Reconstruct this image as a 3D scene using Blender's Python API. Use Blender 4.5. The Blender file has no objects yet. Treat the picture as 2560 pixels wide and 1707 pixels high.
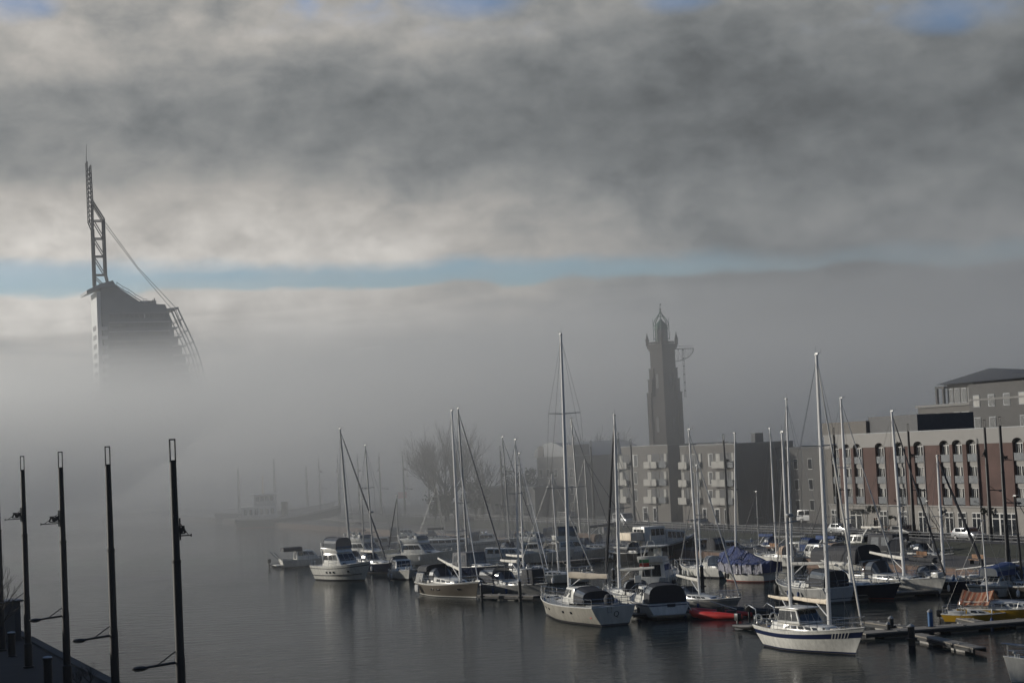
import bpy, bmesh, math, random
from mathutils import Vector, Matrix, noise as mnoise
R = math.radians
PI = math.pi
random.seed(7)
scene = bpy.context.scene
col = scene.collection
Z3 = Vector((0, 0, 1))

# ------------------------------------------------------------------ camera
H = 14.5                      # eye height above the water
FPX = 66 / 36 * 2560
cam_d = bpy.data.cameras.new('camera')
cam = bpy.data.objects.new('camera', cam_d)
col.objects.link(cam)
cam_d.lens = 66
cam_d.sensor_width = 36
cam_d.clip_start = 0.5
cam_d.clip_end = 20000
CM = Matrix.Rotation(R(90 + 3.33), 4, 'X') @ Matrix.Rotation(R(-2.7), 4, 'Z')
cam.matrix_world = Matrix.Translation((0, 0, H)) @ CM
scene.camera = cam
CM3 = CM.to_3x3()
CMI = CM3.inverted()


def ray(px, py):
    return CM3 @ Vector(((px - 1280) / FPX, -(py - 853.5) / FPX, -1))


def at(px, py, z=0.0):
    d = ray(px, py)
    t = (z - H) / d.z
    return Vector((d.x * t, d.y * t, z))


def proj(p):
    q = CMI @ (Vector(p) - Vector((0, 0, H)))
    return 1280 + FPX * q.x / -q.z, 853.5 - FPX * q.y / -q.z


def height_at(p, py):
    lo, hi = -20.0, 300.0
    for _ in range(40):
        m = (lo + hi) / 2
        if proj((p[0], p[1], m))[1] > py:
            lo = m
        else:
            hi = m
    return lo


def solve(fn, target, lo, hi):
    """t in [lo, hi] with fn(t) closest to target (fn monotonic)"""
    a, b = fn(lo), fn(hi)
    up = b > a
    for _ in range(40):
        m = (lo + hi) / 2
        if (fn(m) < target) == up:
            lo = m
        else:
            hi = m
    return (lo + hi) / 2


U = ray(-631, 1217)
U = Vector((U.x, U.y, 0)).normalized()          # along both quays, away from the eye
V = Vector((U.y, -U.x, 0))                      # across the basin, towards the brick houses

# ------------------------------------------------------------------ materials
MATS = {}


def mat(name, color, rough=0.5, metal=0.0, var=0.12, scale=2.0, spec=0.5, bump=0.0, stretch=None, coat=0.0):
    if name in MATS:
        return MATS[name]
    m = bpy.data.materials.new(name)
    m.use_nodes = True
    nt = m.node_tree
    b = nt.nodes['Principled BSDF']
    b.inputs['Roughness'].default_value = rough
    b.inputs['Metallic'].default_value = metal
    b.inputs['Specular IOR Level'].default_value = spec
    b.inputs['Coat Weight'].default_value = coat
    tc = nt.nodes.new('ShaderNodeTexCoord')
    mp = nt.nodes.new('ShaderNodeMapping')
    if stretch:
        mp.inputs['Scale'].default_value = stretch
    nz = nt.nodes.new('ShaderNodeTexNoise')
    nz.inputs['Scale'].default_value = scale
    nz.inputs['Detail'].default_value = 6
    nz.inputs['Roughness'].default_value = 0.65
    mr = nt.nodes.new('ShaderNodeMapRange')
    mr.inputs['From Min'].default_value = 0.25
    mr.inputs['From Max'].default_value = 0.75
    mr.inputs['To Min'].default_value = 1 - var
    mr.inputs['To Max'].default_value = 1 + var * 0.6
    mx = nt.nodes.new('ShaderNodeMix')
    mx.data_type = 'RGBA'
    mx.blend_type = 'MULTIPLY'
    mx.inputs['Factor'].default_value = 1
    mx.inputs['A'].default_value = (*color, 1)
    L = nt.links.new
    L(tc.outputs['Object'], mp.inputs['Vector'])
    L(mp.outputs['Vector'], nz.inputs['Vector'])
    L(nz.outputs['Fac'], mr.inputs['Value'])
    L(mr.outputs['Result'], mx.inputs['B'])
    L(mx.outputs['Result'], b.inputs['Base Color'])
    if bump:
        bp = nt.nodes.new('ShaderNodeBump')
        bp.inputs['Strength'].default_value = bump
        bp.inputs['Distance'].default_value = 0.05
        L(nz.outputs['Fac'], bp.inputs['Height'])
        L(bp.outputs['Normal'], b.inputs['Normal'])
    MATS[name] = m
    return m


M = dict(
    gel=mat('white_gelcoat', (.66, .65, .60), .24, var=.26, scale=1.6, stretch=(2.2, 2.2, .5)),
    gelgrey=mat('grey_gelcoat', (.32, .32, .31), .28, var=.26, scale=1.6, stretch=(2.2, 2.2, .5)),
    alu_hull=mat('bare_aluminium_hull', (.42, .4, .35), .4, .25, var=.32, scale=1.3, stretch=(1.6, 1.6, .35)),
    bronze=mat('brown_grey_hull', (.13, .115, .095), .3, var=.1),
    navy=mat('navy_hull', (.018, .024, .045), .2, var=.15),
    blue=mat('blue_stripe', (.012, .02, .06), .3, var=.15),
    red=mat('red_tube', (.55, .03, .02), .45, var=.15),
    redboot=mat('red_boot_stripe', (.25, .05, .035), .6, var=.2),
    black=mat('black_paint', (.012, .013, .014), .45, var=.2),
    boot=mat('dark_boot_stripe', (.02, .022, .028), .5, var=.2),
    antif=mat('antifouling', (.04, .035, .035), .8, var=.3),
    yellow=mat('yellow_hull', (.42, .25, .02), .35, var=.12),
    deck=mat('deck_offwhite', (.4, .39, .36), .6, var=.14, scale=3),
    teak=mat('grey_teak', (.23, .19, .14), .8, var=.25, stretch=(12, 1, 1)),
    greydeck=mat('grey_deck', (.3, .31, .31), .7, var=.18),
    glass=mat('dark_glass', (.015, .018, .022), .06, spec=.8, var=.05),
    alu=mat('anodised_mast', (.86, .85, .82), .24, .12, var=.08, stretch=(1, 1, .2)),
    dull_alu=mat('dull_mast', (.42, .42, .41), .45, .4, var=.1),
    steel=mat('stainless_steel', (.65, .65, .64), .25, .9, var=.1),
    wire=mat('rigging_wire', (.4, .4, .39), .4, .6, var=.1),
    sail=mat('furled_sailcloth', (.72, .69, .62), .8, var=.18, stretch=(1, 1, 6), bump=.3),
    cream=mat('cream_sail_cover', (.74, .64, .5), .8, var=.15, bump=.3),
    darkcloth=mat('dark_canvas', (.022, .024, .03), .8, var=.3, bump=.3),
    greycloth=mat('grey_canvas', (.13, .13, .135), .85, var=.25, bump=.3),
    tancloth=mat('tan_canvas', (.36, .27, .2), .85, var=.2, bump=.3),
    clear=mat('clear_vinyl', (.12, .13, .14), .12, spec=.7, var=.2),
    bluecover=mat('blue_canvas', (.03, .06, .16), .8, var=.25, bump=.3),
    rubber=mat('black_rubber', (.015, .015, .016), .6, var=.2),
    fender=mat('white_fender', (.7, .69, .66), .5, var=.15),
    wood=mat('varnished_wood', (.2, .1, .045), .35, var=.25, stretch=(1, 1, 6)),
    plank=mat('weathered_planks', (.22, .2, .17), .9, var=.3, stretch=(8, 1, 1), bump=.4),
    pile=mat('dark_pile', (.022, .022, .022), .7, var=.35, bump=.4),
    bluepile=mat('blue_pile', (.025, .1, .24), .5, var=.25),
    concrete=mat('concrete', (.3, .29, .27), .9, var=.2, scale=.5, bump=.3),
    granite=mat('granite_paving', (.06, .058, .056), .9, var=.25, scale=.6, bump=.3),
    asphalt=mat('asphalt', (.05, .05, .052), .9, var=.3, scale=.7),
    darkpave=mat('dark_quay_paving', (.02, .02, .02), .9, var=.3, scale=.8, bump=.3),
    grass=mat('winter_grass', (.035, .038, .025), .95, var=.4, scale=1.5, bump=.6),
    render_=mat('pale_render', (.21, .2, .185), .85, var=.08, scale=.4),
    render_white=mat('white_render', (.23, .223, .212), .85, var=.07, scale=.4),
    greyrender=mat('grey_render', (.11, .107, .103), .9, var=.1, scale=.4),
    beige=mat('beige_render', (.14, .13, .118), .9, var=.1, scale=.4),
    panel=mat('white_balcony_panel', (.33, .32, .29), .6, var=.08),
    frame=mat('white_window_frame', (.4, .4, .385), .5, var=.05),
    curtain=mat('curtained_pane', (.34, .33, .3), .3, var=.3, stretch=(6, 6, .3), scale=3),
    railglass=mat('grey_rail_glass', (.1, .11, .12), .25, var=.12),
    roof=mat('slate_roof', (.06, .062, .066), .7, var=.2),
    zinc=mat('zinc_roof', (.2, .21, .22), .5, .3, var=.12),
    bark=mat('bark', (.03, .026, .022), .95, var=.3, bump=.5),
    copper=mat('green_copper', (.02, .085, .068), .6, var=.25),
    hotelwhite=mat('white_cladding', (.42, .43, .43), .5, var=.06, scale=.2),
    hotelgrey=mat('grey_glazing', (.17, .19, .205), .25, var=.12, scale=.3),
    hotelglass=mat('blue_grey_glazing', (.1, .115, .125), .3, var=.15, scale=.3),
    darkstone=mat('dark_stone', (.06, .06, .058), .9, var=.3),
    hotelsteel=mat('painted_steel', (.22, .23, .24), .5, .2, var=.1),
    gull=mat('gull_white', (.8, .8, .78), .8, var=.1),
    skin=mat('skin', (.45, .28, .2), .6, var=.1),
    coat=mat('dark_coat', (.025, .026, .03), .9, var=.2),
    tyre=mat('tyre', (.02, .02, .02), .8, var=.1),
    carwhite=mat('white_car_paint', (.7, .7, .69), .25, var=.05),
    carsilver=mat('silver_car_paint', (.4, .41, .42), .3, .5, var=.05),
    lens=mat('lamp_lens', (.75, .74, .7), .2, var=.05),
    flaggreen=mat('flag_green', (.03, .2, .07), .8, var=.1),
    flagred=mat('flag_red', (.5, .05, .03), .8, var=.1),
    snow=mat('frosted_cap', (.6, .6, .58), .8, var=.1),
    leaf=mat('evergreen_leaf', (.02, .03, .018), .8, var=.4),
)


def brick_mat(name, c1, c2, mortar, sc=(1, 1, 1), bscale=6.0, var=.25):
    m = bpy.data.materials.new(name)
    m.use_nodes = True
    nt = m.node_tree
    b = nt.nodes['Principled BSDF']
    b.inputs['Roughness'].default_value = .9
    tc = nt.nodes.new('ShaderNodeTexCoord')
    sx = nt.nodes.new('ShaderNodeSeparateXYZ')
    ad = nt.nodes.new('ShaderNodeMath')
    cx = nt.nodes.new('ShaderNodeCombineXYZ')
    bt = nt.nodes.new('ShaderNodeTexBrick')
    bt.inputs['Color1'].default_value = (*c1, 1)
    bt.inputs['Color2'].default_value = (*c2, 1)
    bt.inputs['Mortar'].default_value = (*mortar, 1)
    bt.inputs['Scale'].default_value = bscale
    bt.inputs['Mortar Size'].default_value = .012
    nz = nt.nodes.new('ShaderNodeTexNoise')
    nz.inputs['Scale'].default_value = .35
    nz.inputs['Detail'].default_value = 8
    mr = nt.nodes.new('ShaderNodeMapRange')
    mr.inputs['From Min'].default_value = .3
    mr.inputs['From Max'].default_value = .7
    mr.inputs['To Min'].default_value = 1 - var
    mr.inputs['To Max'].default_value = 1 + var * .5
    mx = nt.nodes.new('ShaderNodeMix')
    mx.data_type = 'RGBA'
    mx.blend_type = 'MULTIPLY'
    mx.inputs['Factor'].default_value = 1
    L = nt.links.new
    L(tc.outputs['Object'], sx.inputs[0])
    L(sx.outputs['X'], ad.inputs[0])
    L(sx.outputs['Y'], ad.inputs[1])
    L(ad.outputs[0], cx.inputs['X'])
    L(sx.outputs['Z'], cx.inputs['Y'])
    L(cx.outputs[0], bt.inputs['Vector'])
    L(tc.outputs['Object'], nz.inputs['Vector'])
    L(nz.outputs['Fac'], mr.inputs['Value'])
    L(bt.outputs['Color'], mx.inputs['A'])
    L(mr.outputs['Result'], mx.inputs['B'])
    L(mx.outputs['Result'], b.inputs['Base Color'])
    MATS[name] = m
    return m


M['redbrick'] = brick_mat('red_brick', (.088, .046, .038), (.072, .039, .033), (.1, .08, .07), var=.35)
M['darkbrick'] = brick_mat('dark_tower_brick', (.05, .042, .037), (.042, .036, .032), (.052, .047, .043))
M['quaybrick'] = brick_mat('quay_brick', (.16, .1, .075), (.12, .08, .06), (.13, .11, .095))


def stripes_mat():
    m = bpy.data.materials.new('orange_striped_canvas')
    m.use_nodes = True
    nt = m.node_tree
    b = nt.nodes['Principled BSDF']
    b.inputs['Roughness'].default_value = .85
    tc = nt.nodes.new('ShaderNodeTexCoord')
    wv = nt.nodes.new('ShaderNodeTexWave')
    wv.inputs['Scale'].default_value = .85
    wv.bands_direction = 'Y'
    cr = nt.nodes.new('ShaderNodeValToRGB')
    cr.color_ramp.interpolation = 'CONSTANT'
    cr.color_ramp.elements[0].color = (.28, .09, .04, 1)
    cr.color_ramp.elements[1].color = (.4, .24, .15, 1)
    cr.color_ramp.elements[1].position = .62
    nt.links.new(tc.outputs['Object'], wv.inputs['Vector'])
    nt.links.new(wv.outputs['Fac'], cr.inputs['Fac'])
    nt.links.new(cr.outputs['Color'], b.inputs['Base Color'])
    return m


M['orangestripe'] = stripes_mat()


def tarp_mat():
    m = mat('blue_tarpaulin', (.035, .06, .19), .42, var=.3, scale=3, bump=1.0, stretch=(2.5, 2.5, .5))
    for n in m.node_tree.nodes:
        if n.type == 'BUMP':
            n.inputs['Distance'].default_value = .35
    return m


M['tarp'] = tarp_mat()
m_ = mat('silver_tarp_skirt', (.34, .34, .4), .35, var=.45, scale=2.6, bump=1.0, stretch=(3, 3, .8))
for n_ in m_.node_tree.nodes:
    if n_.type == 'BUMP':
        n_.inputs['Distance'].default_value = .4
M['skirt'] = m_


# ------------------------------------------------------------------ mesh building
class MB:
    def __init__(self):
        self.v, self.f, self.m = [], [], []

    def add(self, vs, fs, mi=0):
        k = len(self.v)
        self.v += [tuple(x) for x in vs]
        for f in fs:
            self.f.append([i + k for i in f])
            self.m.append(mi)
        return self

    def box(self, c, s, rz=0.0, mi=0):
        c = Vector(c)
        hx, hy, hz = s[0] / 2, s[1] / 2, s[2] / 2
        rot = Matrix.Rotation(rz, 3, 'Z')
        vs = [c + rot @ Vector((x * hx, y * hy, z * hz)) for z in (-1, 1) for (x, y) in ((-1, -1), (1, -1), (1, 1), (-1, 1))]
        return self.hexa(vs, mi)

    def hexa(self, vs, mi=0):
        return self.add(vs, [(3, 2, 1, 0), (4, 5, 6, 7), (0, 1, 5, 4), (1, 2, 6, 5), (2, 3, 7, 6), (3, 0, 4, 7)], mi)

    def bar(self, p0, p1, r0, r1=None, n=6, mi=0):
        return self.path([p0, p1], [r0, r0 if r1 is None else r1], n, mi)

    def path(self, pts, r, n=6, mi=0, closed=False):
        pts = [Vector(p) for p in pts]
        if not isinstance(r, (list, tuple)):
            r = [r] * len(pts)
        rings = []
        ref = None
        N = len(pts)
        for i, p in enumerate(pts):
            a = pts[(i - 1) % N] if (closed or i > 0) else p
            b = pts[(i + 1) % N] if (closed or i < N - 1) else p
            t = (b - a).normalized()
            if ref is None:
                ref = Vector((0, 0, 1)) if abs(t.z) < .9 else Vector((1, 0, 0))
            x = (ref - t * ref.dot(t)).normalized()
            ref = x
            y = t.cross(x)
            rings.append([p + (x * math.cos(2 * PI * k / n) + y * math.sin(2 * PI * k / n)) * r[i] for k in range(n)])
        if closed:
            rings.append(rings[0])
        return self.loft(rings, True, not closed, mi)

    def loft(self, rings, closed=True, caps=True, mi=0):
        n = len(rings[0])
        vs = [v for ring in rings for v in ring]
        fs = []
        for i in range(len(rings) - 1):
            for k in range(n if closed else n - 1):
                a, b = i * n + k, i * n + (k + 1) % n
                fs.append((a, b, b + n, a + n))
        if caps:
            fs.append(tuple(range(n))[::-1])
            fs.append(tuple(range((len(rings) - 1) * n, len(rings) * n)))
        return self.add(vs, fs, mi)

    def prism(self, poly, z0, z1, mi=0):
        """poly: list of (x, y); extruded in z"""
        n = len(poly)
        vs = [(p[0], p[1], z0) for p in poly] + [(p[0], p[1], z1) for p in poly]
        fs = [tuple(range(n))[::-1], tuple(range(n, 2 * n))]
        fs += [(i, (i + 1) % n, (i + 1) % n + n, i + n) for i in range(n)]
        return self.add(vs, fs, mi)

    def slab(self, poly, y0, y1, mi=0):
        """poly: list of (x, z); extruded in y"""
        n = len(poly)
        vs = [(p[0], y0, p[1]) for p in poly] + [(p[0], y1, p[1]) for p in poly]
        fs = [tuple(range(n)), tuple(range(n, 2 * n))[::-1]]
        fs += [(i, (i + 1) % n, (i + 1) % n + n, i + n)[::-1] for i in range(n)]
        return self.add(vs, fs, mi)

    def lathe(self, prof, c=(0, 0, 0), n=12, mi=0):
        c = Vector(c)
        rings = [[c + Vector((r * math.cos(2 * PI * k / n), r * math.sin(2 * PI * k / n), z)) for k in range(n)] for r, z in prof]
        return self.loft(rings, True, True, mi)

    def ball(self, c, rx, ry=None, rz=None, n=8, mi=0):
        ry = ry or rx
        rz = rz or rx
        c = Vector(c)
        rings = []
        for i in range(n + 1):
            a = -PI / 2 + PI * i / n
            q = max(math.cos(a), .02)
            rings.append([c + Vector((rx * q * math.cos(2 * PI * k / n), ry * q * math.sin(2 * PI * k / n), rz * math.sin(a))) for k in range(n)])
        return self.loft(rings, True, True, mi)

    def panel(self, face, u0, u1, v0, v1, off=.012, mi=0):
        """thin plate on a quad face (bottom left, bottom right, top right, top left seen from outside)"""
        a, b, c, d = [Vector(p) for p in face]
        nrm = (b - a).cross(d - a).normalized()

        def P(u, v):
            return (a * (1 - u) + b * u) * (1 - v) + (d * (1 - u) + c * u) * v
        q = [P(u0, v0), P(u1, v0), P(u1, v1), P(u0, v1)]
        vs = [p - nrm * .02 for p in q] + [p + nrm * off for p in q]
        return self.hexa(vs, mi)

    def build(self, name, mats, parent=None, smooth=True, bevel=0.0, angle=38):
        me = bpy.data.meshes.new(name)
        me.from_pydata(self.v, [], self.f)
        if not isinstance(mats, (list, tuple)):
            mats = [mats]
        for m in mats:
            me.materials.append(M[m] if isinstance(m, str) else m)
        for p, mi in zip(me.polygons, self.m):
            p.material_index = mi
        bm = bmesh.new()
        bm.from_mesh(me)
        bmesh.ops.recalc_face_normals(bm, faces=bm.faces[:])
        if bevel:
            bmesh.ops.bevel(bm, geom=bm.edges[:], offset=bevel, segments=2, affect='EDGES', profile=.5, clamp_overlap=True)
        bm.to_mesh(me)
        bm.free()
        if smooth:
            me.polygons.foreach_set('use_smooth', [True] * len(me.polygons))
            me.set_sharp_from_angle(angle=R(angle))
        me.update()
        o = bpy.data.objects.new(name, me)
        col.objects.link(o)
        o.parent = parent
        return o


def tag(o, label=None, cat=None, group=None, kind=None):
    if label:
        o['label'] = label
    if cat:
        o['category'] = cat
    if group:
        o['group'] = group
    if kind:
        o['kind'] = kind
    return o


def empty(name, loc, rz=0.0):
    o = bpy.data.objects.new(name, None)
    o.location = loc
    o.rotation_euler = (0, 0, rz)
    o.empty_display_size = .5
    col.objects.link(o)
    return o


def kids(o):
    return [c for c in col.objects if c.parent is o]


def copy_tree(o, loc, rz, label=None, group=None):
    def rec(src, par):
        c = src.copy()
        col.objects.link(c)
        c.parent = par
        for ch in kids(src):
            rec(ch, c)
        return c
    c = rec(o, None)
    c.location = loc
    c.rotation_euler = (0, 0, rz)
    if label:
        c['label'] = label
    if group:
        c['group'] = group
    return c


# ------------------------------------------------------------------ light, sky
SUN_AZ, SUN_EL = -72.0, 15.0          # degrees from the view axis (+Y), left is negative
sd = Vector((math.sin(R(SUN_AZ)) * math.cos(R(SUN_EL)), math.cos(R(SUN_AZ)) * math.cos(R(SUN_EL)), math.sin(R(SUN_EL))))
sun_d = bpy.data.lights.new('sun', 'SUN')
sun_d.energy = 4.1
sun_d.angle = R(.6)
sun_d.color = (1, .945, .85)
sun = bpy.data.objects.new('sun', sun_d)
col.objects.link(sun)
sun.rotation_euler = (-sd).to_track_quat('-Z', 'Y').to_euler()
sun.location = sd * 500

world = bpy.data.worlds.new('World')
scene.world = world
world.use_nodes = True
nt = world.node_tree
nt.nodes.clear()
LK = nt.links.new


def nd(t, **kw):
    n = nt.nodes.new(t)
    for k, v in kw.items():
        setattr(n, k, v)
    return n


def setin(n, i, v):
    if isinstance(v, bpy.types.NodeSocket):
        LK(v, n.inputs[i])
    else:
        n.inputs[i].default_value = v


def mth(op, a, b=0.0, c=None):
    n = nd('ShaderNodeMath', operation=op)
    setin(n, 0, a)
    setin(n, 1, b)
    if c is not None:
        setin(n, 2, c)
    return n.outputs[0]


def sstep(x, a, b, to0=0.0, to1=1.0):
    n = nd('ShaderNodeMapRange', interpolation_type='SMOOTHSTEP')
    setin(n, 'Value', x)
    setin(n, 'From Min', a)
    setin(n, 'From Max', b)
    setin(n, 'To Min', to0)
    setin(n, 'To Max', to1)
    return n.outputs['Result']


def fbm(vec, scale, detail, rough=.55, dist=0.0):
    n = nd('ShaderNodeTexNoise')
    setin(n, 'Vector', vec)
    setin(n, 'Scale', scale)
    setin(n, 'Detail', detail)
    setin(n, 'Roughness', rough)
    setin(n, 'Distortion', dist)
    return n.outputs['Fac']


def ramp(x, pts, x1):
    n = nd('ShaderNodeValToRGB')
    cr = n.color_ramp
    cr.interpolation = 'B_SPLINE'
    while len(cr.elements) > 1:
        cr.elements.remove(cr.elements[-1])
    for i, (p, v) in enumerate(pts):
        e = cr.elements[0] if i == 0 else cr.elements.new(min(p / x1, 1))
        if i == 0:
            e.position = p / x1
        e.color = (v, v, v, 1)
    setin(n, 'Fac', mth('DIVIDE', x, x1))
    return n.outputs['Color']


tcw = nd('ShaderNodeTexCoord')
sx = nd('ShaderNodeSeparateXYZ')
LK(tcw.outputs['Generated'], sx.inputs[0])
el = mth('MULTIPLY', mth('ARCSINE', sx.outputs['Z']), 57.2958)
az = mth('MULTIPLY', mth('ARCTAN2', sx.outputs['X'], sx.outputs['Y']), 57.2958)
cv = nd('ShaderNodeCombineXYZ')
setin(cv, 0, mth('MULTIPLY', az, .115))
setin(cv, 1, mth('MULTIPLY', el, .30))
cvec = cv.outputs[0]
big = fbm(cvec, 1.0, 8, .5, .15)
off = nd('ShaderNodeVectorMath', operation='ADD')
LK(cvec, off.inputs[0])
off.inputs[1].default_value = (7.3, 2.1, 4.4)
def skyvec(ka, ke, o_):
    n = nd('ShaderNodeCombineXYZ')
    setin(n, 0, mth('MULTIPLY', az, ka))
    setin(n, 1, mth('MULTIPLY', el, ke))
    n.inputs[2].default_value = o_
    return n.outputs[0]


med = fbm(skyvec(.27, .48, 4.4), 1.15, 7, .52, .25)
low = nd('ShaderNodeCombineXYZ')
setin(low, 0, mth('MULTIPLY', az, .06))
setin(low, 1, mth('MULTIPLY', el, .6))
setin(low, 2, 3.7)
lowv = fbm(low.outputs[0], 1.6, 8, .6, .4)
# cloud brightness by height above the horizon, on the sunward and on the far side
elw = mth('ADD', el, mth('MULTIPLY', mth('SUBTRACT', big, .5), 3.2))
Lb = ramp(elw, [(0, .33), (2.5, .36), (3.5, .40), (4.3, .74), (6.6, .72), (7.8, .5), (9.0, .27), (10.6, .22), (12.2, .33), (13.5, .5), (15.5, .36), (18, .16), (20, .12)], 20)
Rb = ramp(elw, [(0, .12), (3.6, .13), (4.8, .18), (5.6, .26), (6.6, .24), (8.5, .16), (10.5, .15), (12, .2), (13.4, .33), (15.5, .25), (18, .12), (20, .10)], 20)
side = sstep(az, -11.0, 9.0)
mxb = nd('ShaderNodeMix', data_type='FLOAT')
setin(mxb, 'Factor', side)
LK(Lb, mxb.inputs[2])
LK(Rb, mxb.inputs[3])
nz = mth('ADD', mth('MULTIPLY', med, .55), mth('MULTIPLY', big, .45))
nzl = mth('ADD', mth('MULTIPLY', sstep(el, 3.0, 6.0), mth('SUBTRACT', nz, .5)), mth('MULTIPLY', sstep(el, 6.0, 3.4), mth('SUBTRACT', lowv, .5)))
fin = fbm(skyvec(.62, .82, 9.1), 1.5, 8, .56, .3)
nzl = mth('ADD', nzl, mth('MULTIPLY', mth('SUBTRACT', fin, .5), .30))
amp = sstep(el, 1.5, 4.0, .15, 1.0)
bright = mth('MULTIPLY', mxb.outputs[0], mth('MAXIMUM', mth('ADD', 1.0, mth('MULTIPLY', mth('MULTIPLY', nzl, amp), 2.25)), .3))
ccol = nd('ShaderNodeMix', data_type='RGBA')
setin(ccol, 'Factor', sstep(bright, .12, .5))
ccol.inputs['A'].default_value = (.93, 1.0, 1.03, 1)
ccol.inputs['B'].default_value = (1.05, 1.0, .93, 1)
bright = mth('MULTIPLY', bright, sstep(mth('ABSOLUTE', az), 28.0, 75.0, 1.0, .5))
cmul = nd('ShaderNodeVectorMath', operation='SCALE')
LK(ccol.outputs['Result'], cmul.inputs[0])
LK(bright, cmul.inputs['Scale'])
# the open strip between the fog top and the cloud deck, and rifts higher up
ec = mth('SUBTRACT', 5.42, mth('MULTIPLY', az, .018))
dl = mth('SUBTRACT', el, ec)
dn = mth('ADD', dl, mth('ADD', mth('MULTIPLY', mth('SUBTRACT', lowv, .5), .55), mth('MULTIPLY', mth('SUBTRACT', med, .5), .9)))
wid = mth('ADD', sstep(az, -15.0, 14.0, .46, .26), mth('MULTIPLY', mth('SUBTRACT', big, .5), .5))
strip_lo = sstep(mth('ADD', dn, wid), -.08, .16)
strip_hi = sstep(mth('SUBTRACT', wid, dn), -.32, .3)
strip = mth('MULTIPLY', mth('MULTIPLY', strip_lo, strip_hi), sstep(mth('ADD', big, mth('MULTIPLY', mth('SUBTRACT', lowv, .5), .8)), .3, .6, .72, .95))
strip = mth('MULTIPLY', strip, sstep(az, 2.0, 14.0, 1.0, .5))
rift = mth('MULTIPLY', sstep(mth('ADD', big, mth('MULTIPLY', mth('SUBTRACT', med, .5), .7)), .52, .68), sstep(mth('ADD', el, mth('MULTIPLY', az, .05)), 12.3, 14.2))
opn = mth('MULTIPLY', sstep(el, 15.5, 34.0), sstep(big, .30, .6, .45, 1.0))
gaps = None
for (ga, ge, ra, re) in ((-1.0, 13.7, 1.8, .6), (5.6, 13.5, 1.3, .5), (13.9, 12.3, 2.0, .6), (-14.6, 13.8, 1.2, .6), (9.5, 14.2, 3.0, .8)):
    d2 = mth('ADD', mth('POWER', mth('DIVIDE', mth('SUBTRACT', az, ga), ra), 2.0), mth('POWER', mth('DIVIDE', mth('SUBTRACT', el, ge), re), 2.0))
    d2 = mth('ADD', d2, mth('MULTIPLY', mth('SUBTRACT', nz, .5), 5.0))
    g_ = sstep(d2, 1.8, -1.2, 0.0, .7)
    gaps = g_ if gaps is None else mth('MAXIMUM', gaps, g_)
rift = mth('MAXIMUM', rift, gaps)
hole = mth('MAXIMUM', mth('MAXIMUM', strip, rift), opn)
sky = nd('ShaderNodeTexSky', sky_type='NISHITA')
sky.sun_disc = False
sky.sun_elevation = R(SUN_EL)
sky.sun_rotation = R(SUN_AZ)
sky.air_density = 1.2
sky.dust_density = .6
bg1 = nd('ShaderNodeBackground')
hsv = nd('ShaderNodeHueSaturation')
LK(sky.outputs[0], hsv.inputs['Color'])
hsv.inputs['Saturation'].default_value = 1.25
tnt = nd('ShaderNodeMix', data_type='RGBA', blend_type='MULTIPLY')
tnt.inputs['Factor'].default_value = 1
LK(hsv.outputs[0], tnt.inputs['A'])
tmx = nd('ShaderNodeMix', data_type='RGBA')
setin(tmx, 'Factor', sstep(el, 15.0, 24.0))
tmx.inputs['A'].default_value = (.62, .82, 1.36, 1)
tmx.inputs['B'].default_value = (.54, .65, .88, 1)
LK(tmx.outputs['Result'], tnt.inputs['B'])
LK(tnt.outputs['Result'], bg1.inputs['Color'])
bg1.inputs['Strength'].default_value = .095
bg2 = nd('ShaderNodeBackground')
LK(cmul.outputs[0], bg2.inputs['Color'])
bg2.inputs['Strength'].default_value = .9
mxs = nd('ShaderNodeMixShader')
LK(hole, mxs.inputs[0])
LK(bg2.outputs[0], mxs.inputs[1])
LK(bg1.outputs[0], mxs.inputs[2])
wo = nd('ShaderNodeOutputWorld')
LK(mxs.outputs[0], wo.inputs['Surface'])

scene.view_settings.view_transform = 'Standard'
scene.view_settings.look = 'None'
scene.view_settings.exposure = 0
scene.view_settings.gamma = 1
scene.render.engine = 'CYCLES'
cy = scene.cycles
cy.max_bounces = 7
cy.diffuse_bounces = 2
cy.glossy_bounces = 3
cy.transmission_bounces = 3
cy.transparent_max_bounces = 8
cy.volume_bounces = 2
cy.volume_max_steps = 256
cy.use_denoising = True
cy.caustics_reflective = False
cy.caustics_refractive = False
cy.sample_clamp_indirect = 4


# ------------------------------------------------------------------ air
def vol_mat(name, density, aniso, color):
    m = bpy.data.materials.new(name)
    m.use_nodes = True
    t = m.node_tree
    t.nodes.clear()
    pv = t.nodes.new('ShaderNodeVolumePrincipled')
    pv.inputs['Color'].default_value = (*color, 1)
    pv.inputs['Density'].default_value = density
    pv.inputs['Anisotropy'].default_value = aniso
    om = t.nodes.new('ShaderNodeOutputMaterial')
    t.links.new(pv.outputs[0], om.inputs['Volume'])
    M[name] = m
    return m


HAZE_D, FOG_D, ANISO = .00014, .0100, .68
vol_mat('thin_haze', HAZE_D, ANISO, (.93, .95, .97))
fm_ = vol_mat('dense_fog', FOG_D, ANISO, (.93, .935, .925))
t_ = fm_.node_tree
pv_ = [n for n in t_.nodes if n.type == 'PRINCIPLED_VOLUME'][0]


def fnode(op, a, b_):
    n = t_.nodes.new('ShaderNodeMath')
    n.operation = op
    for i, v_ in enumerate((a, b_)):
        if isinstance(v_, bpy.types.NodeSocket):
            t_.links.new(v_, n.inputs[i])
        else:
            n.inputs[i].default_value = v_
    return n.outputs[0]


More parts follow.
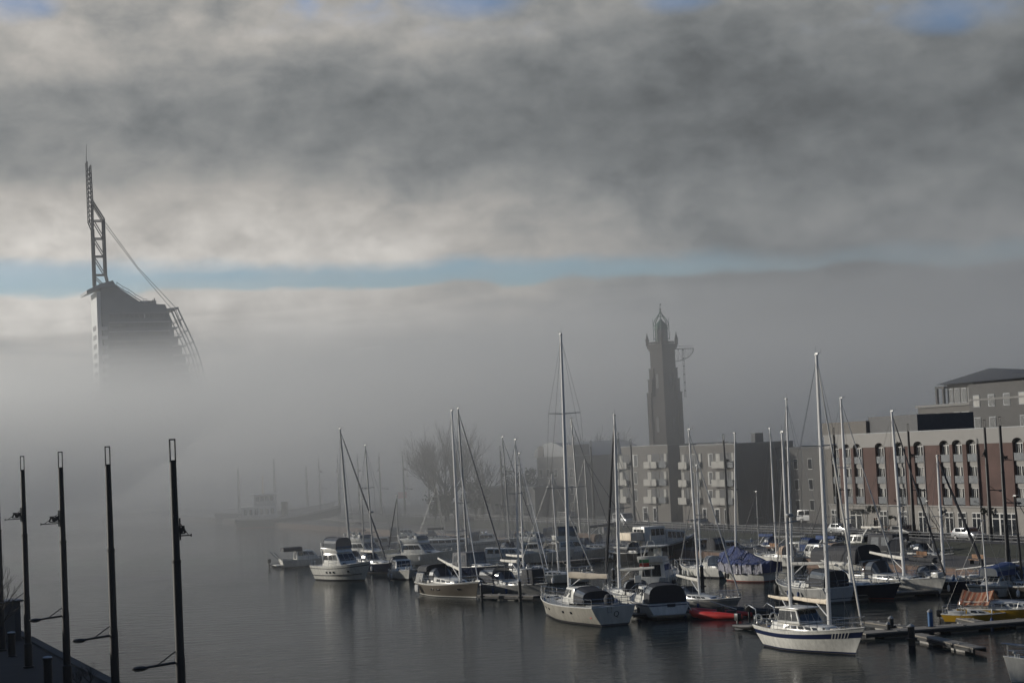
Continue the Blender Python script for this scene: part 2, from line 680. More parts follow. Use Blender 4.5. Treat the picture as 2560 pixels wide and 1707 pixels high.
tcf = t_.nodes.new('ShaderNodeTexCoord')
sxf = t_.nodes.new('ShaderNodeSeparateXYZ')
t_.links.new(tcf.outputs['Object'], sxf.inputs[0])
mpf = t_.nodes.new('ShaderNodeMapping')
mpf.inputs['Scale'].default_value = (.011, .011, .03)
t_.links.new(tcf.outputs['Object'], mpf.inputs['Vector'])
nzf = t_.nodes.new('ShaderNodeTexNoise')
nzf.inputs['Scale'].default_value = 1.0
nzf.inputs['Detail'].default_value = 4
t_.links.new(mpf.outputs['Vector'], nzf.inputs['Vector'])
zz = fnode('ADD', sxf.outputs['Z'], fnode('MULTIPLY', fnode('SUBTRACT', nzf.outputs['Fac'], .5), 34))
mrf = t_.nodes.new('ShaderNodeMapRange')
mrf.interpolation_type = 'SMOOTHSTEP'
t_.links.new(zz, mrf.inputs['Value'])
mrf.inputs['From Min'].default_value = 57
mrf.inputs['From Max'].default_value = 29
mrf.inputs['To Min'].default_value = 0
mrf.inputs['To Max'].default_value = FOG_D
mr2 = t_.nodes.new('ShaderNodeMapRange')
mr2.interpolation_type = 'SMOOTHSTEP'
t_.links.new(sxf.outputs['Z'], mr2.inputs['Value'])
mr2.inputs['From Min'].default_value = 3
mr2.inputs['From Max'].default_value = 32
mr2.inputs['To Min'].default_value = .42
mr2.inputs['To Max'].default_value = 1
mr3 = t_.nodes.new('ShaderNodeMapRange')
mr3.interpolation_type = 'SMOOTHSTEP'
t_.links.new(sxf.outputs['Y'], mr3.inputs['Value'])
mr3.inputs['From Min'].default_value = 430
mr3.inputs['From Max'].default_value = 610
mr3.inputs['To Min'].default_value = 1
mr3.inputs['To Max'].default_value = 1.5
mr4 = t_.nodes.new('ShaderNodeMapRange')
mr4.interpolation_type = 'SMOOTHSTEP'
t_.links.new(fnode('ADD', sxf.outputs['Z'], fnode('MULTIPLY', fnode('SUBTRACT', nzf.outputs['Fac'], .5), 60)), mr4.inputs['Value'])
mr4.inputs['From Min'].default_value = 112
mr4.inputs['From Max'].default_value = 55
mr4.inputs['To Min'].default_value = 0
mr4.inputs['To Max'].default_value = FOG_D * .055
def fstep(sock, a, b_, to1):
    n = t_.nodes.new('ShaderNodeMapRange')
    n.interpolation_type = 'SMOOTHSTEP'
    t_.links.new(sock, n.inputs['Value'])
    n.inputs['From Min'].default_value = a
    n.inputs['From Max'].default_value = b_
    n.inputs['To Max'].default_value = to1
    return n.outputs['Result']


deep = fnode('MULTIPLY', fstep(sxf.outputs['Y'], 390, 510, 2.3), fstep(sxf.outputs['Z'], 48, 28, 1.0))
lowf = fnode('MAXIMUM', mr2.outputs['Result'], deep)
dens = fnode('MULTIPLY', fnode('MULTIPLY', mrf.outputs['Result'], lowf), mr3.outputs['Result'])
t_.links.new(fnode('MAXIMUM', dens, mr4.outputs['Result']), pv_.inputs['Density'])
hz = MB()
hz.hexa([Vector((x, y, z)) for z in (-3.0, 150.0) for (x, y) in ((-900, -140), (900, -140), (900, 1500), (-900, 1500))])
tag(hz.build('haze', 'thin_haze', smooth=False), 'thin pale winter haze over the whole harbour', 'haze', kind='stuff')


def smooth01(x):
    x = max(0.0, min(1.0, x))
    return x * x * (3 - 2 * x)


def fog_top(x, y):
    """height of the fog layer: it starts as a thin sheet on the water and thickens with distance"""
    wx = x + 60 * mnoise.noise(Vector((x / 230, y / 230, 1.5)))
    d = y + .12 * wx
    h = 64 * smooth01((d - 210) / 430)
    h += 26 * smooth01((x + 80) / 60) * smooth01((d - 218) / 80)
    h += 30 * smooth01((x + 10) / 75) * smooth01((d - 218) / 90)
    h += 60 * smooth01((d - 330) / 160)
    n = mnoise.fractal(Vector((x / 120, y / 120, 4.2)), .9, 2.1, 4)
    h *= 1 + .2 * n
    return max(h, -.5)


fg = MB()
gx = [(-880 + 1760 * i / 110) for i in range(111)]
gy = [(130 + (1480 - 130) * (j / 90) ** 1.25) for j in range(91)]
tv = [[Vector((x, y, fog_top(x, y) - .2)) for x in gx] for y in gy]
nx, ny = len(gx), len(gy)
vs = [v for r in tv for v in r] + [Vector((x, y, -2.6)) for y in gy for x in gx]
fs = []
N = nx * ny
for j in range(ny - 1):
    for i in range(nx - 1):
        a = j * nx + i
        fs.append((a, a + 1, a + nx + 1, a + nx))
        fs.append((a + N, a + nx + N, a + nx + 1 + N, a + 1 + N))
for i in range(nx - 1):
    fs.append((i, i + N, i + 1 + N, i + 1))
    a = (ny - 1) * nx + i
    fs.append((a, a + 1, a + 1 + N, a + N))
for j in range(ny - 1):
    a = j * nx
    fs.append((a, a + nx, a + nx + N, a + N))
    a = j * nx + nx - 1
    fs.append((a, a + N, a + nx + N, a + nx))
fg.add(vs, fs)
tag(fg.build('fog_bank', 'dense_fog', smooth=False), 'low bank of dense pale fog lying on the water', 'fog', kind='stuff')

# ------------------------------------------------------------------ water
wm = bpy.data.materials.new('harbour_water')
wm.use_nodes = True
nt2 = wm.node_tree
b = nt2.nodes['Principled BSDF']
b.inputs['Base Color'].default_value = (.009, .015, .017, 1)
b.inputs['Roughness'].default_value = .085
b.inputs['IOR'].default_value = 1.065
tc = nt2.nodes.new('ShaderNodeTexCoord')


def wn(scale, stretch, detail, rot):
    mp = nt2.nodes.new('ShaderNodeMapping')
    mp.inputs['Scale'].default_value = stretch
    mp.inputs['Rotation'].default_value = (0, 0, rot)
    nz_ = nt2.nodes.new('ShaderNodeTexNoise')
    nz_.inputs['Scale'].default_value = scale
    nz_.inputs['Detail'].default_value = detail
    nz_.inputs['Roughness'].default_value = .55
    nt2.links.new(tc.outputs['Object'], mp.inputs['Vector'])
    nt2.links.new(mp.outputs['Vector'], nz_.inputs['Vector'])
    return nz_.outputs['Fac']


def wmath(op, a, b_):
    n = nt2.nodes.new('ShaderNodeMath')
    n.operation = op
    for i, v_ in enumerate((a, b_)):
        if isinstance(v_, bpy.types.NodeSocket):
            nt2.links.new(v_, n.inputs[i])
        else:
            n.inputs[i].default_value = v_
    return n.outputs[0]


small = wn(2.6, (.45, 1, 1), 4, .35)
mid = wn(.7, (.5, 1, 1), 3, -.2)
patch = wn(.035, (1, .45, 1), 3, .5)
hgt = wmath('ADD', wmath('MULTIPLY', small, .35), mid)
hgt = wmath('MULTIPLY', hgt, wmath('ADD', wmath('MULTIPLY', patch, 1.6), -.25))
bp = nt2.nodes.new('ShaderNodeBump')
bp.inputs['Strength'].default_value = .95
bp.inputs['Distance'].default_value = .09
nt2.links.new(hgt, bp.inputs['Height'])
nt2.links.new(bp.outputs['Normal'], b.inputs['Normal'])
nt2.links.new(wmath('ADD', wmath('MULTIPLY', wn(.022, (1, .35, 1), 4, .9), .16), .005), b.inputs['Roughness'])
M['water'] = wm
w = MB()
w.add([(-4000, -400, 0), (4000, -400, 0), (4000, 6000, 0), (-4000, 6000, 0)], [(0, 1, 2, 3)])
tag(w.build('water', 'water', smooth=False), 'dark calm harbour water with faint ripples', 'water', kind='structure')
bd = MB()
bd.add([(-4000, -400, -2.8), (4000, -400, -2.8), (4000, 6000, -2.8), (-4000, 6000, -2.8)], [(0, 1, 2, 3)])

# ------------------------------------------------------------------ quays
QZ = 2.0


def strip_quay(name, edge, out, t0, t1, width, z, m, label, zlow=-1.0):
    """a solid quay: edge point on the waterside, running along U, widening along OUT"""
    q = MB()
    a, b_ = edge + U * t0, edge + U * t1
    c, d = b_ + out * width, a + out * width
    q.prism([(p.x, p.y) for p in (a, b_, c, d)], zlow, z)
    return tag(q.build(name, m, smooth=False), label, 'quay', kind='structure')


LE = at(150, 1631, QZ)        # near quay, top of its water edge
LE.z = 0
strip_quay('near_quay', LE, -V, -160, 560, 120, QZ, 'darkpave', 'dark paved quay with the tall black lamp posts')
cp = MB()
for k in range(-20, 90):
    a = LE + U * (k * 5.0 + .02) - V * .01
    b_ = a + U * 4.95
    cp.prism([(p.x, p.y) for p in (a + V * .06, b_ + V * .06, b_ - V * .62, a - V * .62)], QZ + .004, QZ + .13)
tag(cp.build('quay_coping', 'darkstone', smooth=False), 'pale stone coping along the edge of the dark quay', 'coping', kind='structure')
# brick-house side: a low promenade by the water, a bank, the street in front of the houses
RE = at(2560, 1458, 0)
RLOW = 1.1
strip_quay('quay_promenade', RE, V, -140, 420, 30, RLOW, 'granite', 'low granite promenade above the pontoons')
FB = at(2395, 1336, QZ)       # foot of the brick facade
fdist = (FB - RE).dot(V)
strip_quay('street', RE + V * (fdist - 9.0), V, -140, 420, 420, QZ, 'asphalt', 'asphalt street in front of the brick houses', zlow=-.9)
bk = MB()
e0 = RE + V * (fdist - 9.0)
w0 = 5.0
for k in range(1):
    a, b_ = e0 - U * 140, e0 + U * 420
    q = [a - V * w0, b_ - V * w0, b_ + V * .003, a + V * .003]
    vs = [Vector((p.x, p.y, RLOW + .006)) for p in q] + [Vector((q[0].x, q[0].y, RLOW + .05)), Vector((q[1].x, q[1].y, RLOW + .05)), Vector((q[2].x, q[2].y, QZ + .02)), Vector((q[3].x, q[3].y, QZ + .02))]
    bk.hexa(vs)
tag(bk.build('grass_bank', 'grass', smooth=False), 'sloping grass bank below the street', 'bank', kind='structure')
fp = MB()
a, b_ = FB - U * 140 - V * 4.2, FB + U * 420 - V * 4.2
fp.prism([(p.x, p.y) for p in (a, b_, b_ + V * 4.19, a + V * 4.19)], QZ + .004, QZ + .14)
tag(fp.build('pavement', 'granite', smooth=False), 'granite pavement along the house fronts', 'pavement', kind='structure')
wl = MB()
a, b_ = RE - V * .35 - U * 140, RE - V * .35 + U * 420
wl.prism([(p.x, p.y) for p in (a, b_, b_ + V * .34, a + V * .34)], -1, RLOW - .12)
wo_ = wl.build('quay_wall', 'quaybrick', smooth=False)
tag(wo_, 'low brick quay wall behind the pontoons', 'wall', kind='structure')
# far end of the basin
fe = MB()
p0 = at(560, 1318, 0)
p0 = Vector((p0.x, p0.y, 0)) + Vector((-10, 60, 0))
fe.prism([(p0.x - 340, p0.y + 90), (p0.x + 260, p0.y - 20), (p0.x + 420, p0.y + 420), (p0.x - 340, p0.y + 420)], -1, 2.2)
tag(fe.build('far_quay', 'asphalt', smooth=False), 'far quay closing the basin in the fog', 'quay', kind='structure')
# ------------------------------------------------------------------ boats
class Boat:
    """root Empty on the waterline; local +Y is the bow, +X starboard"""

    def __init__(self, name, cat, label, px, py, L, B, head, group=None, fb=(1.1, .95, 1.35), tw=.7, bow_ov=1.2, st_ov=.5,
                 hull='gel', stripe=None, srange=(.5, .72), boot='boot', full=2.2, deck='deck', draft=.5, rail='gel', flare=.75):
        p = at(px, py)
        self.root = empty(name, p, -R(head))
        tag(self.root, label, cat, group)
        self.p, self.h = p, R(head)
        self.L, self.B, self.fb, self.tw, self.full = L, B, fb, tw, full
        NT = 26
        dr = draft
        self.dr, self.flare, self.bow_ov, self.st_ov = dr, flare, bow_ov, st_ov
        mats = [hull, boot, stripe or hull, 'antif']
        lows = [(-dr, 3), (-.12, 3), (.05, 1), (.15, 0)]
        ups = [0.0, srange[0], srange[1], 1.0] if stripe else [0.0, .5, 1.0]
        umi = [0, 2, 0] if stripe else [0, 0]
        ringsL, ringsR = [], []
        for i in range(NT + 1):
            t = i / NT
            F = self.F(t)
            b = self.half(t)
            zs = [z for z, _ in lows[:-1]] + [.15 + (F - .15) * s for s in ups]
            pw = .22 + .16 * max(0, (.3 - t) / .3) + flare * max(0, (t - .35) / .65) ** 1.6
            rl, rr = [], []
            for z in zs:
                q = (z + dr) / (F + dr)
                x = b * max(q, .015) ** pw
                y = -L / 2 + t * L - bow_ov * (1 - q) * t ** 3.2 + st_ov * (1 - q) * (1 - t) ** 4
                rl.append(Vector((-x, y, z)))
                rr.append(Vector((x, y, z)))
            ringsL.append(rl)
            ringsR.append(rr)
        n = len(ringsL[0])
        # rows between consecutive z levels: -dr..-.12, -.12...05, .05...15, then the upper ones
        rowm = [3, 3, 1] + umi
        mb = MB()
        for rings in (ringsL, ringsR):
            for i in range(NT):
                for k in range(n - 1):
                    mb.add([rings[i][k], rings[i + 1][k], rings[i + 1][k + 1], rings[i][k + 1]], [(0, 1, 2, 3)], rowm[k])
        for k in range(n - 1):      # transom and stem
            mb.add([ringsL[0][k], ringsR[0][k], ringsR[0][k + 1], ringsL[0][k + 1]], [(0, 1, 2, 3)], rowm[k])
            mb.add([ringsL[NT][k], ringsR[NT][k], ringsR[NT][k + 1], ringsL[NT][k + 1]], [(0, 1, 2, 3)], rowm[k])
        for i in range(NT):         # bottom
            mb.add([ringsL[i][0], ringsL[i + 1][0], ringsR[i + 1][0], ringsR[i][0]], [(0, 1, 2, 3)], 3)
        me_o = mb.build('hull', mats, self.root, smooth=False)
        bm = bmesh.new()
        bm.from_mesh(me_o.data)
        bmesh.ops.remove_doubles(bm, verts=bm.verts[:], dist=.002)
        bmesh.ops.recalc_face_normals(bm, faces=bm.faces[:])
        bm.to_mesh(me_o.data)
        bm.free()
        me_o.data.polygons.foreach_set('use_smooth', [True] * len(me_o.data.polygons))
        me_o.data.set_sharp_from_angle(angle=R(40))
        self.hull = me_o
        self.topL = [r[-1] for r in ringsL]
        self.topR = [r[-1] for r in ringsR]
        dk = MB()
        for i in range(NT):
            l0, l1, r0, r1 = self.topL[i], self.topL[i + 1], self.topR[i], self.topR[i + 1]
            dz = Vector((0, 0, -.035))
            c0, c1 = (l0 + r0) / 2 + Vector((0, 0, .03)), (l1 + r1) / 2 + Vector((0, 0, .03))
            dk.add([l0 * .985 + dz, c0, c1, l1 * .985 + dz], [(0, 1, 2, 3)])
            dk.add([c0, r0 * .985 + dz, r1 * .985 + dz, c1], [(0, 1, 2, 3)])
        dk.build('deck', deck, self.root)
        if rail:
            rb = MB()
            for line in (self.topL, self.topR):
                rb.path([p_ + Vector((-.02 if p_.x > 0 else .02, 0, .02)) for p_ in line], .045, 5)
            rb.path([self.topL[0] + Vector((0, .03, .02)), self.topR[0] + Vector((0, .03, .02))], .045, 5)
            rb.build('toe_rail', rail, self.root)

    def F(self, t):
        fs, fm, fbw = self.fb
        return fm + (fs - fm) * ((.35 - t) / .35) ** 2 if t < .35 else fm + (fbw - fm) * ((t - .35) / .65) ** 1.7

    def half(self, t):
        tm = .42
        if t < tm:
            f = self.tw + (1 - self.tw) * math.sin(PI / 2 * t / tm)
        else:
            f = 1 - ((t - tm) / (1 - tm)) ** self.full
        return max(self.B / 2 * f, .03)

    def t(self, y):
        return min(1, max(0, (y + self.L / 2) / self.L))

    def Fy(self, y):
        return self.F(self.t(y))

    def by(self, y):
        return self.half(self.t(y))

    def skin(self, sgn, t, z):
        q = (z + self.dr) / (self.F(t) + self.dr)
        pw = .22 + .16 * max(0, (.3 - t) / .3) + self.flare * max(0, (t - .35) / .65) ** 1.6
        return Vector((sgn * self.half(t) * max(q, .015) ** pw, -self.L / 2 + t * self.L - self.bow_ov * (1 - q) * t ** 3.2 + self.st_ov * (1 - q) * (1 - t) ** 4, z))

    def W(self, x, y, z=0.0):
        c, s = math.cos(self.h), math.sin(self.h)
        return self.p + Vector((x * c + y * s, -x * s + y * c, z))

    def y_px(self, px, z=1.2):
        return solve(lambda y: proj(self.W(0, y, z))[0], px, -self.L * .48, self.L * .48)

    # --- pieces -----------------------------------------------------
    def house(self, name, m, y0, y1, wa, wf, z0, h, rf=0.0, ra=0.0, tb=.1, h1=None, bevel=.05, parent=None):
        h1 = h if h1 is None else h1
        vs = [(-wa, y0, z0), (wa, y0, z0), (wf, y1, z0), (-wf, y1, z0),
              (-wa + tb, y0 + ra, z0 + h), (wa - tb, y0 + ra, z0 + h), (wf - tb, y1 - rf, z0 + h1), (-wf + tb, y1 - rf, z0 + h1)]
        vs = [Vector(v) for v in vs]
        o = MB().hexa(vs).build(name, m, parent or self.root, bevel=bevel)
        A, B_, C, D, a, b_, c, d = vs
        return dict(obj=o, stbd=(B_, C, c, b_), port=(D, A, a, d), front=(C, D, d, c), back=(A, B_, b_, a), top=(a, b_, c, d))

    def windows(self, hs, face, cells, m='glass', off=.012, name='window'):
        for u0, u1, v0, v1 in cells:
            MB().panel(hs[face], u0, u1, v0, v1, off).build(name, m, self.root, smooth=False)

    def row(self, hs, faces, n, u0=.06, u1=.94, v0=.3, v1=.8, gap=.12, m='glass', name='window'):
        w_ = (u1 - u0) / n
        cells = [(u0 + i * w_ + w_ * gap / 2, u0 + (i + 1) * w_ - w_ * gap / 2, v0, v1) for i in range(n)]
        for f in faces:
            self.windows(hs, f, cells, m, name=name)

    def hood(self, name, m, y0, y1, w0, w1, z, h0, h1, n=10, win=None, sag=.15, ym=None, hm=None):
        """arched canvas from y0 (aft) to y1"""
        rings = []
        secs = [(y0, w0, h0)]
        if ym is not None:
            secs.append((ym, (w0 + w1) / 2, hm))
        secs.append((y1, w1, h1))
        for (y, w_, h_) in secs:
            ring = []
            for k in range(n + 1):
                a = PI * k / n
                ring.append(Vector((-w_ * abs(math.cos(a)) ** .55 * (1 if math.cos(a) > 0 else -1), y, z + h_ * math.sin(a) ** .6)))
            rings.append(ring)
        mb = MB()
        vs = [v for r in rings for v in r]
        k = n + 1
        for i in range(len(rings) - 1):
            for j in range(n):
                mi = 1 if (win and j in win) else 0
                mb.add([rings[i][j], rings[i][j + 1], rings[i + 1][j + 1], rings[i + 1][j]], [(0, 1, 2, 3)], mi)
        mb.add(rings[-1], [tuple(range(k))], 1 if win else 0)
        mb.add(rings[0], [tuple(range(k))[::-1]], 0)
        o = mb.build(name, [m, 'clear'], self.root, angle=60)
        if win:
            fr = MB()
            for r_ in rings:
                fr.path([v + Vector((0, 0, .01)) for v in r_], .03, 5)
            for j in (min(win), max(win) + 1):
                fr.path([r_[j] + Vector((0, 0, .01)) for r_ in rings], .03, 5)
            fr.build('canvas_seam', m, o)
        return o

    def mast(self, y, h, m='alu', r=.1, y_top=None, spreaders=(), z0=None, radar=None, sw=.16, wires=True, fore=None, aft=None,
             furl='dull_alu', furl_r=.05, furled=True, gear=True, head=.985, name='mast', chain=None, wr=.014, x=0.0):
        r *= 1.22
        z0 = self.Fy(y) if z0 is None else z0
        yt = y if y_top is None else y_top
        top = Vector((x, yt, z0 + h))
        foot = Vector((x, y, z0))

        def P(f):
            return foot.lerp(top, f)
        mb = MB()
        mb.path([foot, P(.02), P(.6), top], [r * 1.05, r, r * .95, r * .62], 8)
        mb.bar(P(.12) + Vector((0, -.03, 0)), P(.12) + Vector((0, -.03, .25)), r * 1.25, n=8)
        mst = mb.build(name, m, self.root)
        for f, s in spreaders:
            sp = MB()
            c = P(f)
            for sgn in (-1, 1):
                sp.bar(c, c + Vector((sgn * s, -.22, .06)), .045, .03, 5)
            sp.build('spreader', 'dull_alu', mst)
        if gear:
            g = MB()
            g.bar(top, top + Vector((.05, .0, .55)), .012, n=4)
            g.bar(top + Vector((0, 0, .05)), top + Vector((0, .5, .12)), .014, n=4)
            g.bar(top + Vector((0, .48, .1)), top + Vector((0, .5, .32)), .012, n=4)
            g.bar(top + Vector((-.1, -.05, .0)), top + Vector((.1, -.05, .0)), .05, n=5)
            g.box(top + Vector((0, .05, .06)), (.1, .3, .12))
            g.build('masthead_fitting', 'dull_alu', mst)
        if radar:
            rd = MB()
            c = P(radar) + Vector((0, r + .26, 0))
            rd.lathe([(.02, -.1), (.26, -.09), (.29, 0), (.25, .1), (.02, .12)], c, 12)
            rd.bar(P(radar) + Vector((0, 0, -.12)), c + Vector((0, 0, -.1)), .04)
            rd.build('radar_dome', 'gelgrey', mst)
        if wires:
            wmb = MB()
            hd = P(head)
            fy = self.L / 2 - .12 if fore is None else fore
            ay = -self.L / 2 + .12 if aft is None else aft
            bowp = Vector((0, fy, self.Fy(fy) + .12))
            if aft is not False:
                wmb.bar(hd, Vector((0, ay, self.Fy(ay) + .1)), wr, n=4)
            cb = self.by(y) * .96 if chain is None else chain
            for sgn in (-1, 1):
                pts = [hd]
                for f, s in sorted(spreaders, reverse=True):
                    pts.append(P(f) + Vector((sgn * s, -.22, .06)))
                pts.append(Vector((sgn * cb, y - .3, self.Fy(y))))
                for a, b_ in zip(pts[:-1], pts[1:]):
                    wmb.bar(a, b_, wr, n=4)
                f0 = spreaders[0][0] if spreaders else .7
                wmb.bar(P(min(f0, .9)), Vector((sgn * cb, y + .5, self.Fy(y))), wr * .9, n=4)
            if not furled and fore is not False:
                wmb.bar(hd, bowp, wr * 1.2, n=4)
            wmb.build('rigging', 'wire', self.root)
            if furled and fore is not False:
                fj = MB()
                fj.path([bowp, bowp.lerp(hd, .04), bowp.lerp(hd, .3), bowp.lerp(hd, .9), hd], [.03, furl_r, furl_r * 1.1, furl_r * .6, .015], 6)
                fj.ball(bowp + Vector((0, 0, .12)), .13, .13, .1, 6)
                fj.build('furled_headsail', furl, self.root)
        return P

    def boom(self, y, z, length, m='sail', r=.13, rise=.05, ang=0.0, vang=True, sag=.03, deep=1.3, x=0.0):
        """length < 0: it points aft"""
        d = Vector((math.sin(ang), math.cos(ang), 0)) * length
        a = Vector((x, y + (-.15 if length < 0 else .15), z))
        e = a + d + Vector((0, 0, rise))
        mb = MB()
        rings = []
        n = 8
        side = Vector((d.y, -d.x, 0)).normalized()
        K = 9
        for i in range(K + 1):
            f = i / K
            c = a.lerp(e, f) + Vector((0, 0, -sag * math.sin(PI * f)))
            q = r * (1.0 - .35 * f) * (1 + .07 * math.sin(f * 19 + length))
            rings.append([c + side * (q * .8 * math.cos(2 * PI * k / n)) + Vector((0, 0, q * deep * math.sin(2 * PI * k / n))) for k in range(n)])
        mb.loft(rings)
        o = mb.build('boom', m, self.root)
        if vang:
            v = MB()
            q = a.lerp(e, .32)
            v.bar(q - Vector((0, 0, r)), Vector((x, y, z - .95)) + d.normalized() * .2, .045, n=6)
            v.build('vang', 'alu', self.root)
        return o

    def guard(self, y0=None, y1=None, h=.62, step=1.7, m='steel', name='guard_rail', r=.016, rows=(1.0, .55), pulpit=True):
        mb = MB()
        y0 = -self.L / 2 + .15 if y0 is None else y0
        y1 = self.L / 2 - .25 if y1 is None else y1
        k = max(2, int(round((y1 - y0) / step)))
        tops = []
        for sgn in (-1, 1):
            pts = []
            for i in range(k + 1):
                y = y0 + (y1 - y0) * i / k
                p_ = Vector((sgn * self.by(y) * .95, y, self.Fy(y)))
                mb.bar(p_, p_ + Vector((0, 0, h)), r, n=5)
                pts.append(p_)
            for f in rows:
                mb.path([q + Vector((0, 0, h * f)) for q in pts], r * .7, 4)
            tops.append(pts)
        if pulpit:
            yb = self.L / 2 + .1
            nose = Vector((0, yb, self.Fy(yb) + h + .05))
            for pts in tops:
                mb.path([pts[-2] + Vector((0, 0, h)), pts[-1] + Vector((0, 0, h + .05)), nose], r * 1.3, 5)
                mb.bar(nose, Vector((0, self.L / 2 - .1, self.Fy(self.L / 2))), r, n=5)
            for f in rows:
                mb.bar(tops[0][0] + Vector((0, 0, h * f)), tops[1][0] + Vector((0, 0, h * f)), r * 1.3, n=5)
        return mb.build(name, m, self.root)

    def fenders(self, spots, m='fender', r=.13, ln=.6):
        for sgn, y in spots:
            b_ = self.by(y)
            z = self.Fy(y)
            f = MB()
            c = Vector((sgn * (b_ + r * .8), y, z - .55))
            f.lathe([(.02, -ln / 2), (r * .8, -ln / 2 + .06), (r, -ln / 4), (r, ln / 4), (r * .8, ln / 2 - .06), (.03, ln / 2)], c, 8)
            f.bar(c + Vector((0, 0, ln / 2)), Vector((sgn * b_ * .97, y, z + .3)), .012, n=4)
            f.build('fender', m, self.root)

    def ports(self, sgn, ys, w_=.42, h=.16, frac=.55, m='glass'):
        for y in ys:
            t = self.t(y)
            z = .15 + (self.F(t) - .15) * frac
            loc = self.skin(sgn, t, z)
            nrm = (self.skin(sgn, t + .02, z) - loc).cross(self.skin(sgn, t, z + .1) - loc).normalized()
            if nrm.x * sgn < 0:
                nrm = -nrm
            tan = Vector((-nrm.y, nrm.x, 0)).normalized()
            upv = nrm.cross(tan)
            mb = MB()
            vs = []
            for o_ in (-.03, .012):
                for a, b_ in ((-1, -1), (1, -1), (1, 1), (-1, 1)):
                    vs.append(loc + nrm * o_ + tan * a * w_ / 2 + upv * b_ * h / 2)
            mb.hexa(vs)
            mb.build('porthole', m, self.root, bevel=.008)

    def clutter(self, seed, n, y0, y1, zoff=.0, mats=('gel', 'darkcloth', 'steel', 'teak', 'greycloth')):
        """hatches, winches, vents, coiled lines and boxes standing on the deck"""
        rnd = random.Random(seed)
        names = {'winch': [], 'deck_hatch': [], 'vent': [], 'line_coil': []}
        for i in range(n):
            y = rnd.uniform(y0, y1)
            x = rnd.uniform(-.8, .8) * self.by(y)
            z = self.Fy(y) + zoff
            k = rnd.choice(list(names))
            mb = MB()
            if k == 'winch':
                mb.lathe([(.1, 0), (.08, .12), (.1, .2), (.02, .22)], (x, y, z), 8)
                mm = 'steel'
            elif k == 'deck_hatch':
                mb.box((x * .4, y, z + .06), (.5, .5, .09))
                mm = 'clear'
            elif k == 'vent':
                mb.bar((x, y, z), (x, y, z + .28), .05, n=6)
                mb.ball((x, y + .04, z + .3), .09, n=6)
                mm = 'gel'
            else:
                mb.lathe([(.12, 0), (.22, .03), (.2, .1), (.1, .1)], (x, y, z), 8)
                mm = rnd.choice(['darkcloth', 'bluecover', 'cream'])
            mb.build(k, mm, self.root)

    def sail_std(self, mast_px=None, top=None, coach=(.05, .62), ch=.42, spreaders=((.34, 1.0), (.66, .75)), boom_len=None, boom_m='sail',
                 hood='darkcloth', hoodh=1.25, mast_m='alu', mast_r=.1, furl='dull_alu', furl_r=.06, fend=(), win=4, guard=True, radar=None,
                 my=None, cl=0, canopy=None, boom_ang=0.0, boom_z=1.35, wr=.014, furled=True, cabm='gel', boom_dir=-1, fore=None, rise=.05, deep=1.3, boom_r=.13):
        L, B = self.L, self.B
        ya, yf = -L / 2 + L * (.34), -L / 2 + L * .72
        if my is None:
            my = self.y_px(mast_px) if mast_px else L * .08
        if mast_px and top:
            my = max(-L * .3, min(L * .32, my))
        zc = self.Fy((ya + yf) / 2) - .02
        hs = self.house('coachroof', cabm, ya, yf, B * .31, B * .22, zc, ch + .05, rf=.7, ra=.1, tb=.1, h1=ch * .6)
        if win:
            self.row(hs, ('port', 'stbd'), win, .12, .8, .35, .78, .25)
            self.windows(hs, 'front', [(.2, .8, .3, .8)])
        # cockpit well with coaming
        ck = MB()
        y0, y1 = -L / 2 + .5, ya - .06
        w_ = B * .27
        zz = self.Fy(y0)
        for sgn in (-1, 1):
            ck.box((sgn * w_, (y0 + y1) / 2, zz + .12), (.22, y1 - y0, .3))
        ck.build('coaming', cabm, self.root, bevel=.04)
        wl_ = MB()
        cw = Vector((0, y0 + .9, zz + .75))
        wl_.path([cw + Vector((.42 * math.cos(a), 0, .42 * math.sin(a))) for a in [2 * PI * k / 14 for k in range(14)]], .022, 5, closed=True)
        wl_.bar(cw, cw + Vector((0, 0, -.8)), .05, n=6)
        for k in range(3):
            a = PI * k / 3
            wl_.bar(cw - Vector((.42 * math.cos(a), 0, .42 * math.sin(a))), cw + Vector((.42 * math.cos(a), 0, .42 * math.sin(a))), .012, n=4)
        wl_.build('steering_wheel', 'steel', self.root)
        z0 = zc + ch * .8 if ya < my < yf - .6 else self.Fy(my)
        h = 10.0
        yt = my
        if top:
            wp = self.W(0, my)
            h = height_at(wp, top[1]) - z0
            yt = solve(lambda y: proj(self.W(0, y, z0 + h))[0], top[0], my - 1.6, my + 1.6)
        self.mh = h
        self.mast(my, h, mast_m, mast_r, yt, spreaders, z0, radar, furl=furl, furl_r=furl_r, wr=wr, furled=furled, fore=fore)
        if boom_len is None:
            boom_len = abs(my - (-L / 2)) * .72
        if boom_len:
            self.boom(my, z0 + boom_z - ch * .5, boom_dir * boom_len, boom_m, ang=boom_ang, rise=rise, deep=deep, r=boom_r)
        if hood:
            self.hood('sprayhood', hood, ya - .9, ya + .55, B * .31, B * .27, zc + .05, hoodh, ch + .12, win=(1, 2, 3, 6, 7, 8) if hood != 'tancloth' else None, ym=ya - .1, hm=hoodh)
        if canopy:
            m_, h_ = canopy
            self.hood('cockpit_tent', m_, -L / 2 + .35, ya - .9, B * .33, B * .33, zz + .1, h_ * .92, h_, win=(1, 2, 7, 8))
        if guard:
            self.guard()
        if fend:
            self.fenders(fend)
        else:
            rf = random.Random(int(L * 77 + B * 13))
            self.fenders([(s_, rf.uniform(-L * .25, L * .2)) for s_ in (-1, 1) for _ in range(2)], m=rf.choice(['fender', 'rubber', 'bluecover']))
        self.clutter(int(L * 1000 + B * 77), 7 + cl, yf - .3, L / 2 - .8)
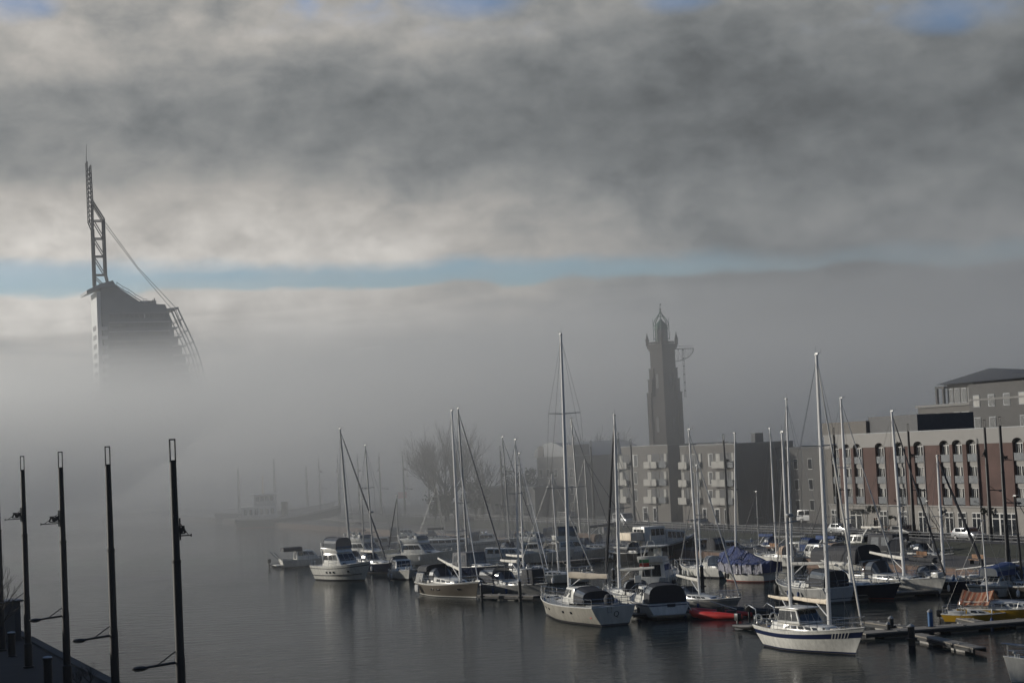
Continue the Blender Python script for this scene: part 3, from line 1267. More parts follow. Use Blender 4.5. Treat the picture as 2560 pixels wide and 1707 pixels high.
        self.clutter(int(L * 900 + B * 71), 3 + cl, -L / 2 + .3, -L / 2 + L * .3)
        return my, z0, h


def motor_std(b, fly=True, fend=True, canvas=None, arch=True, cabm='gel', win='glass', k=1.0, wheel_h=1.25, screen=True, guard=True, canopy=None, antenna=True):
    """a cabin cruiser: trunk cabin forward, saloon with raked windscreen, optional flybridge and cockpit canvas"""
    L, B = b.L, b.B
    zf = b.Fy(L * .12)
    f = b.house('foredeck_cabin', cabm, -L * .02, L * .33, B * .36, B * .16, zf - .03, .62 * k, rf=L * .16, tb=.12, h1=.2 * k, bevel=.07)
    b.row(f, ('port', 'stbd'), 2, .1, .6, .35, .75, .2)
    s = b.house('saloon', cabm, -L * .27, L * .1, B * .40, B * .36, b.Fy(-L * .1) - .02, wheel_h * k + .25, rf=L * .12, ra=.1, tb=.16, bevel=.06)
    b.row(s, ('port', 'stbd'), 3, .05, .92, .48, .86, .1, m=win)
    b.row(s, ('front',), 3, .05, .95, .4, .9, .08, m=win)
    b.row(s, ('back',), 2, .12, .88, .12, .85, .1, m=win)
    zt = b.Fy(-L * .1) + wheel_h * k + .23
    if fly:
        ft = b.house('flybridge', cabm, -L * .30, L * .0, B * .37, B * .30, zt + .03, .62, rf=.45, ra=-.1, tb=-.04, h1=.5, bevel=.06)
        for y in (-L * .2, -L * .1):
            st = MB()
            st.box((B * .12, y, zt + .8), (.5, .42, .42))
            st.box((B * .12, y - .2, zt + 1.1), (.5, .1, .5))
            st.build('helm_seat', 'gel', b.root, bevel=.04)
        if screen:
            w_ = MB()
            hs = b.house('fly_windscreen', 'clear', -L * .05, L * .0 - .2, B * .30, B * .27, zt + .55, .42, rf=.25, ra=.0, tb=.04, bevel=.0)
        if canvas:
            b.hood('flybridge_canopy', canvas, -L * .27, -L * .03, B * .34, B * .31, zt + .5, 1.35, 1.25, win=(0, 1, 2, 7, 8, 9))
    if arch:
        a = MB()
        y = -L * .28
        z = zt + (.6 if fly else 0)
        w_ = B * .38
        a.path([(-w_, y + .3, b.Fy(y) + .4), (-w_ * .96, y - .1, z - .1), (-w_ * .8, y - .5, z + .55), (w_ * .8, y - .5, z + .55), (w_ * .96, y - .1, z - .1), (w_, y + .3, b.Fy(y) + .4)], .085, 6)
        a.build('radar_arch', cabm, b.root)
        r = MB()
        r.lathe([(.02, 0), (.28, .02), (.3, .12), (.2, .22), (.02, .24)], (0, y - .5, z + .6), 12)
        r.build('radar_dome', 'gel', b.root)
    if antenna:
        an = MB()
        an.bar((B * .2, -L * .25, zt), (B * .2 + .1, -L * .28, zt + 2.6), .02, .008, 4)
        an.bar((-B * .2, -L * .25, zt), (-B * .2, -L * .26, zt + 1.9), .02, .008, 4)
        an.build('antenna', 'gelgrey', b.root)
    if canopy:
        b.hood('cockpit_canopy', canopy, -L * .46, -L * .27, B * .40, B * .38, b.Fy(-L * .35) + .1, 1.45, 1.6, win=(1, 2, 7, 8))
    if guard:
        b.guard(y0=-L * .1, h=.7, step=1.3)
    rf = random.Random(int(L * 71 + B * 19))
    b.fenders([(s_, rf.uniform(-L * .3, L * .15)) for s_ in (-1, 1) for _ in range(2 if fend else 0)], m=rf.choice(['fender', 'rubber', 'bluecover']))
    b.clutter(int(L * 313 + B * 17), 5, L * .3, L * .45)


# ---- pontoons ------------------------------------------------------
def pontoon(label, p0, p1, width, z=.45, rail=None):
    a, b_ = Vector(p0), Vector(p1)
    a.z = b_.z = 0
    d = (b_ - a)
    ln = d.length
    d.normalize()
    root = empty('pontoon', a, math.atan2(d.y, d.x))
    tag(root, label, 'pontoon', 'floating pontoons')
    mb = MB()
    n = max(1, int(ln / 2.5))
    for i in range(n):
        mb.box(((i + .5) * ln / n, 0, z - .03), (ln / n - .03, width, .09))
    mb.build('walkway', 'plank', root)
    fr = MB()
    for s in (-1, 1):
        fr.box((ln / 2, s * (width / 2 - .03), z - .19), (ln, .1, .2))
    fr.build('frame', 'pile', root)
    fl = MB()
    m_ = max(1, int(ln / 4))
    fl.box((0, 0, .06), (2.2, width * .8, .42))
    f0 = fl.build('float', 'concrete', root)
    cl_ = MB()
    cl_.box((0, 0, z + .06), (.3, .07, .05))
    cl_.box((0, 0, z + .03), (.08, .07, .08))
    c0 = cl_.build('cleat', 'steel', root)

    def more(src, spots):
        for k_, (x_, y_) in enumerate(spots):
            o_ = src if k_ == 0 else src.copy()
            if k_:
                col.objects.link(o_)
                o_.parent = root
            o_.location = (x_, y_, 0)
    more(f0, [((i + .5) * ln / m_, 0) for i in range(m_)])
    nc = max(2, int(ln / 5))
    more(c0, [((i + .5) * ln / nc, s * (width / 2 - .15)) for i in range(nc) for s in (-1, 1)])
    return root


def pile(px, py, top_py, m, label, r=.17, cap=True):
    p = at(px, py)
    h = height_at(p, top_py)
    root = empty('mooring_pile', p)
    tag(root, label, 'mooring pile', 'mooring piles between the boats')
    mb = MB()
    mb.path([(0, 0, -2.4), (0, 0, h * .5), (0, 0, h)], [r, r, r * .97], 12)
    mb.build('shaft', m, root)
    if cap:
        MB().lathe([(r * 1.12, h), (r * 1.12, h + .06), (.03, h + .22)], n=12).build('cap', 'gelgrey', root)
    MB().lathe([(r + .05, .38), (r + .16, .38), (r + .16, .5), (r + .05, .5)], n=12).build('ring', 'rubber', root)
    return root
# ------------------------------------------------------------------ the fleet
SG, MG = 'sailing boats moored at the pontoons', 'motor boats moored at the pontoons'

# -- white ketch with the blue stripe, bow to the right and nearest
b = Boat('sailing_yacht', 'sailing boat', 'white two-masted ketch with navy stripe and dark glazed wheelhouse, moored by itself in front', 2036, 1624, 11.2, 3.5, 152, SG,
         fb=(1.45, 1.35, 1.85), tw=.62, bow_ov=1.5, st_ov=.9, hull='gel', stripe='blue', srange=(.60, .84), boot='blue', deck='teak', full=2.4)
zd = b.Fy(0)
# white slashes in the stripe near the bow
for i in range(6):
    for sgn in (-1, 1):
        y = b.L * (.30 + .021 * i)
        t_ = b.t(y)
        z0_, z1_ = .15 + (b.F(t_) - .15) * .59, .15 + (b.F(t_) - .15) * .85
        q0, q1 = b.skin(sgn, t_, z0_), b.skin(sgn, b.t(y + .1), z1_)
        w0, w1 = b.skin(sgn, b.t(y + .06), z0_), b.skin(sgn, b.t(y + .16), z1_)
        o_ = Vector((sgn * .012, .006, 0))
        i_ = Vector((-sgn * .03, 0, 0))
        bb = MB()
        bb.hexa([q0 + i_, w0 + i_, w0 + o_, q0 + o_, q1 + i_, w1 + i_, w1 + o_, q1 + o_])
        bb.build('stripe_slash', 'gel', b.root, smooth=False)
hs = b.house('coachroof', 'gel', -3.4, 2.7, 1.2, .7, zd - .05, .52, rf=.8, ra=.2, tb=.14, h1=.36)
b.row(hs, ('port', 'stbd'), 5, .22, .86, .3, .75, .3)
wh = b.house('wheelhouse', 'gel', -2.7, -.1, 1.1, 1.02, zd + .40, .98, rf=.62, ra=.12, tb=.2, bevel=.07)
b.windows(wh, 'stbd', [(.04, .36, .2, .88), (.38, .66, .2, .88), (.68, .93, .2, .88)])
b.windows(wh, 'port', [(.04, .36, .2, .88), (.38, .66, .2, .88), (.68, .93, .2, .88)])
b.windows(wh, 'front', [(.05, .34, .12, .9), (.36, .64, .12, .9), (.66, .95, .12, .9)])
b.windows(wh, 'back', [(.08, .5, .08, .88), (.55, .92, .3, .88)], 'clear')
rf_ = MB()
rf_.box((0, -1.6, zd + 1.44), (2.0, 2.7, .07))
rf_.build('wheelhouse_roof', 'gel', b.root, bevel=.03)
my = b.y_px(2074, zd + .5)
z0 = zd + .45
h = height_at(b.W(0, my), 887) - z0
yt = solve(lambda y: proj(b.W(0, y, z0 + h))[0], 2041, my - 1.6, my + 1.6)
b.mast(my, h, 'alu', .125, yt, [(.30, 1.75), (.66, 1.5)], z0, furl='sail', furl_r=.075, wr=.013, fore=b.L / 2 - .3)
b.boom(my, z0 + 1.5, -3.7, 'cream', r=.14, rise=.1, deep=1.3)
m2 = b.y_px(1977, zd + 1.2)
h2 = height_at(b.W(0, m2), 1081) - z0
yt2 = solve(lambda y: proj(b.W(0, y, z0 + h2))[0], 1955, m2 - 1.4, m2 + 1.4)
b.mast(m2, h2, 'alu', .095, yt2, [(.52, 1.25)], z0, radar=.56, fore=False, wr=.012, furled=False, aft=-b.L / 2 + .1)
b.boom(m2, z0 + 1.5, -2.4, 'cream', r=.11, rise=.1)
b.guard(step=1.45, h=.68, r=.018)
b.clutter(5, 9, 2.2, 4.8)
b.clutter(6, 6, -5.2, -3.6)
for s in (-1, 1):                            # stern davits
    dv = MB()
    yy = -b.L / 2 + .15
    dv.path([(s * .8, yy, b.Fy(yy)), (s * .8, yy - .1, b.Fy(yy) + 1.1), (s * .8, yy - .9, b.Fy(yy) + 1.35), (s * .8, yy - 1.3, b.Fy(yy) + 1.1)], .04, 6)
    dv.build('stern_davit', 'steel', b.root)
yy = -b.L / 2 + .25
for s in (-.55, .75):
    lf = MB()
    c = Vector((s, yy, b.Fy(yy) + .45))
    lf.path([c + Vector((.3 * math.cos(a), 0, .3 * math.sin(a))) for a in [2 * PI * k / 12 for k in range(11)]], .07, 6)
    lf.build('lifebuoy', 'gel', b.root)

# -- bare aluminium yacht with red and black O / Q marks, stern towards us
b = Boat('sailing_yacht', 'sailing boat', 'tall-masted grey aluminium yacht with a large dark letter Q on its transom', 1443, 1548, 14.4, 4.6, -23, SG,
         fb=(1.5, 1.4, 1.75), tw=.86, bow_ov=1.0, st_ov=-.25, hull='alu_hull', boot='boot', deck='greydeck', full=2.1, flare=.6)
zd = b.Fy(0)
hs = b.house('coachroof', 'gelgrey', -1.2, 3.0, 1.25, .8, zd - .04, .5, rf=.9, ra=0, tb=.14, h1=.3)
b.row(hs, ('port', 'stbd'), 3, .25, .85, .3, .75, .3)
dh = b.house('deckhouse', 'gel', -2.3, .6, 1.32, 1.12, zd + .1, 1.3, rf=.85, ra=.05, tb=.16, bevel=.06)
b.windows(dh, 'port', [(.04, .42, .38, .88), (.46, .72, .38, .88)])
b.windows(dh, 'stbd', [(.04, .42, .38, .88), (.46, .72, .38, .88)])
b.windows(dh, 'front', [(.05, .47, .15, .88), (.53, .95, .15, .88)], 'clear')
b.windows(dh, 'back', [(.05, .6, .05, .9)])
b.hood('cockpit_tent', 'darkcloth', -4.1, -2.25, 1.3, 1.28, zd + .2, .95, 1.28, win=(1, 2, 7, 8))
bar_ = MB()
bar_.box((0, -5.2, b.Fy(-5) + .06), (2.6, 1.2, .12))
bar_.build('aft_locker', 'gelgrey', b.root, bevel=.03)
bbq = MB()
bbq.lathe([(.02, 0), (.42, .05), (.46, .45), (.3, .75), (.02, .85)], (.5, -5.4, b.Fy(-5) + .15), 14)
bbq.build('covered_dinghy_motor', 'darkcloth', b.root)
my = b.y_px(1424, zd + .5)
z0 = zd + .2
h = height_at(b.W(0, my), 838) - z0
yt = solve(lambda y: proj(b.W(0, y, z0 + h))[0], 1402, my - 1.6, my + 1.6)
b.mast(my, h, 'alu', .135, yt, [(.42, 1.9), (.70, 1.5)], z0, wr=.012, furled=False)
b.boom(my, z0 + 2.1, -3.9, 'cream', r=.2, rise=-.15, ang=-.55, deep=1.6)
b.guard(step=1.3, h=.68, r=.02)
b.clutter(15, 8, 2.4, 5.6)
b.ports(-1, [-3.4, -1.9, 1.6, 3.0], .36, .22, .62)
tr = b.skin(1, .0, .9)
for nm, txt, mm, size, place in (('transom_letter', 'Q', 'black', .62, 'stern'), ('hull_letter', 'O', 'red', .5, 'port')):
    cu = bpy.data.curves.new(nm, 'FONT')
    cu.body = txt
    cu.size = size
    cu.extrude = .008
    cu.align_x = 'CENTER'
    o = bpy.data.objects.new(nm, cu)
    col.objects.link(o)
    cu.materials.append(M[mm])
    o.parent = b.root
    if place == 'stern':
        zc_ = .72
        qa, qb = b.skin(1, 0, zc_), b.skin(1, 0, zc_ + .5)
        tilt = math.atan2(qb.y - qa.y, qb.z - qa.z)
        o.location = (.15, qa.y - .02, zc_)
        o.rotation_euler = (PI / 2 - tilt, 0, 0)
        cu.shear = .2
    else:
        t_ = .06
        l_ = b.skin(-1, t_, .62)
        d_ = b.skin(-1, t_ - .03, .62) - b.skin(-1, t_ + .03, .62)
        o.location = l_ + Vector((-.03, 0, 0))
        o.rotation_euler = (PI / 2, 0, math.atan2(d_.y, d_.x))
for o in [c for c in col.objects if c.type == 'FONT']:
    me_ = bpy.data.meshes.new_from_object(o)
    n_, par, mw = o.name, o.parent, (o.location.copy(), o.rotation_euler.copy())
    bpy.data.objects.remove(o)
    o2 = bpy.data.objects.new(n_, me_)
    col.objects.link(o2)
    o2.parent = par
    o2.location, o2.rotation_euler = mw
st_ = MB()
for x in (-.55, -.2):
    st_.bar((x, -b.L / 2 - .05, .3), (x, -b.L / 2 - .05, 1.5), .02, n=4)
for k in range(4):
    st_.bar((-.55, -b.L / 2 - .05, .35 + .25 * k), (-.2, -b.L / 2 - .05, .35 + .25 * k), .02, n=4)
st_.build('boarding_ladder', 'steel', b.root)

# -- brown-grey deck saloon yacht
b = Boat('sailing_yacht', 'sailing boat', 'brown-hulled sloop with white rail and a row of white fenders hung at the stern', 1130, 1489, 11.6, 3.8, 150, SG,
         fb=(1.3, 1.25, 1.65), tw=.7, bow_ov=.9, hull='bronze', boot='gel', deck='deck', rail='gel', stripe='gel', srange=(.93, .999))
b.sail_std(1152, (1129, 1027), spreaders=[(.30, 1.35), (.56, 1.1)], boom_len=4.6, rise=1.0, mast_r=.13, ch=.62, win=3, hood='darkcloth', hoodh=1.5, boom_z=1.7, wr=.012, furl='alu', furl_r=.06, fend=[(-1, 0.5)])
b.hood('bimini', 'darkcloth', -5.0, -3.0, 1.3, 1.3, b.Fy(-4) + 1.2, .62, .7)
b.fenders([(1, -4.9), (1, -4.55), (1, -4.2)], r=.14, ln=.8)
fr = MB()
for i in range(5):
    y = -5.1 + i * .32
    fr.bar((1.45, y, b.Fy(-5) + .1), (1.4, y + .42, b.Fy(-5) + 1.05), .1, n=8)
fr.build('stacked_fenders', 'fender', b.root)
b.ports(1, [-1.0, .2, 3.4], .5, .14, .55)
an = MB()
an.box((0, b.L / 2 + .1, b.Fy(b.L / 2) + .08), (.35, .9, .14))
an.build('bow_roller', 'gel', b.root, bevel=.03)

# -- sloop beside the Q yacht
b = Boat('sailing_yacht', 'sailing boat', 'white sloop berthed between the Q yacht and the dark canopied cruiser', 1568, 1512, 11.5, 3.6, -17, SG, fb=(1.2, 1.1, 1.4))
b.sail_std(1549, (1536, 1039), spreaders=[(.46, 1.25)], boom_len=3.6, boom_ang=-.75, mast_r=.13, furl='darkcloth', furl_r=.12, hood='darkcloth', boom_z=1.9, rise=.15)
b.fenders([(-1, -2), (-1, 0)])

# -- dark canopied cruiser, stern on
b = Boat('motor_cruiser', 'motor boat', 'pale blue-white cruiser, stern on, under a black cockpit canopy with big windows', 1634, 1536, 9.5, 3.9, -12, MG, fb=(1.25, 1.2, 1.6), tw=.92, st_ov=-.3, stripe='blue', srange=(.86, .95), flare=.6)
motor_std(b, fly=False, canopy='darkcloth', arch=False, wheel_h=1.1)
sp = MB()
sp.box((0, -b.L / 2 - .45, .35), (3.3, .9, .1))
sp.build('swim_platform', 'teak', b.root, bevel=.02)
sw_ = MB()
sw_.box((.2, -b.L / 2 - .02, .95), (.7, .05, .6))
sw_.build('transom_door', 'darkcloth', b.root)
br = MB()
br.box((-.9, 1.2, b.Fy(1) + 1.75), (.7, .05, .6), .4)
br.build('windscreen_cover', 'sail', b.root, bevel=.01)

# -- trawler with flag
b = Boat('motor_cruiser', 'motor boat', 'small white trawler yacht with stern veranda and a faded green and red flag', 1652, 1474, 9.0, 3.5, 24, MG, fb=(1.5, 1.35, 2.0), tw=.9, st_ov=-.2, flare=.6)
motor_std(b, fly=True, canvas=None, arch=False, wheel_h=1.3)
fl = MB()
yy = -b.L / 2 + .1
fl.bar((-.3, yy, b.Fy(yy)), (-.3, yy - .8, b.Fy(yy) + 2.1), .025, n=5)
fg_ = fl.build('flagstaff', 'gel', b.root)
for zz_, mm in ((1.55, 'flaggreen'), (1.2, 'flagred')):
    f_ = MB()
    f_.hexa([Vector((-.3 + x_, yy - .55 + y_ + .04 * math.sin(x_ * 7), b.Fy(yy) + zz_ + z_)) for z_ in (0, .34) for (x_, y_) in ((0, 0), (1.0, 0), (1.0, .03), (0, .03))])
    f_.build('flag', mm, fg_, smooth=False)
tr_ = MB()
tr_.path([(-.9, -2, b.Fy(0) + 2.1), (-.25, -2.2, b.Fy(0) + 3.6), (.25, -2.2, b.Fy(0) + 3.6), (.9, -2, b.Fy(0) + 2.1)], .06, 6)
tr_.bar((0, -2.2, b.Fy(0) + 3.6), (0, -2.2, b.Fy(0) + 4.3), .04)
tr_.build('signal_mast', 'gel', b.root)
bim = MB()
bim.box((0, -1.2, b.Fy(0) + 3.05), (2.3, 2.4, .07))
for sx_ in (-1, 1):
    for y in (-2.2, -.2):
        bim.bar((sx_ * 1.05, y, b.Fy(0) + 1.9), (sx_ * 1.05, y, b.Fy(0) + 3.05), .03)
bim.build('hardtop', 'gel', b.root)

# -- workboat / house ship with white deckhouse
b = Boat('workboat', 'motor boat', 'dark-hulled workboat with tall white wheelhouse and long windowed deckhouse by the quay', 1648, 1394, 11.5, 4.0, 62, MG, fb=(1.7, 1.6, 2.8), tw=.85, hull='black', boot='redboot', flare=.6, stripe='gelgrey', srange=(.88, .97))
w1 = b.house('wheelhouse', 'gel', -2.9, .4, 1.5, 1.4, b.Fy(-1) - .02, 2.5, rf=.15, tb=.08)
b.row(w1, ('port', 'stbd'), 3, .3, .95, .55, .88, .15)
b.row(w1, ('front', 'back'), 3, .08, .92, .5, .88, .12)
w2 = b.house('deckhouse', 'gel', .42, 4.0, 1.4, .9, b.Fy(1.5) - .1, 1.9, rf=.4, tb=.1, h1=1.5)
b.row(w2, ('port', 'stbd'), 4, .06, .94, .4, .85, .2)
w3 = b.house('aft_shelter', 'cream', -4.9, -3.0, 1.35, 1.35, b.Fy(-4) + .85, 1.0, tb=.05)
lg = MB()
for sx_ in (-1, 1):
    for y in (-4.8, -3.1):
        lg.bar((sx_ * 1.3, y, b.Fy(-4) - .05), (sx_ * 1.3, y, b.Fy(-4) + .9), .05)
lg.build('shelter_post', 'gel', b.root)
mm_ = MB()
mm_.bar((0, -1.2, b.Fy(0) + 2.4), (0, -1.6, b.Fy(0) + 4.9), .06, .04)
mm_.bar((-.6, -1.5, b.Fy(0) + 4.2), (.6, -1.5, b.Fy(0) + 4.2), .03)
mm_.bar((0, -4.5, b.Fy(0) + 1.5), (-.5, -5.4, b.Fy(0) + 3.7), .05)
mm_.build('signal_mast', 'gelgrey', b.root)
b.guard(y0=-b.L / 2 + .3, y1=b.L * .4, h=.9)
b.clutter(77, 6, -5, 5)

# -- sloop with white sprayhood left of the blue tarpaulin
b = Boat('sailing_yacht', 'sailing boat', 'small white sloop with a white sprayhood beside the tarpaulin-covered boat', 1758, 1440, 9.0, 3.0, -28, SG, fb=(1.0, .9, 1.2))
b.sail_std(1752, (1742, 1164), spreaders=[(.5, .8)], boom_len=0, hood='gel', hoodh=1.3, mast_r=.08)
b.fenders([(-1, -1.5), (-1, .5), (-1, 2)])

# -- grey sloop behind the blue pile
b = Boat('sailing_yacht', 'sailing boat', 'slim grey-white sloop lying behind the thick blue pile, white boom swung aft', 1757, 1521, 9.2, 3.0, 140, SG, fb=(.95, .85, 1.1), hull='gelgrey', stripe='gel', srange=(.8, .9))
b.sail_std(1749, (1722, 1074), spreaders=[(.45, .95)], boom_len=2.9, boom_ang=.1, hood='darkcloth', hoodh=1.0, boom_z=1.5, rise=.35, mast_r=.085, boom_r=.12)

# -- the boat under the blue tarpaulin
b = Boat('covered_yacht', 'sailing boat', 'white yacht wholly covered by a tented blue tarpaulin with silvery skirt', 1866, 1452, 7.0, 3.2, -42, SG, fb=(1.2, 1.1, 1.3), tw=.85, boot='redboot', flare=.6)
tp = MB()
NB = 16
yr = []
for i in range(NB + 1):
    f = i / NB
    y = -b.L / 2 - .1 + f * (b.L + .1)
    t_ = b.t(y)
    pk = b.t(b.y_px(1840, 1.2))
    d_ = abs(t_ - pk)
    rz_ = b.F(t_) + .75 + 1.75 * max(0, 1 - d_ / .62) ** 1.1 + (.25 if t_ < pk else 0) * min(1, d_ * 3)
    w_ = max(b.half(t_), .25) + .12
    wob = lambda k_: .05 * math.sin(k_ * 5.3 + i * 2.1)
    zs_ = b.F(t_) + .72 + .06 * math.sin(i * 1.9)
    yr.append([Vector((-w_ + wob(1), y, b.F(t_) - .25 + .1 * math.sin(i * 2.7))), Vector((-w_ - .06 + wob(2), y, zs_)), Vector((-w_ * .5, y, (zs_ + rz_) / 2 - .12 + wob(3))),
               Vector((0, y, rz_)), Vector((w_ * .5, y, (zs_ + rz_) / 2 - .12 + wob(4))), Vector((w_ + .06 + wob(5), y, zs_)), Vector((w_ + wob(6), y, b.F(t_) - .25 + .1 * math.sin(i * 3.1)))])
for i in range(NB):
    for k in range(6):
        tp.add([yr[i][k], yr[i][k + 1], yr[i + 1][k + 1], yr[i + 1][k]], [(0, 1, 2, 3)], 1 if k in (0,) else (1 if k == 5 else 0))
tp.add(yr[0], [tuple(range(7))])
tp.add(yr[-1], [tuple(range(7))[::-1]])
o = tp.build('tarpaulin', ['tarp', 'skirt'], b.root, angle=75)
bm = bmesh.new()
bm.from_mesh(o.data)
bmesh.ops.remove_doubles(bm, verts=bm.verts[:], dist=.001)
bmesh.ops.subdivide_edges(bm, edges=bm.edges[:], cuts=2, use_grid_fill=True)
for v in bm.verts:
    c_ = Vector(v.co)
    v.co += Vector((.05 * mnoise.noise(c_ * 2.2), 0, .10 * mnoise.noise(c_ * 1.6 + Vector((9, 0, 0)))))
    v.co.x += .055 * math.sin(c_.y * 9 + 2 * mnoise.noise(c_)) * (1 if abs(c_.x) > 1 else .3)
bm.to_mesh(o.data)
bm.free()
my = b.y_px(1840, 1.2)
hh = height_at(b.W(0, my), 1084) - 1.2
yt = solve(lambda y: proj(b.W(0, y, 1.2 + hh))[0], 1837, my - 1.2, my + 1.2)
b.mast(my, hh, 'alu', .085, yt, [], 1.2, wires=True, furled=False, wr=.008)
b.fenders([(-1, 1.2), (-1, 1.7)], m='rubber')

# -- yacht with two black fenders on the bow
b = Boat('sailing_yacht', 'sailing boat', 'light grey sloop with two long black fenders on its bow and a dark cockpit tent', 2018, 1497, 11.5, 3.7, -20, SG, fb=(1.3, 1.15, 1.5), tw=.85, hull='gelgrey', boot='black', st_ov=-.2, stripe='boot', srange=(.18, .24))
b.sail_std(1982, (1966, 999), spreaders=[(.36, 1.2), (.66, .9)], boom_len=3.6, boom_ang=-.6, hood='darkcloth', canopy=('darkcloth', 1.5), boom_z=2.0, rise=.05, mast_r=.1)
b.fenders([(-1, 3.9), (-1, 3.0)], m='rubber', r=.17, ln=1.0)
b.ports(-1, [0, 1.2], .4, .16)

# -- navy yacht
b = Boat('sailing_yacht', 'sailing boat', 'navy-hulled sloop with a white boom, bow against the white cruising yacht', 2120, 1494, 12.0, 3.8, 140, SG, fb=(1.25, 1.15, 1.5), hull='navy', boot='redboot', tw=.75)
b.sail_std(2128, (2102, 996), spreaders=[(.34, 1.25), (.62, 1.0)], boom_len=4.6, boom_m='sail', hood='darkcloth', boom_z=1.7, rise=.05, mast_r=.12, furl='dull_alu')
b.fenders([(1, -1), (1, 1.5)], m='bluecover')

# -- white yacht
b = Boat('sailing_yacht', 'sailing boat', 'big white cruising yacht with curved sprayhood, lit bow wedged between two navy yachts', 2244, 1481, 12.5, 4.0, 148, SG, fb=(1.35, 1.25, 1.6), tw=.8)
b.sail_std(2261, (2229, 1028), spreaders=[(.42, 1.15)], boom_len=4.2, boom_m='sail', hood='darkcloth', hoodh=1.5, boom_z=1.75, rise=.45, mast_r=.12, furl='darkcloth', furl_r=.09)
b.ports(1, [1.2, -1], .5, .14)
rl = MB()
rl.box((0, b.L * .42, b.Fy(b.L * .42) + .25), (.9, .9, .5))
rl.build('stowed_liferaft', 'gel', b.root, bevel=.08)

# -- second navy yacht
b = Boat('sailing_yacht', 'sailing boat', 'navy sloop with a dark sail cover on the boom, nearest to the thin blue pile', 2366, 1481, 10.2, 3.4, 146, SG, fb=(1.15, 1.05, 1.35), hull='navy', boot='boot')
b.sail_std(2361, (2343, 1140), spreaders=[(.5, .9)], boom_len=4.0, boom_m='darkcloth', hood='darkcloth', boom_z=1.7, mast_r=.11, furl='darkcloth', furl_r=.13, boom_r=.22)
dg = MB()
dg.path([(-.75, 2.2, b.Fy(2) + .3), (-.7, 3.6, b.Fy(3) + .3), (0, 4.3, b.Fy(4) + .35), (.7, 3.6, b.Fy(3) + .3), (.75, 2.2, b.Fy(2) + .3)], .2, 8)
dg.build('deck_dinghy', 'gel', b.root)

# -- small white motorboat with navy canopy
b = Boat('motor_cruiser', 'motor boat', 'small white motorboat with navy canopy and a tyre fender, bow towards the open water', 2484, 1494, 6.8, 2.7, -126, MG, fb=(1.1, 1.0, 1.4), tw=.9, stripe='bronze', srange=(.8, .88))
motor_std(b, fly=False, canopy='bluecover', arch=False, k=.75, wheel_h=1.0, antenna=False)
b.hood('wheel_canopy', 'bluecover', -2.0, .5, 1.1, 1.0, b.Fy(-1) + .9, 1.0, .7, win=(1, 2, 7, 8))
b.fenders([(-1, 1.2), (1, 1.6)], m='rubber', r=.2, ln=.45)

# -- small yellow sloop
b = Boat('day_sailer', 'sailing boat', 'tiny yellow-hulled day sailer with white deck, thin mast and outboard', 2452, 1556, 5.6, 2.1, 118, SG, fb=(.7, .65, .85), hull='yellow', boot='boot', bow_ov=.6)
b.sail_std(2472, (2454, 1302), spreaders=[(.5, .5)], boom_len=1.7, boom_m='cream', hood=None, ch=.42, boom_z=1.05, mast_r=.05, win=2, furled=False, wr=.006, boom_r=.06)
ob = MB()
ob.box((.4, -b.L / 2 - .2, .75), (.28, .4, .5), .1)
ob.bar((.4, -b.L / 2 - .2, .6), (.4, -b.L / 2 - .2, -.4), .07)
ob.bar((.4, -b.L / 2 - .3, .95), (.2, -b.L / 2 - .2, 1.5), .03)
ob.build('outboard_motor', 'black', b.root, bevel=.04)

# -- larger yellow boat under the striped cover
b = Boat('covered_cruiser', 'motor boat', 'yellow-hulled boat with cream deckhouse under an orange striped awning', 2552, 1553, 9.0, 3.0, 122, MG, fb=(1.05, 1.0, 1.3), hull='yellow', boot='boot', tw=.8)
hs = b.house('coachroof', 'gel', -2.2, 2.6, 1.05, .7, b.Fy(0) - .03, .62, rf=.8, tb=.12, h1=.4)
b.row(hs, ('port', 'stbd'), 3, .1, .85, .35, .75, .25)
aw = MB()
yA, yB = -4.3, -1.9
for i in range(8):
    f0, f1 = i / 8, (i + 1) / 8
    def P_(f, s, k):
        y = yA + (yB - yA) * f
        return Vector((s * (1.45 if k == 0 else .02), y, b.Fy(y) + (.35 if k == 0 else 1.35 - .2 * math.sin(PI * f)) + (.0 if k else .05 * math.sin(f * 20))))
    for s in (-1, 1):
        q = [P_(f0, s, 0), P_(f1, s, 0), P_(f1, s, 1), P_(f0, s, 1)]
        aw.add(q + [p_ - Vector((0, 0, .03)) for p_ in q], [(0, 1, 2, 3), (7, 6, 5, 4), (0, 4, 5, 1), (2, 6, 7, 3)])
aw.build('striped_awning', 'orangestripe', b.root, smooth=False)
pw_ = MB()
for y in (yA, yB):
    pw_.bar((0, y, b.Fy(y)), (0, y, b.Fy(y) + 1.3), .03)
pw_.build('awning_post', 'wood', b.root)
b.guard(h=.5)
b.clutter(9, 8, -1, 4)

# -- corner boat cut by the frame
b = Boat('sailing_yacht', 'sailing boat', 'white yacht bow with steel pulpit, only the bow in the picture', 2705, 1705, 8.5, 3.0, -86, SG, fb=(1.2, 1.15, 1.6), bow_ov=.5, tw=.75)
hs = b.house('coachroof', 'gel', -2.5, 2.2, 1.0, .6, b.Fy(0) - .03, .45, rf=.7, tb=.1, h1=.3)
b.row(hs, ('port', 'stbd'), 4, .1, .85, .35, .75, .25)
b.guard(h=.7, r=.022, step=1.2)
b.clutter(41, 4, 2.0, 3.8)

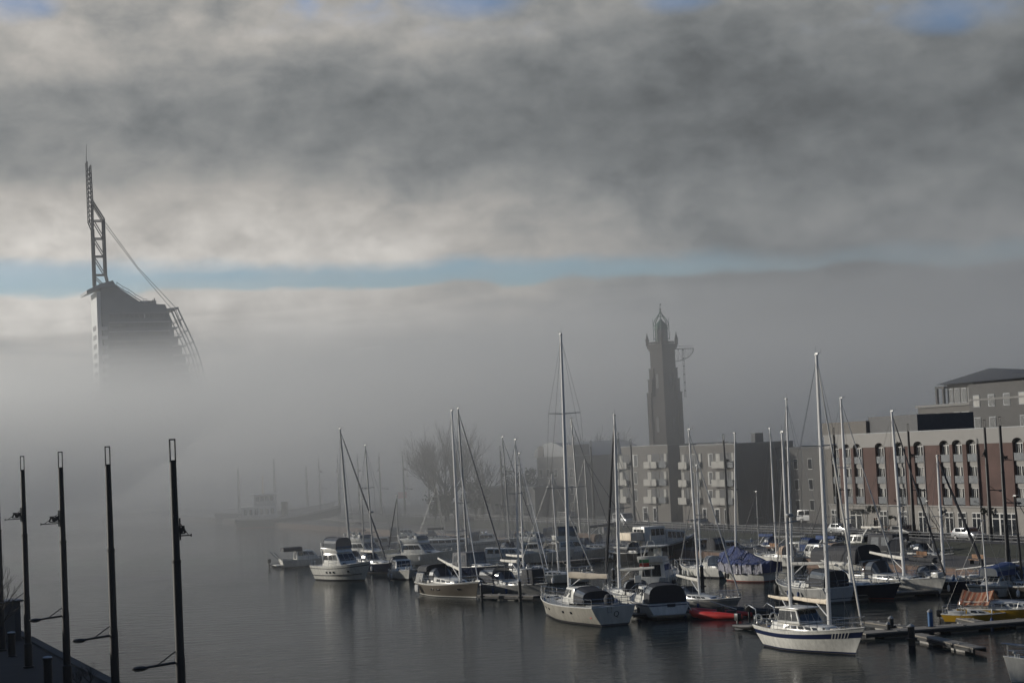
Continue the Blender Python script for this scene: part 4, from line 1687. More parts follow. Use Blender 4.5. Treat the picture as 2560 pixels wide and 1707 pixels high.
# -- red RIB and dark dinghy
def rib(label, px, py, L, B, head, tube, floor, group='inflatables', motor=True, console=True, cut=.0):
    p = at(px, py)
    root = empty('inflatable_boat', p, -R(head))
    tag(root, label, 'inflatable boat', group)
    mb = MB()
    r = B * .14
    pts = [(-B / 2 + r, -L / 2, .22), (-B / 2 + r, -L * .1, .24), (-B / 2 + r * 1.1, L * .2, .3), (-B * .22, L * .41, .42), (0, L / 2, .5), (B * .22, L * .41, .42), (B / 2 - r * 1.1, L * .2, .3), (B / 2 - r, -L * .1, .24), (B / 2 - r, -L / 2, .22)]
    rr = [r * .5] + [r] * 7 + [r * .5]
    # refine
    P2, R2 = [], []
    for i in range(len(pts) - 1):
        for k in range(4):
            f = k / 4
            P2.append(Vector(pts[i]).lerp(Vector(pts[i + 1]), f))
            R2.append(rr[i] * (1 - f) + rr[i + 1] * f)
    P2.append(Vector(pts[-1]))
    R2.append(rr[-1])
    mb.path(P2, R2, 10)
    mb.build('tube', tube, root, angle=60)
    f_ = MB()
    f_.prism([(-B * .32, -L * .46), (B * .32, -L * .46), (B * .32, L * .15), (.1, L * .42), (-.1, L * .42), (-B * .32, L * .15)], -.12, .12)
    f_.build('hull_floor', floor, root)
    if console:
        c_ = MB()
        c_.box((0, -L * .02, .55), (.6, .5, .85))
        c_.build('console', 'black', root, bevel=.05)
        s_ = MB()
        s_.box((0, -L * .22, .38), (.5, .8, .5))
        s_.build('jockey_seat', 'rubber', root, bevel=.08)
        cv_ = MB()
        cv_.prism([(-B * .3, L * .02), (B * .3, L * .02), (B * .26, L * .2), (0, L * .43), (-B * .26, L * .2)], .42, .5)
        cv_.build('bow_cover', 'gelgrey', root, bevel=.03)
    if motor:
        o_ = MB()
        o_.box((0, -L / 2 - .15, .85), (.38, .5, .55))
        o_.bar((0, -L / 2 - .2, .6), (0, -L / 2 - .2, -.4), .1)
        o_.build('outboard_motor', 'black', root, bevel=.07)
    return root


rr_ = rib('red inflatable boat with grey bow cover and two oars, nosing out from the pontoon', 1800, 1544, 4.9, 2.5, -58, 'red', 'black')
oar = MB()
oar.bar((.3, -1.4, .7), (.8, 1.2, 1.3), .035)
oar.bar((-.5, 2.2, .5), (-.7, 2.6, 1.25), .04)
oar.build('oar', 'sail', rr_)
pch = MB()
pch.box((-.72, 1.75, .42), (.06, .34, .26), -.35)
pch.build('maker_patch', 'wood', rr_)
rib('dark inflatable tender lying under covers beside the red one', 1890, 1536, 4.2, 1.8, -70, 'rubber', 'black', console=False)
rib('black tender with its outboard tilted, tied astern of the blue-striped ketch', 1880, 1572, 3.2, 1.6, 150, 'rubber', 'black', console=False)
rib('small dinghy trailing at the stern of the outermost cruiser', 706, 1415, 3.4, 1.6, 70, 'greycloth', 'black', console=False)

# ------------------------------------------------ the western boats
b = Boat('motor_cruiser', 'motor boat', 'outermost cruiser with a folding bimini and white stern platform, furthest out on the water', 782, 1414, 9.0, 3.2, 72, MG, fb=(1.1, 1.0, 1.5), tw=.9)
motor_std(b, fly=False, arch=False, k=.8)
b.hood('bimini', 'darkcloth', -4.2, -1.6, 1.3, 1.3, b.Fy(-2) + 1.2, .55, .6)
sp = MB()
sp.box((0, -b.L / 2 - .4, .4), (2.6, .9, .12))
sp.build('swim_platform', 'gel', b.root, bevel=.03)
kr = MB()
kr.bar((-1.2, -4.4, 1), (-1.5, -5.6, 2.2), .05)
kr.bar((1.2, -4.4, 1), (1.0, -5.5, 2.2), .05)
kr.build('davit', 'steel', b.root)

b = Boat('motor_yacht', 'motor boat', 'large white flybridge motor yacht with dark raked windscreen and three portholes, outermost in its row', 866, 1449, 10.0, 3.8, 138, MG,
         fb=(1.75, 1.7, 2.3), tw=.92, bow_ov=1.7, st_ov=.1, stripe='boot', srange=(.80, .85), flare=.75)
motor_std(b, fly=True, fend=False, canvas='greycloth', arch=True, wheel_h=1.35)
b.ports(1, [-1.6, -.9, -.2, 2.2], .28, .24, .55)
rb = MB()
for sgn in (1, -1):
    rb.path([b.skin(sgn, t_ / 12, .62 + .25 * (t_ / 12) ** 2) + Vector((sgn * .015, 0, 0)) for t_ in range(0, 12)], .05, 5)
rb.build('rubbing_strake', 'boot', b.root)

b = Boat('motor_yacht', 'motor boat', 'shaded flybridge cruiser hidden behind the large white motor yacht', 925, 1408, 11.0, 4.0, 128, MG, fb=(1.6, 1.5, 2.0), tw=.9)
motor_std(b, fly=True, arch=True)

b = Boat('sailing_yacht', 'sailing boat', 'sloop behind the large motor yacht, thick leaning mast and dark furled headsail', 905, 1424, 11.5, 3.6, 142, SG, fb=(1.2, 1.1, 1.4))
b.sail_std(877, (850, 1071), spreaders=[(.32, .9)], boom_len=2.5, mast_m='dull_alu', mast_r=.14, furl='greycloth', furl_r=.11)
b = Boat('sailing_yacht', 'sailing boat', 'dark-hulled yacht with radar and two spreader pairs, moored right behind the motor yacht bow', 948, 1430, 11.0, 3.4, 146, SG, fb=(1.25, 1.1, 1.45), hull='navy')
my, z0, h = b.sail_std(934, (913, 1113), spreaders=[(.24, .8), (.63, 1.0)], boom_len=3.0, mast_m='dull_alu', mast_r=.09, radar=.42, furled=False)
y2 = b.y_px(911)
b.mast(y2, height_at(b.W(0, y2), 1248) - 1.2, 'dull_alu', .07, None, [(.5, .6)], 1.2, wires=False, name='mizzen_mast')
b = Boat('day_sailer', 'sailing boat', 'small sloop with a short grey mast and dark forestay behind the cuddy boat', 1002, 1404, 8.0, 2.6, -30, SG, fb=(.9, .85, 1.1), hull='navy')
b.sail_std(995, (992, 1239), spreaders=[], boom_len=0, mast_m='dull_alu', mast_r=.07, furl='darkcloth', furl_r=.09)
b = Boat('motor_barge', 'motor boat', 'long dark barge with a white rubbing line lying along the outer pontoon', 962, 1376, 12.0, 3.6, 84, MG, fb=(1.2, 1.1, 1.5), hull='navy', stripe='gel', srange=(.82, .95), tw=.8)
hs = b.house('deckhouse', 'gelgrey', -4, 1, 1.3, 1.2, b.Fy(0), 1.0, rf=.4)
b.row(hs, ('port', 'stbd'), 4)
b = Boat('motor_cruiser', 'motor boat', 'little white cuddy boat with dark glazed cabin, right of the large motor yacht', 1010, 1446, 7.0, 2.8, 165, MG, fb=(1.0, .95, 1.2), tw=.85)
motor_std(b, fly=False, arch=False, k=.85, canopy='darkcloth', antenna=False)
b = Boat('motor_yacht', 'motor boat', 'white cruiser with a sunlit stern wing and shaded blue-white cabin side', 1066, 1411, 11.0, 3.9, 122, MG, fb=(1.5, 1.4, 2.0), tw=.9)
motor_std(b, fly=True, arch=True)
b = Boat('motor_barge', 'motor boat', 'long pale blue-white barge moored behind the brown-hulled sloop', 1176, 1388, 17.0, 4.2, 96, MG, fb=(1.9, 1.8, 2.3), tw=.8, hull='gel', stripe='gelgrey', srange=(.78, .84), flare=.6)
hs = b.house('deckhouse', 'gel', -6.5, 0, 1.5, 1.5, b.Fy(-2), .7, rf=.3)
b.row(hs, ('port', 'stbd'), 6)
b = Boat('sailing_yacht', 'sailing boat', 'motorsailer with a boxy dark grey cockpit tent, mast just behind the brown-hulled sloop', 1196, 1441, 12.0, 3.8, 148, SG, fb=(1.3, 1.2, 1.5), hull='navy')
b.sail_std(1170, (1145, 1021), spreaders=[(.40, 1.1)], boom_len=0, mast_m='dull_alu', mast_r=.12, furl='greycloth', furl_r=.09, hood=None)
hs = b.house('cockpit_tent', 'greycloth', -3.6, -.2, 1.45, 1.4, b.Fy(-2), 1.65, rf=.2, ra=.1, tb=.12)
b.row(hs, ('port', 'stbd', 'front'), 3, .08, .92, .35, .85, .2, m='clear')
b = Boat('motor_cruiser', 'motor boat', 'old white wooden cruiser with a long low cabin and stern flagstaff', 1266, 1411, 10.0, 3.1, 92, MG, fb=(1.15, 1.1, 1.5), tw=.75, deck='teak')
hs = b.house('saloon', 'gel', -2.8, 2.2, 1.15, .95, b.Fy(0) - .02, 1.15, rf=.7, ra=.2, tb=.12, h1=.95)
b.row(hs, ('port', 'stbd'), 4, .06, .9, .4, .85, .2)
b.row(hs, ('front', 'back'), 3, .06, .94, .35, .85, .15)
hs = b.house('foredeck_cabin', 'gel', 2.2, 3.9, .9, .5, b.Fy(3) - .02, .5, rf=.4, h1=.3)
st_ = MB()
st_.path([(0, -4.8, 1.1), (0, -4.9, 3.0), (0, -3.0, 3.2)], .03, 5)
st_.build('stern_frame', 'gel', b.root)
b.guard(y0=0)
b = Boat('sailing_yacht', 'sailing boat', 'slender sloop with a grey mast leaning over the old wooden cruiser', 1296, 1398, 10.0, 3.2, 140, SG, fb=(1.1, 1.0, 1.3), hull='navy')
b.sail_std(1276, (1256, 1092), spreaders=[(.38, .9)], boom_len=2.6, boom_m='darkcloth', mast_m='dull_alu', mast_r=.08, furl='greycloth', furl_r=.06)
b = Boat('sailing_yacht', 'sailing boat', 'scruffy grey sloop with a crowded cockpit and dark tent beside the round dark pile', 1292, 1487, 11.0, 3.5, 146, SG, fb=(1.15, 1.05, 1.35), hull='gelgrey')
b.sail_std(1297, (1288, 1100), spreaders=[(.62, 1.1)], boom_len=3.0, mast_r=.085, canopy=('darkcloth', 1.5), cl=8, boom_z=2.2)
hs = b.house('wheel_shelter', 'darkcloth', 2.2, 4.2, 1.0, .8, b.Fy(3), 1.5, rf=.3, ra=.2)
b = Boat('sailing_yacht', 'sailing boat', 'white sloop with a white boom lying behind the scruffy grey one', 1318, 1452, 9.5, 3.2, 150, SG, fb=(1.1, 1.0, 1.3))
b.sail_std(1309, (1298, 1134), spreaders=[(.9, .4)], boom_len=3.6, mast_r=.085, boom_z=1.6, furl='alu', furl_r=.05)
b = Boat('motor_cruiser', 'motor boat', 'white cruiser with a blue-shaded canvas wheelhouse, between two bare masts', 1360, 1406, 9.0, 3.4, 118, MG, fb=(1.3, 1.2, 1.7), tw=.9)
motor_std(b, fly=True, arch=True, canvas=None)
b = Boat('motor_cruiser', 'motor boat', 'small sport boat with a maroon canopy against the promenade', 1352, 1370, 8.0, 3.0, 100, MG, fb=(1.1, 1.0, 1.4), tw=.9)
motor_std(b, fly=False, arch=True, canopy='tancloth')
b = Boat('sailing_yacht', 'sailing boat', 'low white racing sloop behind the tall mast of the Q yacht', 1388, 1458, 9.0, 3.0, 112, SG, fb=(1.0, .95, 1.15), tw=.85)
b.sail_std(1397, (1379, 1182), spreaders=[(.3, .5)], boom_len=0, mast_r=.07, hood='gel', hoodh=.9)
b = Boat('motor_cruiser', 'motor boat', 'white cruiser with white bow cushions moored at the back pontoon behind the Q yacht', 1448, 1400, 10.5, 3.5, 80, MG, fb=(1.3, 1.2, 1.7), tw=.9)
motor_std(b, fly=True, arch=False, canvas='darkcloth')
b = Boat('sailing_yacht', 'sailing boat', 'wooden gaff boat under a tan and maroon winter cover', 1458, 1377, 10.0, 3.4, 120, SG, fb=(1.2, 1.1, 1.4), hull='bronze')
b.sail_std(1453, (1428, 1045), spreaders=[(.3, .6)], boom_len=0, mast_m='dull_alu', mast_r=.1, hood=None, furl='greycloth', furl_r=.06)
b.hood('winter_cover', 'tancloth', -3.4, 2.5, 1.5, 1.3, b.Fy(0), 1.7, 1.2)
b = Boat('sailing_yacht', 'sailing boat', 'ketch with a dark rolled sail on its boom by the gaff boat', 1502, 1388, 11.0, 3.4, 112, SG, fb=(1.2, 1.1, 1.4), hull='black')
b.sail_std(1475, (1461, 1142), spreaders=[(.5, .6)], boom_len=4.0, boom_m='greycloth', boom_dir=1, mast_m='dull_alu', mast_r=.08, furl='greycloth', boom_z=2.6, rise=.5)
b = Boat('sailing_yacht', 'sailing boat', 'small sloop with a pale mast beside the workboat', 1562, 1400, 9.0, 3.0, -30, SG, fb=(1.1, 1.0, 1.3), hull='black')
b.sail_std(1551, (1545, 1085), spreaders=[(.55, .7)], boom_len=0, mast_m='dull_alu', mast_r=.06, furl='greycloth', furl_r=.05)

# ------------------------------------------------ the back row to the east
b = Boat('sailing_yacht', 'sailing boat', 'cream sloop with stepped mast and white boom behind the grey sloop with black fenders', 1944, 1414, 9.5, 3.2, -26, SG, fb=(1.15, 1.05, 1.3))
b.sail_std(1941, (1925, 1072), spreaders=[(.85, .3)], boom_len=3.4, boom_ang=-.7, mast_r=.09, hood='tancloth', boom_z=2.1, rise=.0, furled=False)
b = Boat('motor_cruiser', 'motor boat', 'white cruiser with a peaked tan canvas and blue boom cover', 2036, 1414, 9.5, 3.3, -30, MG, fb=(1.15, 1.05, 1.4), tw=.88)
motor_std(b, fly=False, arch=False, canopy='tancloth')
b.boom(-.5, 3.2, -3.2, 'bluecover', r=.2)
b = Boat('covered_yacht', 'motor boat', 'boat under a big rounded brown-black winter cover', 2106, 1424, 9.0, 3.8, -32, MG, fb=(1.1, 1.0, 1.3))
b.hood('winter_cover', 'darkcloth', -4.2, 3.4, 1.9, 1.5, b.Fy(0) - .1, 1.9, 1.5)
b = Boat('motor_cruiser', 'motor boat', 'white pilot-house boat with a short sunlit cabin near the stone slope', 2140, 1388, 8.5, 3.0, -36, MG, fb=(1.2, 1.1, 1.5), tw=.9)
motor_std(b, fly=False, arch=True, canopy=None)
b.boom(-1, 3.4, -3.2, 'sail', r=.12)
b = Boat('motor_cruiser', 'motor boat', 'dark cabin boat with boxy black canvas house below the brick facade', 2203, 1398, 8.5, 3.2, -34, MG, fb=(1.1, 1.05, 1.3), hull='black', tw=.9)
hs = b.house('canvas_house', 'darkcloth', -3.4, 1.0, 1.4, 1.3, b.Fy(-1), 1.9, rf=.3, ra=.1)
b.row(hs, ('port', 'stbd', 'back', 'front'), 2, .1, .9, .35, .85, .25, m='clear')
b = Boat('motor_cruiser', 'motor boat', 'low open boat with white gunwale lying off the stone slope', 1775, 1385, 8.0, 2.8, 70, MG, fb=(1.0, .95, 1.3), tw=.85)
motor_std(b, fly=False, arch=False, k=.7)
b = Boat('sailing_yacht', 'sailing boat', 'old sloop with a dark mast, half out of the picture beside the gangway', 2572, 1492, 9.0, 3.0, 150, SG, fb=(1.0, .95, 1.2), hull='bronze')
b.sail_std(2556, (2536, 1240), spreaders=[(.55, .5)], boom_len=2, boom_m='darkcloth', mast_m='black', mast_r=.09, furl='darkcloth', furl_r=.06)
b = Boat('rowing_boat', 'motor boat', 'small red and white open boat drawn up along the promenade wall', 2480, 1394, 6.5, 2.2, 78, MG, fb=(.8, .7, 1.0), stripe='flagred', srange=(.5, .95), tw=.85)
b.clutter(31, 5, -2.5, 2.5)

# more of the back row along the promenade
for (px, py, L_, hd, kind, hull_, cloth, lb) in (
        (1838, 1392, 7.5, 64, 'm', 'gel', 'darkcloth', 'low dark-canopied boat peeping over the blue tarpaulin'),
        (1905, 1386, 8.0, -34, 's', 'navy', 'bluecover', 'navy sloop with blue sail cover close to the stone slope'),
        (1985, 1398, 7.0, -40, 'm', 'gel', 'bluecover', 'small boat with a bright blue canopy beside the tan canvas cruiser'),
        (2075, 1384, 8.0, -30, 's', 'black', 'darkcloth', 'black-hulled sloop with a dark sail cover behind the rounded winter cover'),
        (2262, 1398, 7.5, 25, 'm', 'gel', 'greycloth', 'little grey-canopied launch right of the black canvas house boat'),
        (2330, 1410, 7.0, 150, 's', 'gelgrey', 'darkcloth', 'grey sloop with dark cover tucked behind the small blue pile'),
        (1700, 1380, 7.0, 60, 'm', 'black', 'tancloth', 'black launch with a tan cover right of the workboat bow'),
        (1235, 1368, 8.0, 95, 'm', 'gelgrey', 'greycloth', 'grey launch lying beyond the pale barge'),
        (1105, 1358, 8.0, 90, 's', 'black', 'darkcloth', 'black sloop in the mist behind the pale barge'),
        (1030, 1352, 8.0, 86, 'm', 'navy', 'greycloth', 'navy launch in the mist beyond the dark barge'),
        (1420, 1356, 8.0, 96, 'm', 'black', 'greycloth', 'black launch under the promenade near the gaff boat'),
        (1545, 1352, 8.5, 80, 's', 'navy', 'greycloth', 'navy sloop along the promenade left of the workboat')):
    b = Boat('moored_launch' if kind == 'm' else 'sailing_yacht', 'motor boat' if kind == 'm' else 'sailing boat', lb, px, py, L_, 2.7, hd, MG if kind == 'm' else SG, fb=(1.05, .95, 1.25), hull=hull_, tw=.85)
    if kind == 'm':
        motor_std(b, fly=False, arch=False, k=.75, canopy=cloth, antenna=False)
    else:
        b.sail_std(None, None, spreaders=[(.5, .7)], my=L_ * .06, boom_len=2.6, boom_m=cloth, hood=cloth, mast_m='dull_alu', mast_r=.06, furl='greycloth', furl_r=.05) if False else b.sail_std(None, (px - 14, py - 150 - 7 * (px % 17)), spreaders=[(.5, .7)], my=L_ * .06, boom_len=2.6, boom_m=cloth, hood=cloth, mast_m='dull_alu', mast_r=.055, furl='greycloth', furl_r=.05, boom_r=.17)

# ------------------------------------------------ pontoons, gangway, piles
pontoon('front pontoon running past the blue-striped ketch bow to the yellow boats', at(2150, 1597), at(2640, 1558), 1.9)
pontoon('narrow finger pontoon with pale float boxes jutting out in front', at(2290, 1599), at(2450, 1636), .9)
pontoon('finger pontoon beside the tiny yellow day sailer', at(2360, 1549), at(2450, 1568), .8)
pontoon('finger pontoon behind the ketch bow', at(2165, 1567), at(2270, 1582), .8)
pontoon('middle pontoon along the sterns of the navy and white yachts', at(1960, 1510), at(2420, 1480), 1.7)
pontoon('short pontoon under the dark canopied cruiser and the blue pile', at(1580, 1546), at(1765, 1536), 1.5)
pontoon('back pontoon in front of the workboat', at(1400, 1412), at(1690, 1386), 1.6)
pontoon('outer pontoon behind the cuddy boat and the brown sloop', at(1030, 1432), at(1250, 1424), 1.5)
pontoon('pontoon below the workboat reaching to the tarpaulin-covered boat', at(1690, 1408), at(1960, 1398), 1.5)
pontoon('long pontoon along the stone slope beyond the back row', at(1960, 1404), at(2330, 1406), 1.5)
pontoon('pontoon at the bow of the scruffy grey sloop', at(1205, 1497), at(1345, 1500), 1.4)

for px, py, tp_, m_, lb, r_ in (
        (1711, 1540, 1488, 'bluepile', 'thick blue pile at the red inflatable', .26),
        (2328, 1582, 1529, 'bluepile', 'tall blue pile with pale cap on the front pontoon', .19),
        (2386, 1484, 1441, 'bluepile', 'thin blue pile beside the navy sloop', .16),
        (1711, 1393, 1360, 'bluepile', 'small blue pile at the workboat bow', .13),
        (1880, 1378, 1347, 'bluepile', 'small blue pile by the stone slope, behind the tarpaulin-covered boat', .14),
        (2318, 1400, 1367, 'bluepile', 'small blue pile below the brick facade', .13),
        (2229, 1580, 1546, 'pile', 'dark stub pile beside the ketch bow', .2),
        (2280, 1612, 1566, 'pile', 'stout dark pile with a pale rope at the front pontoon corner', .24),
        (1301, 1503, 1453, 'pile', 'round dark pile in front of the scruffy grey sloop', .16),
        (1205, 1501, 1462, 'pile', 'dark pile touching the brown sloop bow', .14),
        (1757, 1476, 1416, 'pile', 'dark pile in front of the white-hooded sloop', .18),
        (1534, 1450, 1424, 'pile', 'dark pile behind the Q yacht boom', .16),
        (2222, 1590, 1560, 'pile', 'short dark pile at the finger pontoon', .15),
        (2170, 1420, 1390, 'pile', 'dark pile beside the rounded winter cover', .2),
        (1470, 1440, 1420, 'pile', 'dark pile at the end of the back pontoon', .13)):
    pile(px, py, tp_, m_, lb, r_)

gw0, gw1 = at(2405, 1452, .6), at(2575, 1432, RLOW + .6)
ga = empty('gangway', gw0)
tag(ga, 'steel truss gangway sloping from the promenade down to the pontoons', 'gangway')
d = gw1 - gw0
side = Vector((-d.y, d.x, 0)).normalized() * .6
g1 = MB()
g1.hexa([s_ * side + k * d + Vector((0, 0, z_)) for z_ in (-.08, 0) for (s_, k) in ((-1, 0), (1, 0), (1, 1), (-1, 1))])
g1.build('walkway', 'plank', ga)
for s_ in (-1, 1):
    g2 = MB()
    nn = 7
    for i in range(nn + 1):
        c = s_ * side + d * (i / nn)
        g2.bar(c, c + Vector((0, 0, 1.1)), .035, n=5)
        if i < nn:
            c2 = s_ * side + d * ((i + 1) / nn)
            g2.bar(c + Vector((0, 0, 1.1 if i % 2 else 0)), c2 + Vector((0, 0, 0 if i % 2 else 1.1)), .03, n=5)
    for z_ in (0, 1.1):
        g2.bar(s_ * side + Vector((0, 0, z_)), s_ * side + d + Vector((0, 0, z_)), .045, n=6)
    g2.build('truss_rail', 'dull_alu', ga)
# ------------------------------------------------------------------ street lamps
def lamp(label, p, top_z, upper, lower=True, rz=0.0, group='tall black lamp posts on the quays', hi=.72, lo=.32):
    """upper: -1 / +1 side of the sign bracket, 0 none; local +X is across the basin (V)"""
    root = empty('street_lamp', p, rz)
    tag(root, label, 'street lamp', group)
    h = top_z - p.z
    b_ = MB()
    b_.lathe([(.36, 0), (.36, .12), (.27, .14), (.26, 1.55), (.2, 1.62)], n=12)
    b_.build('base', 'black', root)
    m = MB()
    m.path([(0, 0, 1.5), (0, 0, h * .33), (0, 0, h * .34), (0, 0, h * .62), (0, 0, h * .63), (0, 0, h - .95)], [.215, .21, .19, .185, .165, .14], 12)
    for f in (.335, .625, .29):
        m.bar((0, 0, h * f - .06), (0, 0, h * f + .06), .2, n=12)
    m.build('post', 'black', root)
    t = MB()
    for s in (-1, 1):
        t.box((s * .11, 0, h - .5), (.05, .09, .98))
    t.box((0, 0, h - .03), (.27, .09, .06))
    t.box((0, 0, h - .93), (.27, .12, .08))
    t.build('open_top_frame', 'black', root)
    if upper:
        z = h * hi
        u = MB()
        s = upper
        q = .55 if s > 0 else 1.0
        for zz_ in (-.15, .15):
            u.box((s * .42 * q, 0, z + zz_), (.58 * q, .1, .05))
        for k_ in range(4):
            u.bar((s * (.16 + .15 * k_) * q, 0, z + (.14 if k_ % 2 else -.14)), (s * (.29 + .15 * k_) * q, 0, z + (-.14 if k_ % 2 else .14)), .05, n=4)
        u.box((s * .42 * q, 0, z), (.3 * q, .1, .2))
        u.box((s * .6 * q, 0, z - .24), (1.2 * q, .05, .05))
        u.bar((s * .2, 0, z - .42), (s * .2, 0, z + .5), .035, n=6)
        u.bar((s * .2, 0, z + .3), (s * 1.0 * q, 0, z - .22), .015, n=4)
        u.box((s * 1.2 * q, 0, z - .24), (.05, .07, .12))
        u.build('bracket', 'black', root, smooth=False)
    if lower:
        z = h * lo
        a = MB()
        a.bar((0, 0, z), (-1.45, 0, z - .12), .06, .05, 8)
        a.build('arm', 'black', root)
        k = MB()
        k.bar((-.1, 0, z + .5), (-.95, 0, z - .06), .03, n=6)
        k.build('brace', 'black', root)
        hd = MB()
        c = Vector((-1.68, 0, z - .14))
        hd.ball(c, .34, .17, .11, 10)
        hd.build('lamp_head', 'black', root)
        ln_ = MB()
        ln_.ball(c + Vector((-.03, 0, -.06)), .25, .13, .065, 8)
        ln_.build('lens', 'lens', root)
    return root


rzv = math.atan2(V.y, V.x)
P1 = at(74, 1670, QZ)
LT = height_at(P1, 1139)


def along(P0, px, top):
    s = solve(lambda t_: proj((P0 + U * t_ + Z3 * (top - P0.z)))[0], px, -95, 400)
    return P0 + U * s


for px, up, lb in ((430, 1, 'lamp post nearest to us, its small bracket facing the open water'),
                   (268, 0, 'lamp post on the dark quay that has a lamp arm but no upper bracket'),
                   (150, -1, 'lamp post standing over the frosted bollard, bracket facing inland'),
                   (55, -1, 'lamp post rising through the bare tree branches'),
                   (-9, -1, 'lamp post half cut by the edge of the picture'),):
    lamp(lb, along(P1, px, LT), LT, up, rz=rzv)
far = lamp('lamp post mostly outside the picture, only a lamp arm reaching in', along(P1, -48, LT), LT, -1, rz=rzv)
# brick-house side
Q1 = at(2475, 1352, QZ)
QT = height_at(Q1, 1049)
row = [(2460, 'lamp post in front of the plain brick pier beside the wide arched windows', 1), (2269, 'lamp post before the single windows in the middle of the brick facade', -1),
       (2083, 'lamp post at the corner of the brick house', 1), (1808, 'lamp post in front of the right-hand pale flats', -1), (1576, 'lamp post before the balconies of the left-hand pale flats', 1),
       (1476, 'lamp post beside the wooded dark block and the pale flats', 1), (1250, 'lamp post between the round-roofed block and the big bare tree', -1), (1068, 'lamp post fading in the fog just in front of the big bare tree', 1),
       (1006, 'second misty lamp post out from the big bare tree', -1), (947, 'third misty lamp post out from the big bare tree', 1), (893, 'faint lamp post behind the black-sailed mast row', -1),
       (843, 'faint lamp post nearer the misty tug', 1), (796, 'very faint lamp post just right of the misty tug', -1)]
for px, lb, up in row:
    lamp(lb, along(Q1, px, QT), QT, up, lower=px > 1700 or px < 1100, rz=rzv + PI, lo=.42, group='lamp posts along the brick-house side')
q2 = at(2521, 1412, RLOW)
lamp('thick lamp post low on the promenade, at the right end of the brick facade', q2, height_at(q2, 1041), -1, rz=rzv + PI, lo=.42, group='lamp posts along the brick-house side')

bl = empty('bollard', at(121, 1712, QZ))
tag(bl, 'stout black bollard with a frosted top under the lamp posts', 'bollard', 'bollards on the dark quay')
MB().lathe([(.3, 0), (.3, .06), (.26, .1), (.26, 1.45), (.3, 1.5), (.3, 1.62)], n=16).build('shaft', 'black', bl)
MB().lathe([(.28, 1.622), (.26, 1.68), (.02, 1.72)], n=16).build('frosted_cap', 'snow', bl)
b2 = copy_tree(bl, at(30, 1640, QZ), 0, 'stout black bollard behind the bare tree twigs')


# ------------------------------------------------------------------ trees
def bare_tree(label, p, h, seed, spread=.55, levels=6, r0=.16, lean=(0, 0), trunk_f=.28, n0=5, group=None, name='bare_tree', shoot=.78):
    rnd = random.Random(seed)
    root = empty(name, p)
    tag(root, label, 'tree', group)
    tr = MB()
    th = h * trunk_f
    top = Vector((lean[0] * th, lean[1] * th, th))
    tr.path([(0, 0, -.2), top * .5 + Vector((.05, .03, 0)), top], [r0 * 1.25, r0, r0 * .85], 8)
    tr.build('trunk', 'bark', root)
    cr = MB()

    def grow(a, d, ln, r, lv):
        mid = a + d * ln * .5 + Vector((rnd.uniform(-1, 1), rnd.uniform(-1, 1), rnd.uniform(-.3, .6))) * ln * .07
        e = a + d * ln + Vector((0, 0, ln * .06))
        cr.path([a, mid, e], [r, r * .82, r * .62], 4 if lv < 3 else 5)
        if lv <= 0:
            return
        for k in range(rnd.choice((2, 3, 3)) if lv > 1 else 2):
            ax = Vector((rnd.uniform(-1, 1), rnd.uniform(-1, 1), rnd.uniform(-.35, 1))).normalized()
            nd_ = (d * 1.0 + ax * spread * rnd.uniform(.7, 1.4) + Vector((0, 0, .12))).normalized()
            st = a.lerp(e, rnd.uniform(.45, 1)) if k else e
            grow(st, nd_, ln * rnd.uniform(.62, .86) * shoot / .78, r * .6, lv - 1)
    for k in range(n0):
        a = 2 * PI * k / n0 + rnd.uniform(-.4, .4)
        d = Vector((math.cos(a) * .75, math.sin(a) * .75, rnd.uniform(.6, 1.2))).normalized()
        grow(top * rnd.uniform(.75, 1), d, h * .22, r0 * .6, levels - 1)
    grow(top, Vector((lean[0], lean[1], 1)).normalized(), h * .24, r0 * .75, levels - 1)
    cr.build('crown', 'bark', root, smooth=False)
    return root


tp0 = at(-45, 1690, QZ)
bare_tree('bare young tree on the dark quay, twigs reaching past the lamp posts', tp0, 8.2, 21, .6, 5, .11, trunk_f=.25, n0=6, group='bare trees on the dark quay')
bare_tree('low bare shrub at the foot of the lamp posts, by the water edge', at(226, 1712, QZ), 2.2, 5, .8, 4, .03, trunk_f=.08, n0=6, group='bare shrubs on the dark quay', name='bare_shrub')
bare_tree('low bare shrub next to the lamp post without bracket', at(196, 1716, QZ), 1.7, 8, .8, 4, .03, trunk_f=.08, n0=6, group='bare shrubs on the dark quay', name='bare_shrub')
bx = empty('kiosk', at(8, 1600, QZ), rzv)
tag(bx, 'dark kiosk block behind the bare tree on the quay', 'kiosk')
MB().box((0, 0, 1.45), (2.4, 2.4, 2.9)).build('wall', 'roof', bx, bevel=.04)
MB().box((0, 0, 2.98), (2.7, 2.7, .14)).build('roof', 'zinc', bx, bevel=.03)
MB().box((.3, -1.215, 1.1), (.9, .03, 2.0)).build('door', 'greyrender', bx)

tb = at(1118, 1300, QZ)
bare_tree('big bare round-crowned tree fading in the fog by the low wall', tb, height_at(tb, 1108), 11, .6, 7, .36, trunk_f=.16, n0=12, group='bare trees in the fog', shoot=.85)
tb = at(1205, 1292, QZ)
bare_tree('smaller bare tree leaning over the dark pavilion in the fog', tb, height_at(tb, 1160), 13, .55, 5, .3, trunk_f=.22, n0=7, group='bare trees in the fog', shoot=.85)
tb = at(1505, 1284, QZ)
bare_tree('bushy bare tree between the round-roofed block and the pale flats', tb, height_at(tb, 1110) * 1.0, 17, .6, 6, .4, trunk_f=.16, n0=9, group='bare trees in the fog', shoot=.88)
tb = at(2352, 1346, QZ)
bare_tree('slender potted evergreen by the brick house door', tb, 4.2, 19, .35, 4, .05, trunk_f=.2, n0=5, group='bare trees in the fog', name='small_tree')


